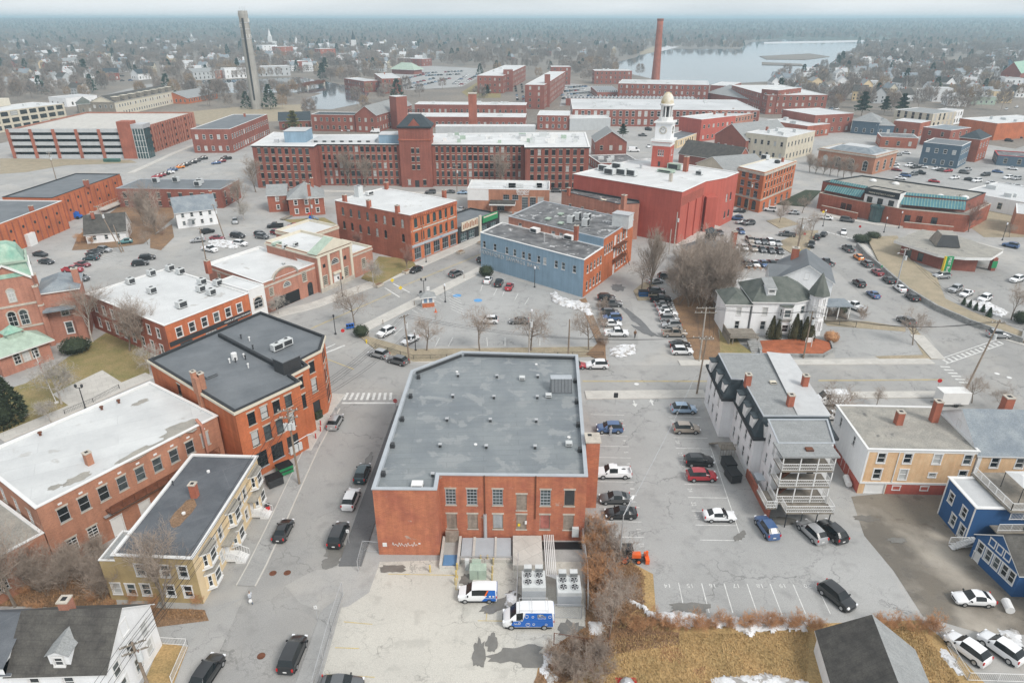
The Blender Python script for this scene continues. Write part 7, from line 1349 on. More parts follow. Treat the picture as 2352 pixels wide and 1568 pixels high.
for c in (('wU',2222,1486,118),('wU',2300,1484,118)): car(*c,'beside the white fence, bottom right')
z='in the middle car park'
for c in (('wU',886,761,235),('wS',942,778,235),('wU',1122,734,180),('gS',1192,735,180),('wS',1121,641,80),('kU',1146,648,80),('rS',1170,656,80)): car(*c,z,'cars in the middle car park')
for c in (('kH',955,618,235),('gU',1047,627,55),('kU',1110,594,55)): car(*c,'driving on the main street')
z='in the left row beside the lane to the fire escape'
for c in (('kU',1393,682,0),('gP',1404,696,0),('gU',1401,716,0),('bU',1406,728,180),('wS',1406,741,0),('wP',1416,763,0)): car(*c,z,'cars along the lane')
z='in the right row beside the thicket'
for c in (('kP',1517,685,0),('gS',1524,697,0),('sS',1529,707,0),('wS',1535,717,0),('sU',1537,730,0),('sU',1542,744,180),('tP',1549,764,0),('kS',1562,789,0),('wU',1567,804,0),('gU',1508,667,0),('sS',1505,644,20),('gU',1530,633,10)): car(*c,z,'cars along the lane')
z='in the car park behind the Victorian house'
for i,c in enumerate('tU sS gS wU sS'.split()): car(c,1722+i*16,550+i*1.6,(.9,.75),z,'cars behind the Victorian house')
for i,c in enumerate('wU wS wS tU gS gS gH'.split()): car(c,1668+i*20.5,563+i*2,(.9,.75),z,'cars behind the Victorian house')
for i,c in enumerate('kU wS bS kS kS'.split()): car(c,1714+i*20,605-i*.5,(.9,.75),z,'cars behind the Victorian house')
for c in (('bH',1702,530,(.9,.7)),('bU',1692,500,(-1,-.1)),('sS',1704,508,(-1,.1)),('gU',1720,511,(-1,.1)),('gS',1653,533,(.9,.7)),('kS',1698,483,(-1,0)),('sU',1734,474,(-1,-.2))): car(*c,'beside the steps of the red hall')
z='in the queue along the stone wall'
for c in (('gP',1948,570),('oH',1972,589),('gU',1991,604),('dS',2015,623),('kS',2041,641),('wS',2067,660),('kS',2095,680),('kU',1973,649),('bS',2006,674)): car(*c,(-1,-.72),z,'cars queuing by the stone wall')
for c in (('gP',1897,601,(-1,-.45)),('wP',1963,702,(-1,-.4)),('gU',2081,735,(-1,-.55)),('kP',1864,560,(-.2,1)),('kU',1878,543,(.55,-.7)),('kS',1892,536,(.6,-.6)),('wS',1938,531,(0,1)),('wS',1898,499,(-1,-.1)),('gM',1946,504,(1,.12)),('sS',1823,487,(-1,-.05)),('wU',1769,480,(-1,-.1)),('gP',1808,537,(-1,-.1)),('bU',2322,562,(-1,-.2))): car(*c,'on the streets around the courthouse')
for c in (('sU',2163,632,(-1,.05)),('sU',2195,662,(-1,.45)),('wS',2220,672,(-1,.45)),('wU',2262,684,(-1,.45)),('wU',2336,640,(-1,.3))): car(*c,'in the bank car park, right')
car('sU',2294,767,(1,.08),'turning at the right edge of the junction');car('wV',1909,918,180,'parked behind the mansard house');car('wS',1912,952,180,'between the mansard house and the gravel roof house')
z='in the car park behind the church tower'
for c in (('kS',92,582,(1,.1)),('kS',106,599,(1,.1)),('sU',240,572,(1,.1)),('kS',219,577,(1,.1)),('kS',214,583,(1,.1)),('nS',208,591,(-1,0)),('dS',190,605,(1,.1)),('rP',167,618,(1,0)),('gU',186,637,(1,.1)),('kU',338,590,(1,-.1)),('kU',322,603,(1,-.1)),('eH',288,553,(-1,.1))): car(*c,z,'cars behind the church')
z='in the car park around the white colonial house'
for c in (('sS',454,550,(-1,.1)),('dS',499,545,(1,0)),('wP',482,571,(1,.2)),('wU',552,558,(1,.1)),('kM',546,540,(1,.1)),('kU',476,530,(1,-.2)),('sU',540,507,(0,1)),('kU',598,537,(1,.2)),('dU',637,533,(1,.1)),('rS',684,532,(1,.15)),('gU',602,542,(1,.1)),('rS',674,517,(-1,.1)),('kP',632,517,(-1,.05)),('gU',719,514,(-1,.05))): car(*c,z,'cars by the colonial house')
z='in the fenced lot left of the mill'
for c,x,y in (('kU',466,363),('kP',519,363),('dS',508,369),('bS',496,373),('bU',396,389),('oU',412,383),('kS',421,379),('gS',428,376),('kS',441,372),('rS',360,404),('dS',369,401),('kS',378,398),('wS',389,395),('gS',450,368)): car(c,x,y,(-1,.1),z,'cars left of the mill')
for c in (('gU',989,440,180),('gS',1033,440,180),('lS',1062,441,180),('sS',1060,479,75),('gU',1278,437,0)): car(*c,'on the road before the mill')
z='in the post office car park'
for c,x,y in (('sS',2063,354),('wS',2082,350),('wS',2056,376),('wU',2053,383),('dS',2060,389),('wU',2088,379),('kP',2103,383),('wS',2120,382),('wS',2150,386),('gS',2163,390),('rS',2178,391),('wS',2069,408),('bU',2080,402),('gU',2098,399),('kP',2112,396),('gU',2215,395),('kU',2264,400),('bS',2292,393),('wS',2326,386),('kS',2228,411),('wU',2244,414),('wS',2279,419),('wU',2316,407),('sU',2335,409),('sS',2318,424),('wS',2337,426),('wS',2193,407),('rS',2146,415),('sS',2222,388)): car(c,x,y,(-1,.1) if R.random()<.5 else (1,.1),z,'cars in the post office lot')
for c in (('kU',2318,322,(1,.1)),('kS',2340,314,(1,.1)),('wU',2312,250,(1,-.6)),('wS',2336,245,(1,-.6)),('kS',1489,294,(1,0)),('gP',1476,310,(1,0)),('wS',1490,335,(.3,1)),('wV',1456,345,0),('kU',1490,297,(1,.1)),('gS',754,296,(1,.3)),('wS',786,298,(.4,1)),('sU',800,299,(.4,1)),('wV',862,302,180),('sS',818,298,0)): car(*c,'on the back streets among the mills','cars among the mills')
build_cars()
# tiny cars in the far lots: one simple body each
TC={}
def tiny(col):
    if col not in TC:
        mb=MB();mb.box(-2.2,2.2,-.9,.9,.25,.95);mb.v += [];i=len(mb.v);mb.v += [(-1.6,-.85,.95),(1.0,-.85,.95),(1.0,.85,.95),(-1.6,.85,.95),(-1.2,-.65,1.5),(.4,-.65,1.5),(.4,.65,1.5),(-1.2,.65,1.5)]
        for f in ((0,1,5,4),(1,2,6,5),(2,3,7,6),(3,0,4,7)): mb.f.append(tuple(i+k for k in f));mb.m.append(1)
        mb.f.append((i+4,i+5,i+6,i+7));mb.m.append(0)
        for x in (-1.4,1.4): mb.box(x-.33,x+.33,-.92,.92,0,.6,2)
        me=mb.mesh('car');[me.materials.append(MT(m)) for m in ('car_'+col,'carglass','tyre')];TC[col]=me
    return TC[col]
def far_rows(rows,lab,grp):
    for (x0,y0),(x1,y1),n,hd in rows:
        for k in range(n):
            if R.random()<.15: continue
            t=k/max(1,n-1);p=P(x0+(x1-x0)*t,y0+(y1-y0)*t);inst('car',tiny(R.choice('wwsskkgbrl')),None,(p.x,p.y,.03),rad(hd+R.uniform(-4,4)),lab,'car',grp)
far_rows([((930,198),(1010,178),12,60),((945,203),(1040,180),13,60),((915,186),(985,170),12,60),((965,170),(1060,165),14,70),((980,175),(1055,172),12,70),((1040,196),(1075,172),12,10),((1055,198),(1100,172),10,10)],'tiny parked car in the large car park beyond the river mill','cars in the far station lot')
far_rows([((1292,212),(1340,208),9,60),((1292,220),(1352,214),10,60),((1295,228),(1352,222),8,60),((1300,203),(1345,200),8,60)],'tiny parked car in the mill yard left of the sawtooth shed','cars in the far mill yard')
far_rows([((1180,176),(1192,250),16,85),((1196,180),(1204,240),12,85)],'tiny parked car in the lane between the far mills','cars between the far mills')
far_rows([((470,188),(560,186),9,0),((225,190),(300,186),5,20),((280,176),(330,180),4,0),((1835,250),(1920,252),9,30),((1820,262),(1850,275),4,40)],'tiny parked car beside the far streets','cars on far streets')
# wraps on the two vans, tractor, trailer, boom lift
tv=[c[-1] for c in CARS if c[0]=='wC'][0];mb=MB();mb.quad((-2.2,.915,.42),(-.5,.915,.42),(-1.15,.905,1.2),(-2.15,.905,1.2));mb.quad((-1.15,.90,1.2),(-1.35,.745,1.84),(-2.1,.765,1.84),(-2.15,.90,1.2));mb.build('blue_wrap',['blue_vivid']).parent=tv;mb=MB();mb.quad((-1.0,.922,1.18),(-.82,.922,1.18),(-1.16,.77,1.84),(-1.34,.77,1.84));mb.build('orange_stripe',['orange_vivid']).parent=tv
mb=MB();mb.box(-2.33,-2.29,-.85,.85,.5,1.75);mb.build('rear_wrap',['blue_vivid']).parent=tv
for x in (-1.5,-1.9): mb=MB();mb.box(x-.12,x+.12,.9,.93,1.0,1.2);mb.build('icon',['trim_white']).parent=tv
tv=[c[-1] for c in CARS if c[0]=='wV' and 'wrap' in (c[6] or '')][0]
mb=MB();mb.quad((-2.8,1.03,.5),(2.0,1.03,.5),(1.75,1.035,1.28),(.55,1.03,1.38),(-2.75,1.03,1.38));mb.quad((.6,1.02,1.38),(.3,.885,2.34),(-2.6,.90,2.34),(-2.75,1.02,1.38));mb.build('blue_wrap',['blue_vivid']).parent=tv;mb=MB();mb.box(-2.92,-2.87,-.9,.9,.6,2.2);mb.build('rear_wrap',['blue_vivid']).parent=tv
def circ(cx,cz,r,y,p,m='trim_white'):
    mb=MB();y1=lambda z: y-max(0,z-1.38)*.135
    for k in range(14): a,b_=2*math.pi*k/14,2*math.pi*(k+1)/14;z0,z1=cz+r*math.sin(a),cz+r*math.sin(b_);mb.tube((cx+r*math.cos(a),y1(z0),z0),(cx+r*math.cos(b_),y1(z1),z1),.022,n=4)
    mb.build('drawn_bubble',[m]).parent=p
for cx,cz,r in ((.2,1.95,.2),(.05,.85,.24),(-.5,1.9,.12),(1.0,1.1,.12),(-2.0,.85,.13),(-2.4,1.9,.16),(-1.3,2.1,.1),(-.6,.9,.13),(.75,1.45,.1)): circ(cx,cz,r,1.06,tv)
for dx in (-.08,.08): mb=MB();mb.box(.05+dx-.03,.05+dx+.03,1.05,1.075,.9,.96);mb.build('drawn_eye',['trim_white']).parent=tv
for tx,sz,m_,x,z,tl in (('Hooray.',.2,'yellow_vivid',-1.35,2.08,.14),('Fidium Fiber',.2,'yellow_vivid',-1.5,1.86,.14),('has arrived!',.2,'trim_white',-1.5,1.64,.14),('fidium',.3,'trim_white',1.25,.85,0)): o=text(tx,sz,m_,None,(0,0,0),ext=.01);o.parent=tv;o.location=(x,1.055-max(0,z-1.38)*.14,z);o.rotation_euler=(math.pi/2-tl,0,math.pi)
mb=MB()
for x in (1.0,-.4,-2.2): mb.tube((x,-.9,2.75),(x,.9,2.75),.03,n=5);[mb.tube((x,s_*.82,2.35),(x,s_*.9,2.75),.03,n=5) for s_ in (-1,1)]
for s_ in (-.9,.9): mb.tube((1.0,s_,2.75),(-2.2,s_,2.75),.03,n=5)
mb.build('roof_rack',['metal']).parent=tv
p=P(1446,1287);t=empty('compact_tractor',p,'orange compact tractor with dark cab and snow blower parked in stall 13','tractor')
def tp(n,m,*bx,parent=t):
    mb=MB()
    for k in bx: mb.box(*k)
    o=mb.build(n,[m]);o.parent=parent;return o
tp('bonnet','orange_vivid',(.15,1.25,-.32,.32,.65,1.15));tp('chassis','metal_dark',(-1.0,1.3,-.25,.25,.4,.68));tp('cab_post','black',(-.85,-.77,-.5,-.42,.9,2.0),(-.85,-.77,.42,.5,.9,2.0),(.05,.13,-.5,-.42,.7,2.0),(.05,.13,.42,.5,.7,2.0));tp('cab_roof','metal_dark',(-.95,.25,-.6,.6,2.0,2.14));tp('cab_glass','carglass',(-.8,.08,-.45,.45,1.1,1.98));tp('seat','black',(-.7,-.3,-.25,.25,.7,1.2));tp('fender','orange_vivid',(-1.15,-.3,-.75,-.45,.95,1.05),(-1.15,-.3,.45,.75,.95,1.05));tp('snow_blower','orange_vivid',(1.75,2.2,-.75,.75,.12,.75));tp('chute','orange_vivid',(1.85,2.1,-.12,.12,.75,1.45));tp('lift_arm','metal_dark',(1.2,1.8,-.3,.3,.3,.42))
for x,r,w_,m in ((-.72,.55,.25,1),(.95,.36,.2,0)):
    for s_ in (-1,1): mb=MB();mb.tube((x,s_*.45,r),(x,s_*(.45+w_),r),r,n=14);o=mb.build('wheel',['tyre']);o.parent=t;mb=MB();mb.tube((x,s_*.44,r),(x,s_*(.47+w_),r),r*.55,n=10);q=mb.build('rim',['orange_vivid']);q.parent=o
p=P(2182,928);t=empty('box_trailer',p,'white enclosed box trailer parked behind the gravel roof','trailer');tp('box','trim_white',(-2.3,2.3,-1.1,1.1,.55,2.7),parent=t);tp('drawbar','metal_dark',(-3.4,-2.3,-.08,.08,.45,.58),parent=t);tp('door','trim_grey',(2.3,2.33,-.9,.9,.7,2.5),parent=t);tp('fender','metal',(-.2,1.0,-1.14,-1.1,.6,.85),parent=t)
for s_ in (-1,1): mb=MB();mb.tube((.4,s_*.95,.34),(.4,s_*1.12,.34),.34,n=12);mb.build('wheel',['tyre']).parent=t
p=P(174,502);t=empty('boom_lift',p,'blue telescopic boom lift parked between the two warehouses','lift');tp('chassis','blue_vivid',(-1.8,1.8,-1.0,1.0,.5,1.1),parent=t);tp('turret','blue_vivid',(-1.2,1.0,-.9,.9,1.1,2.1),parent=t);mb=MB();mb.tube((1.0,0,2.0),(-7.5,1.5,3.6),.35,.25,n=4);mb.build('boom',['blue_vivid']).parent=t;tp('basket','metal',(-8.6,-7.4,.9,2.2,3.0,4.1),parent=t)
for x in (-1.3,1.3):
    for s_ in (-1,1): mb=MB();mb.tube((x,s_*.75,.5),(x,s_*1.1,.5),.5,n=12);mb.build('wheel',['tyre']).parent=t
# ================================================================ church, street furniture, people
b=Bld('brick_church','brick Romanesque church with square tower, green copper dome and arched windows, left edge','church',W((-90.3,121.6),(-84.6,124.6),(-88.6,132.6),(-94.3,129.6)),10.6,'brick_pink')
b.win(0,[3.3],[(1.6,2.4)],1.2,'case');b.win(0,[3.3],[(5.4,2.2)],1.3,'archw');b.win(1,[3,6],[(4,3)],1.2,'archw');b.walls();b.hip(1.6,'shingle_blue',.4,inset=2.6)
TWR=W((-96.6,116.6),(-90.2,121.0),(-94.6,127.4),(-101.0,123.0));b2=Bld(None,None,None,TWR,14.2,'brick_pink',base=b.root);b2.win(0,[2.9,4.75],[(5.2,3.0)],1.35,'archw');b2.win(0,[3.9],[(10.0,2.5)],1.1,'archw');b2.win(0,[3.9],[(.2,3.4)],2.6,'archw',name='portal');b2.win(3,[2.5,4.8],[(5.2,3.0)],1.2,'archw');b2.walls()
for e in (0,1,3):
    a,d,Ln=b2.edge(e);n=V((d.y,-d.x));mb=MB();q0,q1,m_=a,a+d*Ln,a+d*Ln/2;mb.quad((*q0,14.2),(*q1,14.2),(*m_,17.2));mb.quad((*(q1-n*.5),14.2),(*(q0-n*.5),14.2),(*(m_-n*.5),17.2));mb.build('gable',['brick_pink'],b.root)
    for s_,t_ in ((q0,m_),(m_,q1)): z0,z1=(14.2,17.2) if t_ is m_ else (17.2,14.2);mb=MB();k=0;mb.quad((*(s_+n*.4),z0+.1),(*(t_+n*.4),z1+.1),(*(t_-n*.6),z1+.3),(*(s_-n*.6),z0+.3));mb.quad((*(s_+n*.4),z0-.25),(*(t_+n*.4),z1-.25),(*(t_+n*.4),z1+.1),(*(s_+n*.4),z0+.1));mb.build('raking_cornice',['trim_white'],b.root)
    for zz,hh in ((4.6,.35),(9.0,.4)): along(b2,e,.1,Ln-.1,0,.12,zz,zz+hh,'string_course','stone')
for e in (0,1):
    for u in (0,b2.edge(e)[2]): along(b2,e,u-.35,u+.35,0,.55,0,12.2,'buttress','brick_pink');along(b2,e,u-.4,u+.4,0,.62,12.2,12.5,'buttress_cap','stone');along(b2,e,u-.4,u+.4,0,.64,8.4,8.7,'buttress_band','stone')
T1,T2,T3=offs(TWR,.1),offs(TWR,-1.0),offs(TWR,-2.3);mb=MB()
for A_,B_,z0,z1 in ((T1,offs(TWR,-.25),14.6,17.4),(offs(TWR,-.25),T2,17.4,19.4),(T2,T3,19.4,20.3)):
    for i in range(4): j=(i+1) % 4;mb.quad((*A_[i],z0),(*A_[j],z0),(*B_[j],z1),(*B_[i],z1))
mb.quad(*[(*p,20.3) for p in T3]);mb.build('dome',['copper'],b.root);mb=MB();ring(mb,TWR,.25,.1,17.2,17.55);mb.build('dome_band',['copper_pale'],b.root)
b3=Bld(None,None,None,W((-108,113.5),(-97.0,116.8),(-101,128),(-112,124)),8.2,'brick_pink',base=b.root);b3.win(0,[8.5],[(3.6,2.2)],1.2,'archw');b3.walls();b3.gable(4.5,'roof_dark',ax=1,over=.4)
b4=Bld(None,None,None,W((-90.8,107.6),(-86.2,114.8),(-91,118.2),(-95.8,111.2)),4.0,'brick_pink',base=b.root);b4.win(0,[2.9,4.4,5.9],[(1.5,2.1)],1.1,'archw');b4.walls();b4.hip(2.0,'copper_pale',.8,inset=3.0);c=sum(b4.pl,V((0,0)))/4;d4=b4.edge(0)[1];mb=MB();mb.obox(c,d4,1.2,.9,5.4,6.6);mb.build('cupola',['copper_pale'],b.root);q=[c+d4*x+V((-d4.y,d4.x))*y for x,y in ((-1.6,-1.2),(1.6,-1.2),(1.6,1.2),(-1.6,1.2))];mb=MB()
for i in range(4): mb.quad((*q[i],6.6),(*q[(i+1) % 4],6.6),(*c,7.9))
mb.build('cupola_roof',['copper'],b.root);along(b,0,4.5,6.3,0,.8,0,8.4,'buttress','brick_pink');along(b,0,.0,5.4,0,2.2,7.2,7.5,'aisle_roof','shingle_blue');chimney(b,(-86.0,127.2),1.1,3.0,z=10.6,px=False,m='brick_pink')
# --- utility poles and wires
POLES={}
def upole(key,x,y,h,label,arms=((.95,2.4),),tr=True,lean=(0,0),px=True,m='wood_pole',ang=0,lamp=None,trio=False):
    p=P(x,y) if px else V((x,y,0));t=empty('utility_pole',p,label,'utility pole');top=V((p.x+lean[0],p.y+lean[1],h));mb=MB();mb.tube((p.x,p.y,-.2),top,.17,.11,n=8);mb.build('pole',[m],t);ax=V((math.cos(ang),math.sin(ang),0));pts=[]
    for f,w_ in arms:
        c=V((p.x,p.y,0)).lerp(top,f);mb=MB();mb.obox(c,ax,w_/2,.07,c.z-.07,c.z+.07);arm=mb.build('crossarm',['wood_grey'],t)
        for s_ in (-.45,-.18,.18,.45): q=c+ax*w_*s_;mb=MB();mb.tube(q,q+V((0,0,.28)),.06,.05,n=6);mb.build('insulator',['trim_white'],arm);pts.append(q+V((0,0,.28)))
    if tr:
        for k in range(3 if trio else 1): c=V((p.x,p.y,0)).lerp(top,.78)+ax*((k-1)*.5 if trio else .35)+V((0,-.25,0));mb=MB();mb.tube(c-V((0,0,.5)),c+V((0,0,.5)),.26,n=10);o=mb.build('transformer',['hvac'],t);mb=MB();mb.tube(c+V((0,0,.5)),c+V((0,0,.75)),.05,n=5);mb.build('bushing',['rust'],o)
    if lamp: c=V((p.x,p.y,0)).lerp(top,lamp[0]);q=c+V((lamp[1],lamp[2],.5));mb=MB();mb.tube(c,q,.04,n=5);o=mb.build('lamp_arm',['metal'],t);mb=MB();mb.tube(q,q+V((lamp[1],lamp[2],0)).normalized()*.7,.12,.08,n=6);mb.build('lamp_head',['metal'],o)
    c=V((p.x,p.y,0)).lerp(top,.62);pts += [c,c-V((0,0,.4)),c-V((0,0,.8))];POLES[key]=pts;return t
def wires(a,b_,n=7,sag=.5,label='overhead wires',ia=None):
    A,B_=(POLES[a] if isinstance(a,str) else a),(POLES[b_] if isinstance(b_,str) else b_)
    for k in range(n):
        p,q=A[k % len(A)],B_[k % len(B_)];mb=MB();pr=p
        for i in range(1,9): t=i/8;c=p.lerp(q,t)-V((0,0,sag*4*t*(1-t)));mb.tube(pr,c,.022,n=3,cap=False);pr=c
        mb.build('overhead_wire',['wire'],label=label,cat='wire',group=label)
upole('a',688,1112,12.2,'wooden utility pole with three transformers beside the left street',((.97,2.6),(.88,2.4)),trio=True,ang=.15,lamp=(.55,1.6,1.2))
upole('b',352,1604,7.2,'utility pole with crossarms in front of the white gabled house',((.97,2.2),(.85,2.2)),ang=.5,px=True,lean=(-.4,.2),m='wood_pole');upole('c',941,834,9.5,'leaning wooden utility pole at the corner of the middle car park',((.97,2.2),),ang=.8,lean=(-.5,.6))
upole('d',1600,905,11,'utility pole at the pavement edge before the mansard house',((.95,2.4),),tr=False,lean=(.4,-.2));upole('e',1606,830,11,'double wooden utility structure with heavy crossarms above the cross street',((.98,3.6),(.9,4.0),(.45,3.6)),tr=False,m='bark_pale')
for s_ in (-1.4,1.4): pass
upole('f',1845,822,9.6,'utility pole with transformer in front of the mulch bed',((.97,1.2),));upole('g',2214,902,13,'tall dark leaning utility pole at the right junction',((.96,2.4),),tr=True,lean=(3.2,1.5));upole('h',2182,516,9.5,'utility pole with lamp arm at the courthouse corner',((.97,2),),lean=(.5,0),lamp=(.9,-1.5,-.5));upole('i',2057,664,10,'grey utility pole with street lamp beside the stone wall',((.97,2),),m='metal',lamp=(.86,-1.6,-.6));upole('j',1828,588,10.5,'utility pole with orange sleeve on the grass island',((.97,2.2),),lamp=(.9,1.5,0))
upole('k',1050,446,10.5,'utility pole with lamp arm before the mill front',((.97,2.2),),lamp=(.85,-2,0));upole('l',722,540,11,'utility pole beside the small playground',((.97,1.4),));upole('m',280,580,13,'tall leaning utility pole with transformer by the white cape house',((.97,2),),lean=(-3.5,0));upole('n',284,578,7.5,'short pole beside the leaning utility pole',(),tr=False,lean=(-1,0));upole('o',516,548,10,'utility pole with lamp beside the colonial house',((.97,1.2),),lean=(-1.8,.5));upole('q',474,600,9,'utility pole before the white lifted truck',((.97,1.4),));upole('r',1548,568,10,'utility pole with transformer at the corner of the red hall',(),m='bark_pale');upole('s',1536,584,7,'lower pole beside the corner of the red hall',(),tr=False,m='bark_pale')
upole('t',1716,486,11,'utility pole on the slope before the corner block',((.97,2),),lamp=(.85,1.6,0));upole('u',130,415,11,'utility pole with ladder rungs behind the left warehouse',((.97,2),(.9,2)));upole('v',1305,822,8,'slim pole at the fence behind the flat roof',(),tr=False);upole('w',1215,822,9,'lamp pole with transformer at the right car park fence',(),tr=True,m='bark_pale')
wires('a','b',7,1.2,'overhead wire running down the left street');wires('a','c',6,1.4,'overhead wire from the left street pole to the car park corner');wires('d','e',5,.5,'overhead wire between the two poles by the cross street');wires('e','f',4,.8,'overhead wire over the pavement before the Victorian house');wires('f','g',4,2.0,'overhead wire across the right junction');wires('c','d',3,2.0,'overhead wire along the cross street');wires('b',[v+V((-3,-30,0)) for v in POLES['b']],4,.5,'overhead wire leaving the bottom left corner');wires('g',[v+V((25,-22,2)) for v in POLES['g']],3,1,'overhead wire leaving the right edge');wires('i','g',2,1.5,'overhead wire beside the stone wall')
p=P(*Q(2,2,1050,1900));mb=MB();a0,a1=V((32.6,84,8.6)),P(*Q(2,3,1080,30),8.0);pr=a0
for i in range(1,9): t=i/8;c=POLES['d'][4].lerp(a1,t)-V((0,0,3.2*t*(1-t)));(mb.tube(pr,c,.022,n=3,cap=False) if i>1 else None);pr=c
mb.build('overhead_wire',['trim_grey'],label='single pale wire drooping across the numbered lot',cat='wire')
# --- lamps, signs, bollards, bins
def lamp_post(x,y,h,label,heads=1,m='metal_dark',globe=True):
    p=P(x,y);t=empty('street_lamp',p,label,'lamp post');mb=MB();mb.lathe(p,[(.22,0),(.22,.3),(.09,.5),(.07,h-.4)],8);mb.build('post',[m],t)
    for k in range(heads): dx=0 if heads==1 else (-.5,.5)[k];mb=MB();mb.lathe((p.x+dx,p.y,h-.4),[(.08,0),(.2,.15),(.2,.5),(.05,.65)],8);mb.build('lantern',['lamp_white' if globe else m],t)
    if heads>1: mb=MB();mb.tube((p.x-.5,p.y,h-.45),(p.x+.5,p.y,h-.45),.05,n=5);mb.build('bracket',[m],t)
for a in ((771,768,4.2,'black street lamp at the corner beside the newspaper boxes',1,'metal_dark',False),(975,688,5.0,'twin-headed black street lamp behind the ticket kiosk',2,'metal_dark',False),(1023,694,4.2,'black lamp post with white globe in the hatched area',1),(955,806,4.2,'black lamp post in the grass strip by the leaning pole',1),(1228,660,5.0,'black lamp post with white globe before the blue wall',1),(979,603,5.0,'black street lamp on the pavement before the red block',1,'metal_dark',False),(787,682,4.8,'black street lamp by the bank entrance',2,'metal_dark',False),(197,940,4.5,'black lantern post on the church forecourt',2,'metal_dark',False),(2064,524,5,'lamp post left of the courthouse forecourt',1),(2030,534,4.5,'lamp post at the bank lawn corner',1),(2302,552,5,'lamp post at the right end of the courthouse lawn',1),(1890,520,5,'lamp post at the crosswalk before the courthouse',1),(1220,800,8,'tall pale car park lamp behind the flat roof',1,'metal')): lamp_post(*a)
p=P(1422,1300);t=empty('parking_lot_light',p,'tall grey twin-armed parking lot light beside the orange tractor','lamp post');mb=MB();mb.tube(p,p+V((0,0,7.6)),.09,.06,n=8);mb.build('post',['metal'],t);mb=MB();mb.tube(p+V((0,0,7.5)),p+V((1.0,1.5,8.5)),.05,n=5);mb.build('arm',['metal'],t);mb=MB();mb.tube(p+V((1.0,1.5,8.5)),p+V((1.35,2.1,8.55)),.2,.14,n=8);mb.build('lamp_head',['trim_white'],t)
def sign(x,y,h,label,shape='oct',face='red_vivid',txt=None,ang=-90,w_=.38,cat='sign',name='road_sign'):
    p=P(x,y);t=empty(name,p,label,cat);mb=MB();mb.tube(p,p+V((0,0,h)),.035,n=5);mb.build('post',['metal'],t);a=rad(ang);n=V((math.cos(a),math.sin(a),0));d=V((-n.y,n.x,0));c=p+V((0,0,h-.3))+n*.05;N={'oct': 8,'dia': 4,'rnd': 16,'box': 4}[shape];o_=math.pi/8 if shape=='oct' else math.pi/4 if shape=='box' else 0
    f=lambda k: tuple(c+n*k[1]+(d*math.cos(k[0])+V((0,0,1))*math.sin(k[0])*(1.3 if shape=='box' else 1))*w_);A_=[(o_+2*math.pi*k/N,.02) for k in range(N)];B_=[(q,-.02) for q,_ in A_];mb=MB();mb.quad(*[f(q) for q in A_]);mb.quad(*[f(q) for q in reversed(B_)]);[mb.quad(f(B_[k]),f(B_[(k+1) % N]),f(A_[(k+1) % N]),f(A_[k])) for k in range(N)];q=mb.build('face',[face],t)
    if txt: o=text(txt,w_*.75,'trim_white' if face != 'trim_white' else 'black',t,c+n*.03-V((0,0,w_*.25)),a+math.pi/2,ext=.004)
    return t
sign(910,948,2.6,'red stop sign at the near left of the crosswalk',txt='STOP',ang=-90);sign(790,783,2.6,'round red do-not-enter sign at the far street corner','rnd',ang=-70);sign(2150,902,2.7,'red stop sign behind the gravel roof at the junction',ang=-100);sign(1972,536,2.4,'red stop sign beside the junipers',ang=-120);sign(1845,553,2.4,'red stop sign on the planted corner near the red hall',ang=-100)
sign(922,690,3.4,'yellow diamond pedestrian sign on the near side of the main street crossing','dia','yellow_vivid',ang=-60,w_=.5);sign(903,672,3.4,'yellow diamond pedestrian sign on the far side of the main street crossing','dia','yellow_vivid',ang=-60,w_=.5);sign(1888,503,2.6,'yellow diamond sign at the courthouse corner','dia','yellow_vivid',w_=.5);sign(730,1425,2.3,'small white parking sign on the kerb by the black minivan','box','trim_white','P',w_=.25);sign(802,1248,2.3,'small white parking sign on the kerb by the parked minivan','box','trim_white','P',w_=.25);sign(775,965,2.4,'grey-backed sign beside the silver SUV','box','metal',w_=.3,ang=90);sign(1413,930,2.2,'dark double-panel notice board at the numbered lot entrance','box','trim_dark',w_=.5);sign(1834,588,1.8,'small yellow sign below the pole on the grass island','box','yellow_vivid',w_=.35);sign(2021,630,2.4,'small green sign by the stone wall','box','green_vivid',w_=.3)
sign(984,684,2.6,'white and blue public parking sign beside the kiosk','box','trim_white','P',w_=.5,ang=-60)
def single(name,label,cat,m,*boxes,group=None,at=None):
    mb=MB();xs=boxes[0];o=V(((xs[0]+xs[1])/2,(xs[2]+xs[3])/2,min(k[4] for k in boxes)))
    for k in boxes: mb.box(*k)
    return mb.build(name,m,label=label,cat=cat,group=group,at=o)
p=P(842,788);t=empty('fire_hydrant',p,'small yellow fire hydrant at the street corner','hydrant');mb=MB();mb.lathe(p,[(.16,0),(.13,.1),(.13,.55),(.17,.58),(.15,.72),(.04,.82)],8);mb.build('barrel',['yellow_vivid'],t);mb=MB();mb.tube(p+V((-.25,0,.45)),p+V((.25,0,.45)),.06,n=6);mb.build('outlet',['yellow_vivid'],t)
p=P(1001,717);t=empty('traffic_cone',p,'orange traffic cone in the middle car park','cone');mb=MB();mb.box(p.x-.28,p.x+.28,p.y-.28,p.y+.28,.02,.07);mb.build('base',['orange_vivid'],t);mb=MB();mb.lathe((p.x,p.y,.07),[(.22,0),(.05,.8)],10);mb.build('cone',['orange_vivid'],t)
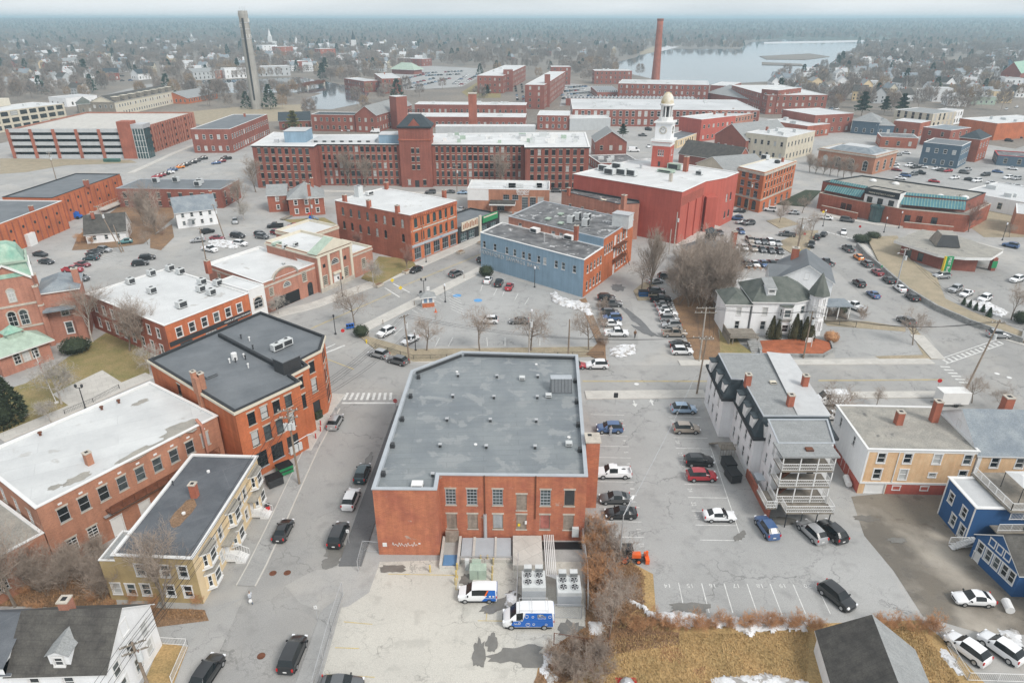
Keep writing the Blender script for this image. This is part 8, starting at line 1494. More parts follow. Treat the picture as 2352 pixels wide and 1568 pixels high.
p=P(985,703);t=empty('ticket_kiosk',p,'small brick and white parking kiosk with grey hip roof and blue windows','kiosk');kb=Bld(None,None,None,W((p.x-1.3,p.y-1.0),(p.x+1.3,p.y-.3),(p.x+.8,p.y+1.7),(p.x-1.8,p.y+1.0)),2.5,'trim_white',base=t);kb.win(0,[.75,1.9],[(1.15,1.0)],.8,'shop',pane='blue_panel');kb.win(3,[1.0],[(.2,2.0)],.8,'door',name='door');kb.walls();kb.hip(.9,'shingle_grey',.45);along(kb,0,0,2.69,0,.06,0,1.0,'brick_base','brick_orange')
p=P(967,680);t=empty('litter_bin',p,'black round litter bin beside the kiosk','bin');mb=MB();mb.lathe(p,[(.38,0),(.42,.9),(.3,1.0)],12);mb.build('drum',['metal_dark'],t);mb=MB();mb.lathe((p.x,p.y,1.0),[(.3,0),(.3,.25),(.1,.35)],12);mb.build('lid',['black'],t)
for k,(x,y) in enumerate(((799,757),(805,756),(811,755))): p=P(x,y);t=empty('newspaper_box',p,f'{("left", "middle", "right")[k]} of three blue newspaper boxes on the pavement corner','box');mb=MB();mb.box(p.x-.25,p.x+.25,p.y-.22,p.y+.22,.3,1.25);mb.build('case',['blue_vivid'],t);mb=MB();mb.box(p.x-.2,p.x+.2,p.y-.25,p.y-.22,.75,1.15);mb.build('window',['carglass'],t);mb=MB();mb.box(p.x-.05,p.x+.05,p.y-.05,p.y+.05,.1,.3);mb.build('pedestal',['metal_dark'],t)
for k,(x,y) in enumerate(((870,658),(935,627),(1058,582),(1105,560),(590,735))):
    p=P(x,y);d=V((.55,.83));t=empty('stone_planter',p,f'{("first", "second", "third", "fourth", "fifth")[k if k < 4 else 4]} stone planter along the main street pavement counted from the bank' if k<4 else 'stone planter before the white arched annex','planter');mb=MB();mb.obox(p,d,1.1,.7,.1,.7);mb.build('box',['stone'],t);mb=MB();mb.obox(p,d,.95,.55,.7,.74);mb.build('soil',['litter'],t)
def dumpster(x,y,m,label,ang=0,lid='black',w_=2.0,rub=False):
    p=P(x,y);d=V((math.cos(rad(ang)),math.sin(rad(ang))));t=empty('dumpster',p,label,'dumpster');mb=MB();mb.obox(p,d,w_/2,.75,.15,1.3);mb.build('bin',[m],t);mb=MB();mb.obox(p,d,w_/2+.05,.8,1.3,1.42);mb.build('lid',[lid],t);mb=MB();mb.obox(p.to_2d()-V((-d.y,d.x))*.8,d,w_/2-.1,.05,.7,.85);mb.build('lift_pocket',['metal_dark'],t)
dumpster(1477,680,'clap_blue','dark blue dumpster beside the islet trees');dumpster(632,1112,'metal_dark','black dumpster below the orange brick wall',40);dumpster(655,1085,'green_vivid','green dumpster below the orange brick wall',40);dumpster(1672,1075,'metal_dark','upper of two black dumpsters beside the mansard house',95,w_=2.2);dumpster(1682,1100,'metal_dark','lower of two black dumpsters beside the mansard house',100,w_=2.2);dumpster(258,372,'tarp_green','dark green container before the parking garage',0,'tarp_green',7)
for k,(x,y) in enumerate(((724,962),(731,958))): dumpster(x,y,'hedge',f'{("left", "right")[k]} of two green wheelie bins by the grey door',60,'hedge',.7)
for k,(x,y) in enumerate(((1050,1308),(1048,1325),(1046,1342),(1104,1290),(1120,1290),(1133,1296),(1131,1315),(1130,1333),(988,1313))): p=P(x,y);mb=MB();mb.lathe(p,[(.11,0),(.11,1.0),(.03,1.08)],8);mb.build('bollard',['paint_yellow'],label='faded yellow bollard standing around the green transformer cabinet' if k<8 else 'lone faded yellow bollard left of the stairwell',cat='bollard',group='bollards around the cabinet' if k<8 else None,at=p)
for k,(x,y) in enumerate(((737,978),(737,992),(726,1008))): p=P(x,y);mb=MB();mb.lathe(p,[(.09,0),(.09,1.0),(.02,1.05)],8);mb.build('bollard',['red_vivid'],label=f'{("far", "middle", "near")[k]} of three red bollards by the orange brick building',cat='bollard',at=p)
for k,(x,y) in enumerate(((846,773),(880,745),(952,702),(1020,665),(1066,640))): p=P(x,y);mb=MB();mb.lathe(p,[(.08,0),(.08,1.1),(.02,1.15)],6);mb.build('bollard',['wood_pole'],label=f'{("first", "second", "third", "fourth", "fifth")[k]} dark pavement post from the left along the car park',cat='post',at=p)
# transformer cabinet, utility box, cooling units, pipes
p=P(1098,1330);t=empty('transformer_cabinet',p,'pale green electrical transformer cabinet inside the yellow bollards','cabinet');mb=MB();mb.box(p.x-.95,p.x+.95,p.y-.1,p.y+1.1,.05,1.4);mb.build('cabinet',['copper_pale'],t);mb=MB();mb.box(p.x-.75,p.x+.3,p.y+1.1,p.y+1.7,.05,1.5);mb.build('rear_box',['copper_pale'],t);mb=MB();mb.box(p.x-.01,p.x+.02,p.y-.12,p.y-.1,.15,1.3);mb.build('door_seam',['metal_dark'],t);mb=MB();mb.box(p.x-1.2,p.x+1.2,p.y-.4,p.y+1.8,0,.05);mb.build('pad',['concrete'],t)
single('meter_cabinet','narrow grey meter cabinet beside the hatch covers','cabinet',['hvac'],(-5.45,-4.95,60.4,60.8,0,1.5))
def cooler(x,y,label):
    p=P(x,y);t=empty('cooling_unit',p,label,'cooling unit');mb=MB();mb.box(p.x-1.3,p.x+1.3,p.y,p.y+2.6,.12,2.1);mb.build('casing',['hvac'],t)
    for i in range(2):
        for j in range(2):
            c=(p.x-.62+i*1.24,p.y+.75+j*1.0,2.1);mb=MB();mb.lathe(c,[(.46,0),(.46,.14),(.4,.14),(.4,.02)],16,ms=[0,0,1,1]);f=mb.build('fan',['hvac','metal_dark'],t);mb=MB()
            for k in range(5): a=k*1.2566;mb.quad((c[0],c[1],2.2),(c[0]+.38*math.cos(a),c[1]+.38*math.sin(a),2.17),(c[0]+.38*math.cos(a+.5),c[1]+.38*math.sin(a+.5),2.2))
            mb.build('fan_blade',['metal'],f,kind='stuff')
        mb=MB();mb.box(p.x-1.05+i*1.24,p.x-.2+i*1.24,p.y+2.3,p.y+2.9,1.9,2.7);g_=mb.build('coil_box',['hvac'],t);mb=MB();[mb.box(p.x-1.0+i*1.24+k*.12,p.x-.94+i*1.24+k*.12,p.y+2.27,p.y+2.3,1.95,2.6) for k in range(7)];mb.build('fin',['metal_dark'],g_,kind='stuff')
    mb=MB();mb.box(p.x-1.28,p.x+1.28,p.y-.01,p.y,.2,1.6);mb.build('lower_panel',['trim_grey'],t)
cooler(1226,1382,'left of the two grey rooftop-style cooling units in the fenced yard');cooler(1307,1394,'right of the two grey rooftop-style cooling units in the fenced yard')
for k in range(6): x=3.9+k*.22;mb=MB();y1=58.6-k*.12;mb.tube((x,65.3,1.0),(x,y1,1.0),.07,n=6);mb.tube((x,y1,1.0),(x+3.0-k*.22,y1,1.0),.07,n=6);mb.build('coolant_pipe',['trim_white'],label=f'{("first", "second", "third", "fourth", "fifth", "sixth")[k]} of six parallel white pipes from the left, running to the cooling units',cat='pipe',at=V((x,62,1)))
gp('pit',[(1242,1245),(1335,1245),(1337,1262),(1244,1262)],'black',.05)  # flat black sheet paints the dark depth of the pit
# --- fences
def fence(label,pts,h=1.8,m='metal',px=True,mesh=.3,post=2.6,top=True,name='chain_link_fence',z=0,solid=None):
    q=[P(*p).to_2d() if px else V(p) for p in pts];t=empty(name,(*q[0],z),label,'fence')
    for a,b_ in zip(q,q[1:]):
        L_=(b_-a).length;n=max(1,int(L_/post))
        for k in range(n+1): c=a.lerp(b_,k/n);mb=MB();mb.tube((*c,z),(*c,z+h),.05,n=6);mb.build('post',[m],t)
        for zz in ([h,.12] if top else [h]): mb=MB();mb.tube((*a,z+zz-.02),(*b_,z+zz-.02),.03,n=5);mb.build('rail',[m],t)
        mb=MB()
        if solid: d=(b_-a).normalized();mb.obox((a+b_)/2,d,L_/2,.03,z+.1,z+h-.05);mb.build('panel',[solid],t)
        elif mesh:
            k=0
            while k<L_:
                if name=='iron_fence': c=a.lerp(b_,k/L_);mb.tube((*c,z+.05),(*c,z+h),.018,n=3,cap=False)
                else:
                    for s_ in (1,-1): e=min(L_,max(0,k+s_*h));c,f=a.lerp(b_,k/L_),a.lerp(b_,e/L_);mb.tube((*c,z),(*f,z+abs(e-k)),.008,n=3,cap=False)
                k += mesh
            mb.build('mesh',[m],t,kind='stuff')
    return t
fence('leaning chain link fence between the sidewalk and the concrete yard',[(722,1590),(760,1450),(788,1366)],1.9);fence('chain link fence around the cooling units, front and left sides',[(1190,1300),(1186,1412),(1262,1418),(1335,1420)],2.0);fence('chain link fence on the right side of the cooling units',[(1337,1245),(1348,1330),(1350,1400)],2.2);fence('rusty chain link fence in the orange brush',[(1272,1480),(1340,1492),(1396,1500),(1402,1440),(1398,1330),(1388,1230)],1.7,'rust');fence('black iron picket fence along the middle car park grass strip',[(862,800),(950,826),(1140,822),(1385,818)],1.0,'metal_dark',mesh=.22,name='iron_fence');fence('low chain link fence beside the brick corner and the alley',[(823,1312),(835,1265),(872,1268)],1.6,'metal')
fence('white picket fence round the small front yard, bottom left',[(362,1478),(432,1482),(395,1568)],1.0,'trim_white',mesh=.16,name='iron_fence');fence('white lattice fence beside the parked white cars, bottom right',[(2152,1440),(2195,1520),(2222,1562),(2360,1566)],1.1,'trim_white',mesh=.18,name='iron_fence',solid=None);fence('iron fence along the church forecourt',[(150,952),(215,925),(275,893)],.9,'metal_dark',mesh=.25,name='iron_fence');fence('dark fence before the small shrubs right of the Victorian house',[(1890,742),(1965,752)],1.2,'metal_dark')
# granite retaining wall, block by block
t=empty('granite_retaining_wall',P(1972,560),'long curved wall of grey granite blocks below the bank lawn','wall');wp=[P(*q).to_2d() for q in ((1968,566),(1992,592),(2030,625),(2085,672),(2150,712),(2225,745),(2300,772),(2345,788),(2352,762))];bmesh_c={};rr=random.Random(3)
for a,b_ in zip(wp,wp[1:]):
    L_=(b_-a).length;d=(b_-a)/L_;n=max(1,round(L_/1.25));bl=L_/n;key=round(bl,1)
    if key not in bmesh_c: mb=MB();mb.box(-key/2+.012,key/2-.012,-.25,.25,0,.58);bmesh_c[key]=mb.mesh('granite_block');bmesh_c[key].materials.append(MT('granite'))
    for k in range(n):
        for r in range(2):
            u=bl*(k+.5+(.25 if r else 0));c=a+d*min(u,L_-bl*.3)+V((-d.y,d.x))*rr.uniform(-.03,.03);inst('granite_block',bmesh_c[key],t,V((*c,r*.6))-t.location,math.atan2(d.y,d.x))
t=empty('stone_planting_wall',P(1740,815),'curved grey stone terrace wall around the red mulch bed','wall')
for zz,off,pts in ((.55,0,((1742,790),(1748,818),(1890,820),(1914,806),(1906,786))),): 
    q=[P(*p).to_2d() for p in pts]
    for a,b_ in zip(q,q[1:]):
        L_=(b_-a).length;n=max(1,round(L_/.9));d=(b_-a)/L_
        for k in range(n):
            for r in range(2): mb=MB();c=a+d*L_*(k+.5)/n;mb.obox(c+V((-d.y,d.x))*rr.uniform(-.03,.03),d,L_/n/2-.01,.2,r*.32,r*.32+.3);mb.build('stone_block',['granite'],t)
t=empty('garden_steps',P(1735,810),'weathered stone steps between the deck and the mulch bed','steps');p=P(1733,800)
for k in range(7): mb=MB();mb.box(p.x-1.2,p.x+1.2,p.y-2+k*.45,p.y-1.5+k*.45,0,.15+k*.16);mb.build('step',['granite'],t)
# hut roof with dark cupola behind the thicket, flagpole, playground, ramp, tent, tank
b=Bld('dark_roofed_hut','dark hip-roofed hut with square cupola showing above the thicket','hut',W((47,163),(57,166),(54.5,175),(44.5,172)),4.2,'brick_pink');b.walls();b.hip(3.2,'roof_slate',.6);c=sum(b.pl,V((0,0)))/4;mb=MB();mb.obox(c,V((1,.3)).normalized(),1.0,1.0,6.4,9.0);mb.build('cupola',['trim_dark'],b.root);q=offs([c+V(k) for k in ((-1.2,-1.2),(1.2,-1.2),(1.2,1.2),(-1.2,1.2))],.3);mb=MB();[mb.quad((*q[i],9),(*q[(i+1) % 4],9),(*c,10.2)) for i in range(4)];mb.build('cupola_roof',['slate_dark'],b.root);chimney(b,(57.2,170.5),1.1,7,z=1.5,px=False)
p=P(130,925);t=empty('flagpole',p,'white flagpole with furled flag before the green porch roof','flagpole');mb=MB();mb.tube(p,p+V((-2.2,1.5,9)),.07,.04,n=6);mb.build('pole',['trim_white'],t);mb=MB();mb.quad(p+V((-1.3,.8,5)),p+V((-1.05,.8,5.2)),p+V((-1.5,1.1,7)),p+V((-1.75,1.1,6.8)));mb.build('flag',['red_vivid'],t);mb=MB();mb.lathe(p,[(.35,0),(.3,.2)],10);mb.build('base',['trim_white'],t)
p=P(715,505);t=empty('play_set',p,'blue and red plastic play set with slide in the playground','play set');tp('tower','blue_vivid',(-.6,.6,-.6,.6,0,1.3),parent=t);tp('canopy','red_vivid',(-.75,.75,-.75,.75,2.0,2.2),parent=t);tp('post','yellow_vivid',(-.6,-.5,-.6,-.5,1.3,2.0),(.5,.6,.5,.6,1.3,2.0),parent=t);mb=MB();mb.quad((.6,-.35,1.2),(2.4,-.35,.15),(2.4,.35,.15),(.6,.35,1.2));mb.build('slide',['blue_panel']).parent=t
p=P(612,503);t=empty('wooden_ramp',P(620,505),'white-railed entrance ramp before the brick house','ramp');p=P(662,500);mb=MB();mb.obox((p.x,p.y),V((.3,.95)),3.5,.7,.2,.5);mb.build('deck',['wood_grey'],t);[mb for s_ in (0,)]
t=empty('loading_ramp',P(270,470),'long white-railed walkway ramp beside the left warehouse','ramp');A_,B_=P(235,490).to_2d(),P(295,465).to_2d();d=(B_-A_).normalized();mb=MB();mb.obox((A_+B_)/2,d,(B_-A_).length/2,1.3,1.0,1.3);mb.build('deck',['concrete'],t)
for s_ in (-1.3,1.3): n=V((-d.y,d.x))*s_;railing(t,[tuple(A_+n),tuple(B_+n)],1.3,1.1,'trim_cream',1.2)
p=P(1440,1575);t=empty('covered_grill',p,'grey tarpaulin-covered object on a red blanket at the bottom edge','covered object');tp('blanket','red_vivid',(-1.0,1.0,-.9,.9,.03,.06),parent=t);mb=MB();mb.lathe((0,0,.06),[(.8,0),(.65,.5),(.3,.8),(.05,.85)],7);o=mb.build('tarpaulin',['metal']);o.parent=t
p=P(1945,1110);t=empty('propane_tank',p,'white propane tank lying between the two houses','tank');mb=MB();mb.tube(p+V((-.2,-.9,.5)),p+V((.2,.9,.5)),.42,n=12);mb.build('cylinder',['trim_white'],t);mb=MB();mb.box(p.x-.3,p.x+.3,p.y-.5,p.y-.3,0,.2);mb.build('foot',['metal_dark'],t)
p=P(2312,1398);t=empty('propane_tank',p,'white propane tank behind the white car by the blue house','tank');mb=MB();mb.tube(p+V((-.2,-.7,.5)),p+V((.2,.7,.5)),.45,n=12);mb.build('cylinder',['trim_white'],t);mb=MB();mb.box(p.x-.3,p.x+.3,p.y-.4,p.y-.2,0,.2);mb.build('foot',['metal_dark'],t)
p=P(617,1172);t=empty('red_bin',p,'red bin at the corner of the yellow house','bin');mb=MB();mb.lathe(p,[(.3,0),(.34,.9)],10);mb.build('drum',['red_vivid'],t);mb=MB();mb.lathe((p.x,p.y,.9),[(.37,0),(.3,.15)],10);mb.build('lid',['metal_dark'],t)
t=empty('ledge_sign',P(1860,800),'white hanging house sign on a post in the mulch bed','sign');p=P(1862,800);mb=MB();mb.tube(p,p+V((0,0,2.6)),.08,n=6);mb.build('post',['trim_white'],t);mb=MB();mb.box(p.x-1.3,p.x-.15,p.y-.05,p.y+.05,1.3,2.3);mb.build('board',['trim_white'],t)
# --- people
def person(x,y,label,top,legs,face=0,stride=.25,hold=None,px=True,arm=0.0,hairc='bark',h=1.75):
    p=P(x,y) if px else V((x,y,0));t=empty('person',(p.x,p.y,.02),label,'person',rz=rad(face));k=h/1.75
    def skin(nm,vs,es,m,parent=None,lev=2):
        me=bpy.data.meshes.new(nm);me.from_pydata([V(v[:3])*k for v in vs],es,[]);o=bpy.data.objects.new(nm,me);COL.objects.link(o);o.modifiers.new('s','SKIN');o.modifiers.new('d','SUBSURF').levels=lev
        for i,v in enumerate(vs): me.skin_vertices[0].data[i].radius=(v[3]*k,(v[4] if len(v)>4 else v[3])*k)
        me.skin_vertices[0].data[0].use_root=True;return o
    s_=stride
    V_=[(0,0,.95,.15,.12),(0,0,1.2,.155,.12),(0,0,1.4,.19,.12),(0,0,1.5,.06,.06),(0,.02,1.62,.085,.095),(0,.015,1.70,.075,.085),(.1,0,.9,.095),(.1,s_,.5,.068),(.1,s_*1.2,.08,.05),(.1,s_*1.2+.16,.04,.045),(-.1,0,.9,.095),(-.1,-s_*.5,.5,.068),(-.1,-s_*1.1,.08,.05),(-.1,-s_*1.1+.16,.04,.045),(.21,0,1.42,.062),(.26,.02-arm*.1,1.14,.05),(.25,.15+arm*.2,.92+arm*.25,.036),(.25,.2+arm*.2,.84+arm*.25,.03),(-.21,0,1.42,.062),(-.26,-.02,1.14,.05),(-.25,.08,.92,.036),(-.25,.1,.83,.03)]
    E_=[(0,1),(1,2),(2,3),(3,4),(4,5),(0,6),(6,7),(7,8),(8,9),(0,10),(10,11),(11,12),(12,13),(2,14),(14,15),(15,16),(16,17),(2,18),(18,19),(19,20),(20,21)]
    o=skin('body',V_,E_,None);PEOPLE.append((o,t,top,legs,hairc,k));return t
PEOPLE=[]
person(1458,776,'person in brown coat walking down the lane between parked cars','coat_brown','black',180,.2)
person(1402,1000,'person in pale grey clothes standing at the open door of the blue SUV','cloth_grey','cloth_pale',0,.08,arm=1)
person(578,1385,'person in light hooded top carrying a plastic bag across the left street','cloth_pale','cloth_blue',70,.25,arm=.3)
person(1860,600,'person in dark clothes on the street beyond the gabled white house','black','black',180,.2);person(773,545,'person in dark clothes on the grass beside the red block','black','black',90,.2)
for n_,c_ in (('coat_brown',(.17,.085,.04)),('cloth_grey',(.38,.40,.44)),('cloth_pale',(.55,.58,.62)),('cloth_blue',(.12,.15,.2))): mat(n_,c_,v=.15,s=3,fine=.1)
bpy.context.view_layer.update();dg=bpy.context.evaluated_depsgraph_get()
for o,t,top,legs,hairc,k in PEOPLE:
    me=bpy.data.meshes.new_from_object(o.evaluated_get(dg));bpy.data.objects.remove(o);me.name='body';me.materials.clear()
    for m_ in (top,legs,'skin','black'): me.materials.append(MT(m_))
    for f in me.polygons:
        c=f.center/k;f.use_smooth=True;f.material_index=2 if c.z>1.5 or (abs(c.x)>.2 and c.z<.9) else 3 if c.z<.1 else 1 if c.z<.93 else 0
    inst('body',me,t);mb=MB();mb.lathe((0,0,0),[(.092,0),(.108,.06),(.09,.13),(.03,.165)],10);h_=mb.mesh('hair',smooth=True);h_.materials.append(MT(hairc if hairc != 'bark' else 'bark'));inst('hair',h_,t,(0,-.005,1.655*k))
    mb=MB();mb.box(-.012,.012,.095,.125,1.62,1.66);[mb.box(s_*.035-.012,s_*.035+.012,.09,.105,1.665,1.68,1) for s_ in (-1,1)];mb.box(-.03,.03,.09,.1,1.575,1.585,2);f_=mb.mesh('face');[f_.materials.append(MT(q)) for q in ('skin','black','board_red')];inst('face',f_,t,(0,0,0),0,scale=(k,k,k))
p=P(574,1390);mb=MB();mb.lathe((0,0,0),[(.05,0),(.2,.1),(.22,.3),(.06,.5)],7);me=mb.mesh('plastic_bag');me.materials.append(MT('trim_white'));inst('plastic_bag',me,None,(p.x+.1,p.y+.1,.35),0,'white plastic bag carried by the person on the left street','bag')
# ================================================================ distance: houses, woods, hills, haze
def inpoly(x,y,pl):
    r=False
    for i in range(len(pl)):
        (x0,y0),(x1,y1)=pl[i-1],pl[i]
        if (y0>y) != (y1>y) and x<(x1-x0)*(y-y0)/(y1-y0)+x0: r=not r
    return r
RIV=[[(420,190),(560,184),(690,178),(760,190),(850,208),(838,236),(760,252),(690,250),(700,228),(742,214),(640,213),(500,214)],[(1380,152),(1462,132),(1485,113),(1700,113),(1722,98),(1800,90),(2085,92),(2065,98),(1965,101),(1985,112),(1900,150),(1850,178),(1760,188),(1560,198),(1500,182),(1440,168)]]
OCC = []   # ground discs taken by buildings
for o in list(COL.objects):
    if o.parent is None and o.get('category') and o.type=='EMPTY' and o.location.y>240 and any(c.name.startswith('wall') for c in o.children):
        xs=[(v.co.x+o.location.x,v.co.y+o.location.y) for c in o.children if c.name.startswith('wall') for v in c.data.vertices]
        if xs: OCC.append((min(x for x,_ in xs)-2,max(x for x,_ in xs)+2,min(y for _,y in xs)-2,max(y for _,y in xs)+2))
def free(p,m=0): return not any(a-m<p.x<b_+m and c-m<p.y<d+m for a,b_,c,d in OCC)
LOTS=[[(905,172),(960,150),(1110,158),(1100,178),(1060,200),(930,208)],[(1285,245),(1300,190),(1370,200),(1370,232)],[(1175,170),(1206,170),(1206,260),(1175,260)],[(2010,345),(2352,330),(2352,440),(2010,440)],[(200,230),(330,195),(430,186),(430,194),(220,244)],[(380,262),(700,240),(700,300),(600,440),(0,440),(0,300)],[(560,290),(1760,290),(1760,445),(560,445)],[(1290,200),(1760,195),(1760,300),(1290,300)]]
def okpx(x,y): return not any(inpoly(x,y,q) for q in RIV) and not any(inpoly(x,y,q) for q in LOTS)
HM={}
def house_parts(i):
    if i in HM: return HM[i]
    rn=random.Random(100+i);w_,l_,h,g=rn.uniform(6.5,9),rn.uniform(9,14),rn.uniform(4.8,7.5),rn.uniform(2.5,4);x,y=l_/2,w_/2
    wl=MB();wl.prism([(-x,-y),(x,-y),(x,y),(-x,y)],-.3,h,cap=False);wl.quad((x,-y,h),(x,y,h),(x,0,h+g));wl.quad((-x,y,h),(-x,-y,h),(-x,0,h+g))
    rf=MB();o=.4;k=g/y
    for s_ in (-1,1): rf.quad(*[(a,b_,c) for a,b_,c in ((-x-o,s_*(y+o),h-o*k),(x+o,s_*(y+o),h-o*k),(x+o,0,h+g+.12),(-x-o,0,h+g+.12))][::-s_])
    wn=MB()
    for z in (1.0,3.6)[:1+(h>5.2)]:
        for u in range(4): q=-x+l_*(u+.5)/4;[wn.box(q-.45,q+.45,s_*y-.04,s_*y+.04,z,z+1.4) for s_ in (-1,1)]
        for u in range(2): q=-y+w_*(u+.5)/2;[wn.box(s_*x-.04,s_*x+.04,q-.45,q+.45,z,z+1.4) for s_ in (-1,1)]
    ch=MB();ch.box(-.4,.4,-.4,.4,h+g-1,h+g+1.2)
    out=[]
    for mb,n in ((wl,'wall'),(rf,'roof'),(wn,'windows'),(ch,'chimney')): me=mb.mesh(n);me.materials.append(MT('clap_white'));out.append(me)
    out[2].materials[0]=MT('glass_dark');out[3].materials[0]=MT('brick_red');HM[i]=out;return out
ZN=((0,560,96,172,105,'in the wooded town beyond the river, far left','houses far left'),(560,1000,100,165,90,'among bare trees in the far town centre','houses in the far town'),(1000,1420,96,150,30,'among woods between the far mills and the lake','houses by the lake'),(1760,2352,118,240,105,'on the far right slope among bare trees','houses far right'),(0,230,172,222,12,'near the road at the far left','houses by the far road'))
WCN=dict(clap_white='white',clap_grey='pale grey',cream='cream',clap_yellow='pale yellow',clap_slate='slate blue',brick_far='brick')
for x0,x1,y0,y1,n,lab,grp in ZN:
    k=tries=0
    while k<n and tries<n*8:
        tries += 1;x,y=R.uniform(x0,x1),y0+(y1-y0)*R.random() ** 1.15
        if not okpx(x,y): continue
        p=P(x,y)
        if not free(p,6): continue
        w1=R.choice(['clap_white']*6+['clap_grey','clap_grey','cream','clap_yellow','clap_slate','brick_far']);OCC.append((p.x-8,p.x+8,p.y-8,p.y+8));hp=house_parts(R.randrange(7))
        t=empty('house',p,f'small {WCN[w1]} gabled house {lab}','house',grp+' '+WCN[w1],rz=R.choice((0,1.57))+R.uniform(-.5,.5))
        for me,nm,m in zip(hp,('wall','roof','window_row','chimney'),(w1,R.choice(('shingle_grey','shingle_dark','shingle_blue','roof_far')),'glass_dark','brick_red')):
            o=inst(nm,me,t);o.material_slots[0].link='OBJECT';o.material_slots[0].material=MT(m)
            if nm=='window_row': o['kind']='stuff'
        k += 1
# cheap far trees
def fuzz(seed,h,r,n,m,conifer=False):
    rn=random.Random(seed);mb=MB();mb.tube((0,0,0),(0,0,h*.6),h*.014,h*.006,n=4,cap=False)
    for i in range(n):
        a=rn.uniform(0,6.283)
        if conifer: t=rn.random();rr=r*(1.05-t)*rn.uniform(.4,1.1);q=V((rr*math.cos(a),rr*math.sin(a),h*(.12+.88*t)));d=V((math.cos(a),math.sin(a),rn.uniform(-.4,.6))).normalized();l_=h*.11;w_=l_*.45
        else: t=rn.random();e=rn.uniform(.25,1) ** .6;z=h*(.32+.68*t);rr=r*math.sqrt(max(.02,1-((t-.35)/.68) ** 2))*e;q=V((rr*math.cos(a)*.75,rr*math.sin(a)*.75,z*.9));d=V((math.cos(a)*.7,math.sin(a)*.7,rn.uniform(.3,1.3))).normalized();l_=h*rn.uniform(.12,.2);w_=h*.0085
        u=d.orthogonal().normalized();w2=d.cross(u);b0=rn.uniform(0,6.28);s_=(u*math.cos(b0)+w2*math.sin(b0))*w_
        if conifer: mb.quad(q-s_,q+s_,q+d*l_)
        else:
            mb.quad(q-s_,q+s_,q+d*l_)
            for k in range(2): d2=(d+V((rn.uniform(-.8,.8),rn.uniform(-.8,.8),rn.uniform(-.2,.6)))).normalized();mb.quad(q+d*l_*.4-s_,q+d*l_*.4+s_,q+d*l_*.4+d2*l_*.8)
    me=mb.mesh('tree');me.materials.append(MT(m));return me
FT=[fuzz(1,12,5,300,'twig_far'),fuzz(2,13,4.6,300,'twig_far'),fuzz(3,11,5.2,300,'twig_far')];mat('twig_tan',(.38,.28,.19),v=.2,s=.1,fine=.1);FT.append(fuzz(4,11,4.8,300,'twig_tan'));FC=[fuzz(5,15,3.6,260,'pine_far',True),fuzz(6,13,4.2,260,'pine_far',True)]
TZ=((0,560,120,225,90,'far left'),(560,1000,118,180,70,'in the far town centre'),(1000,1420,120,180,24,'by the lake'),(1780,2352,130,262,90,'on the far right slope'),(700,900,225,300,6,'among the riverside mills'),(430,720,214,262,18,'on the river bank by the stack'))
for x0,x1,y0,y1,n,lab in TZ:
    k=tries=0
    while k<n and tries<n*6:
        tries += 1;x,y=R.uniform(x0,x1),y0+(y1-y0)*R.random() ** 1.1
        p=P(x,y)
        if any(inpoly(x,y,q) for q in RIV) or any(inpoly(x,y,q) for q in LOTS[:5]) or not free(p,-1): continue
        cf=R.random()<.06;me=R.choice(FC if cf else FT);s_=R.uniform(.75,1.25);inst('bare_tree' if not cf else 'conifer',me,None,p,R.uniform(0,6),('bare grey-brown tree among the houses ' if not cf else 'dark conifer among the houses ')+lab,'tree',('bare trees ' if not cf else 'conifers ')+lab,(s_,s_,s_));k += 1
# woods as one mass
def hillh(x,y):
    d=math.hypot(x,y);t=max(0,min(1,(d-2100)/3300));t=t*t*(3-2*t);az=math.atan2(x,y)
    a=45+8*math.exp(-((az+.62)/.3) ** 2)+3*math.sin(az*5+1)+2*math.sin(az*13)+4*math.exp(-((az-.55)/.2) ** 2)-6*math.exp(-((az-.25)/.2) ** 2)
    return t*(a*.62+a*.34*max(0,min(1,(d-5200)/2500)))
pts=[];idx=[];scl=[];rotz=[]
def scatter(n,ymin,ymax,xmin=-60,xmax=2412,con=.04,dens=None):
    k=0
    while k<n:
        # uniform over ground area between two distances
        d0,d1=P(1176,ymax).y,P(1176,ymin).y;Y=math.sqrt(R.uniform(d0*d0,d1*d1));X=R.uniform(-.86,.86)*(Y*_Cc+CAMH*_S);dd=Y*_Cc+CAMH*_S;px=PCX+FPX*X/dd;py=PCY+FPX*(CAMH*_Cc-Y*_S)/dd;k += 1
        if not xmin<px<xmax: continue
        p=V((X,Y,0))
        if any(inpoly(px,py,q) for q in RIV) or any(inpoly(px,py,q) for q in LOTS): continue
        if py>80 and not free(p,1): continue
        if dens and R.random()>dens(px,py,X,Y): continue
        c=mnoise.noise((X*.0032,Y*.0032,3)) ;cf=R.random()<con+con*2*max(0,c);pts.append((X,Y,hillh(X,Y)-.3));idx.append(4+R.randrange(2) if cf else R.choice((0,1,2,0,1,2,0,1,2,3)));scl.append(R.uniform(.7,1.25));rotz.append(R.uniform(0,6.28))
def d1(px,py,X,Y):
    v=.55+.7*mnoise.noise((X*.01,Y*.01,7));
    if px>1420 and px<1760 and py>150: v *= .25
    if 1000<px<1320 and py>150: v *= .3
    return v
scatter(6500,112,240,dens=d1);scatter(9000,78,114,con=.12,dens=lambda *a: .85);scatter(26000,57,80,con=.35);scatter(26000,49,58,con=.5)
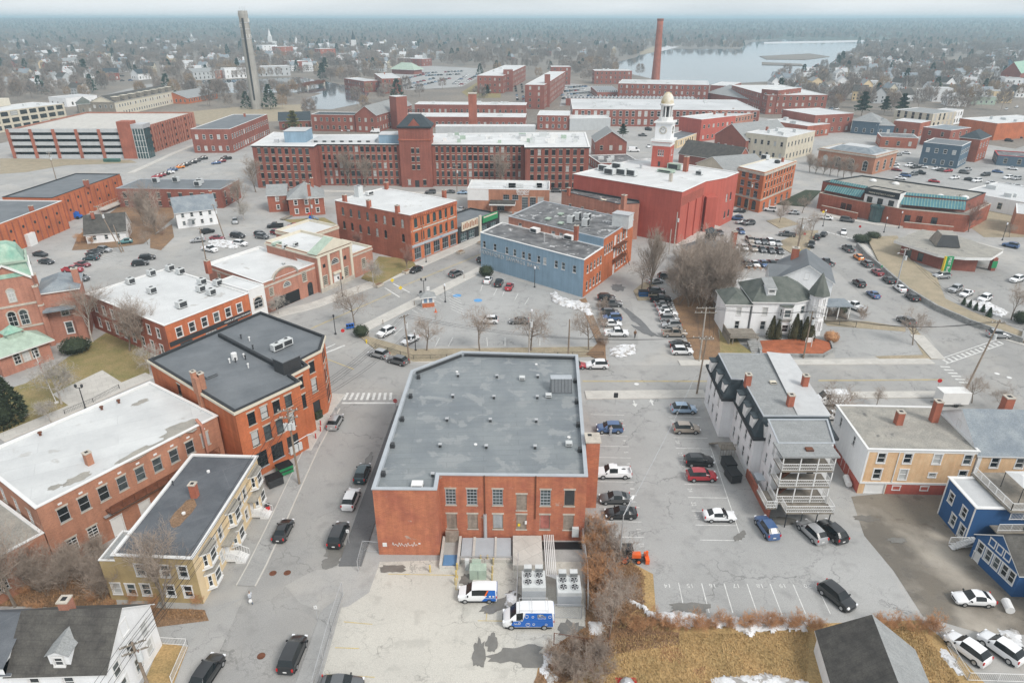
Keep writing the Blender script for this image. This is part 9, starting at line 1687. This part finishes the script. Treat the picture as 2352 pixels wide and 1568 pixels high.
def far_mass(name,label):
    me=bpy.data.meshes.new(name);me.from_pydata(pts,[],[])
    for nm,ty,data in (('tidx','INT',idx),('tscl','FLOAT',scl),('trot','FLOAT',rotz)): at=me.attributes.new(nm,ty,'POINT');at.data.foreach_set('value',data)
    o=bpy.data.objects.new(name,me);COL.objects.link(o);ng=bpy.data.node_groups.new(name,'GeometryNodeTree');ng.interface.new_socket('Geometry',in_out='INPUT',socket_type='NodeSocketGeometry');ng.interface.new_socket('Geometry',in_out='OUTPUT',socket_type='NodeSocketGeometry')
    N=ng.nodes;K=ng.links.new;gi,go=N.new('NodeGroupInput'),N.new('NodeGroupOutput');ip=N.new('GeometryNodeInstanceOnPoints');gti=N.new('GeometryNodeGeometryToInstance')
    for m_ in reversed(FT+FC):
        ob=bpy.data.objects.new('tree_source',m_);oi=N.new('GeometryNodeObjectInfo');oi.inputs[0].default_value=ob;oi.inputs['As Instance'].default_value=False;K(oi.outputs['Geometry'],gti.inputs[0])
    def attr(nm,ty): q=N.new('GeometryNodeInputNamedAttribute');q.data_type=ty;q.inputs[0].default_value=nm;return q.outputs[0]
    cx=N.new('ShaderNodeCombineXYZ');K(attr('trot','FLOAT'),cx.inputs[2]);e2=N.new('FunctionNodeEulerToRotation');K(cx.outputs[0],e2.inputs[0])
    K(gi.outputs[0],ip.inputs['Points']);K(gti.outputs[0],ip.inputs['Instance']);ip.inputs['Pick Instance'].default_value=True;K(attr('tidx','INT'),ip.inputs['Instance Index']);K(attr('tscl','FLOAT'),ip.inputs['Scale']);K(e2.outputs[0],ip.inputs['Rotation']);K(ip.outputs[0],go.inputs[0]);md=o.modifiers.new('trees','NODES');md.node_group=ng;return tag(o,label,'woods',kind='stuff')
far_mass('woods','bare woods with dark conifers filling the far town and hills')
# wooded hills
mb=MB();nx,ny=260,90;rn=random.Random(5)
for j in range(ny+1):
    d=2000*(9500/2000) ** (j/ny)
    for i in range(nx+1): az=-.95+1.9*i/nx;x,y=d*math.sin(az),d*math.cos(az);hh=hillh(x,y);mb.v.append((x,y,hh-.5+(rn.uniform(0,9) if d>2900 else 0)))
for j in range(ny):
    for i in range(nx): a=j*(nx+1)+i;mb.f.append((a,a+1,a+nx+2,a+nx+1));mb.m.append(0)
mat('wooded_hill',(.11,.115,.085),v=.4,s=.004,c2=(.055,.075,.055),fine=.3,fs=.03);mb.build('hills',['wooded_hill'],kind='structure')
# haze
hz=bpy.data.materials.new('haze');hz.use_nodes=True;N=hz.node_tree.nodes;N.clear();pv=N.new('ShaderNodeVolumePrincipled');mo=N.new('ShaderNodeOutputMaterial');pv.inputs['Color'].default_value=(.62,.83,.95,1);pv.inputs['Density'].default_value=.00026;pv.inputs['Anisotropy'].default_value=.2;hz.node_tree.links.new(pv.outputs[0],mo.inputs['Volume']);MATS['haze']=hz
mb=MB();mb.box(-14500,14500,-320,24500,-1.2,78);mb.build('haze',['haze'],kind='stuff',label='thin pale winter haze over the whole town',cat='haze')
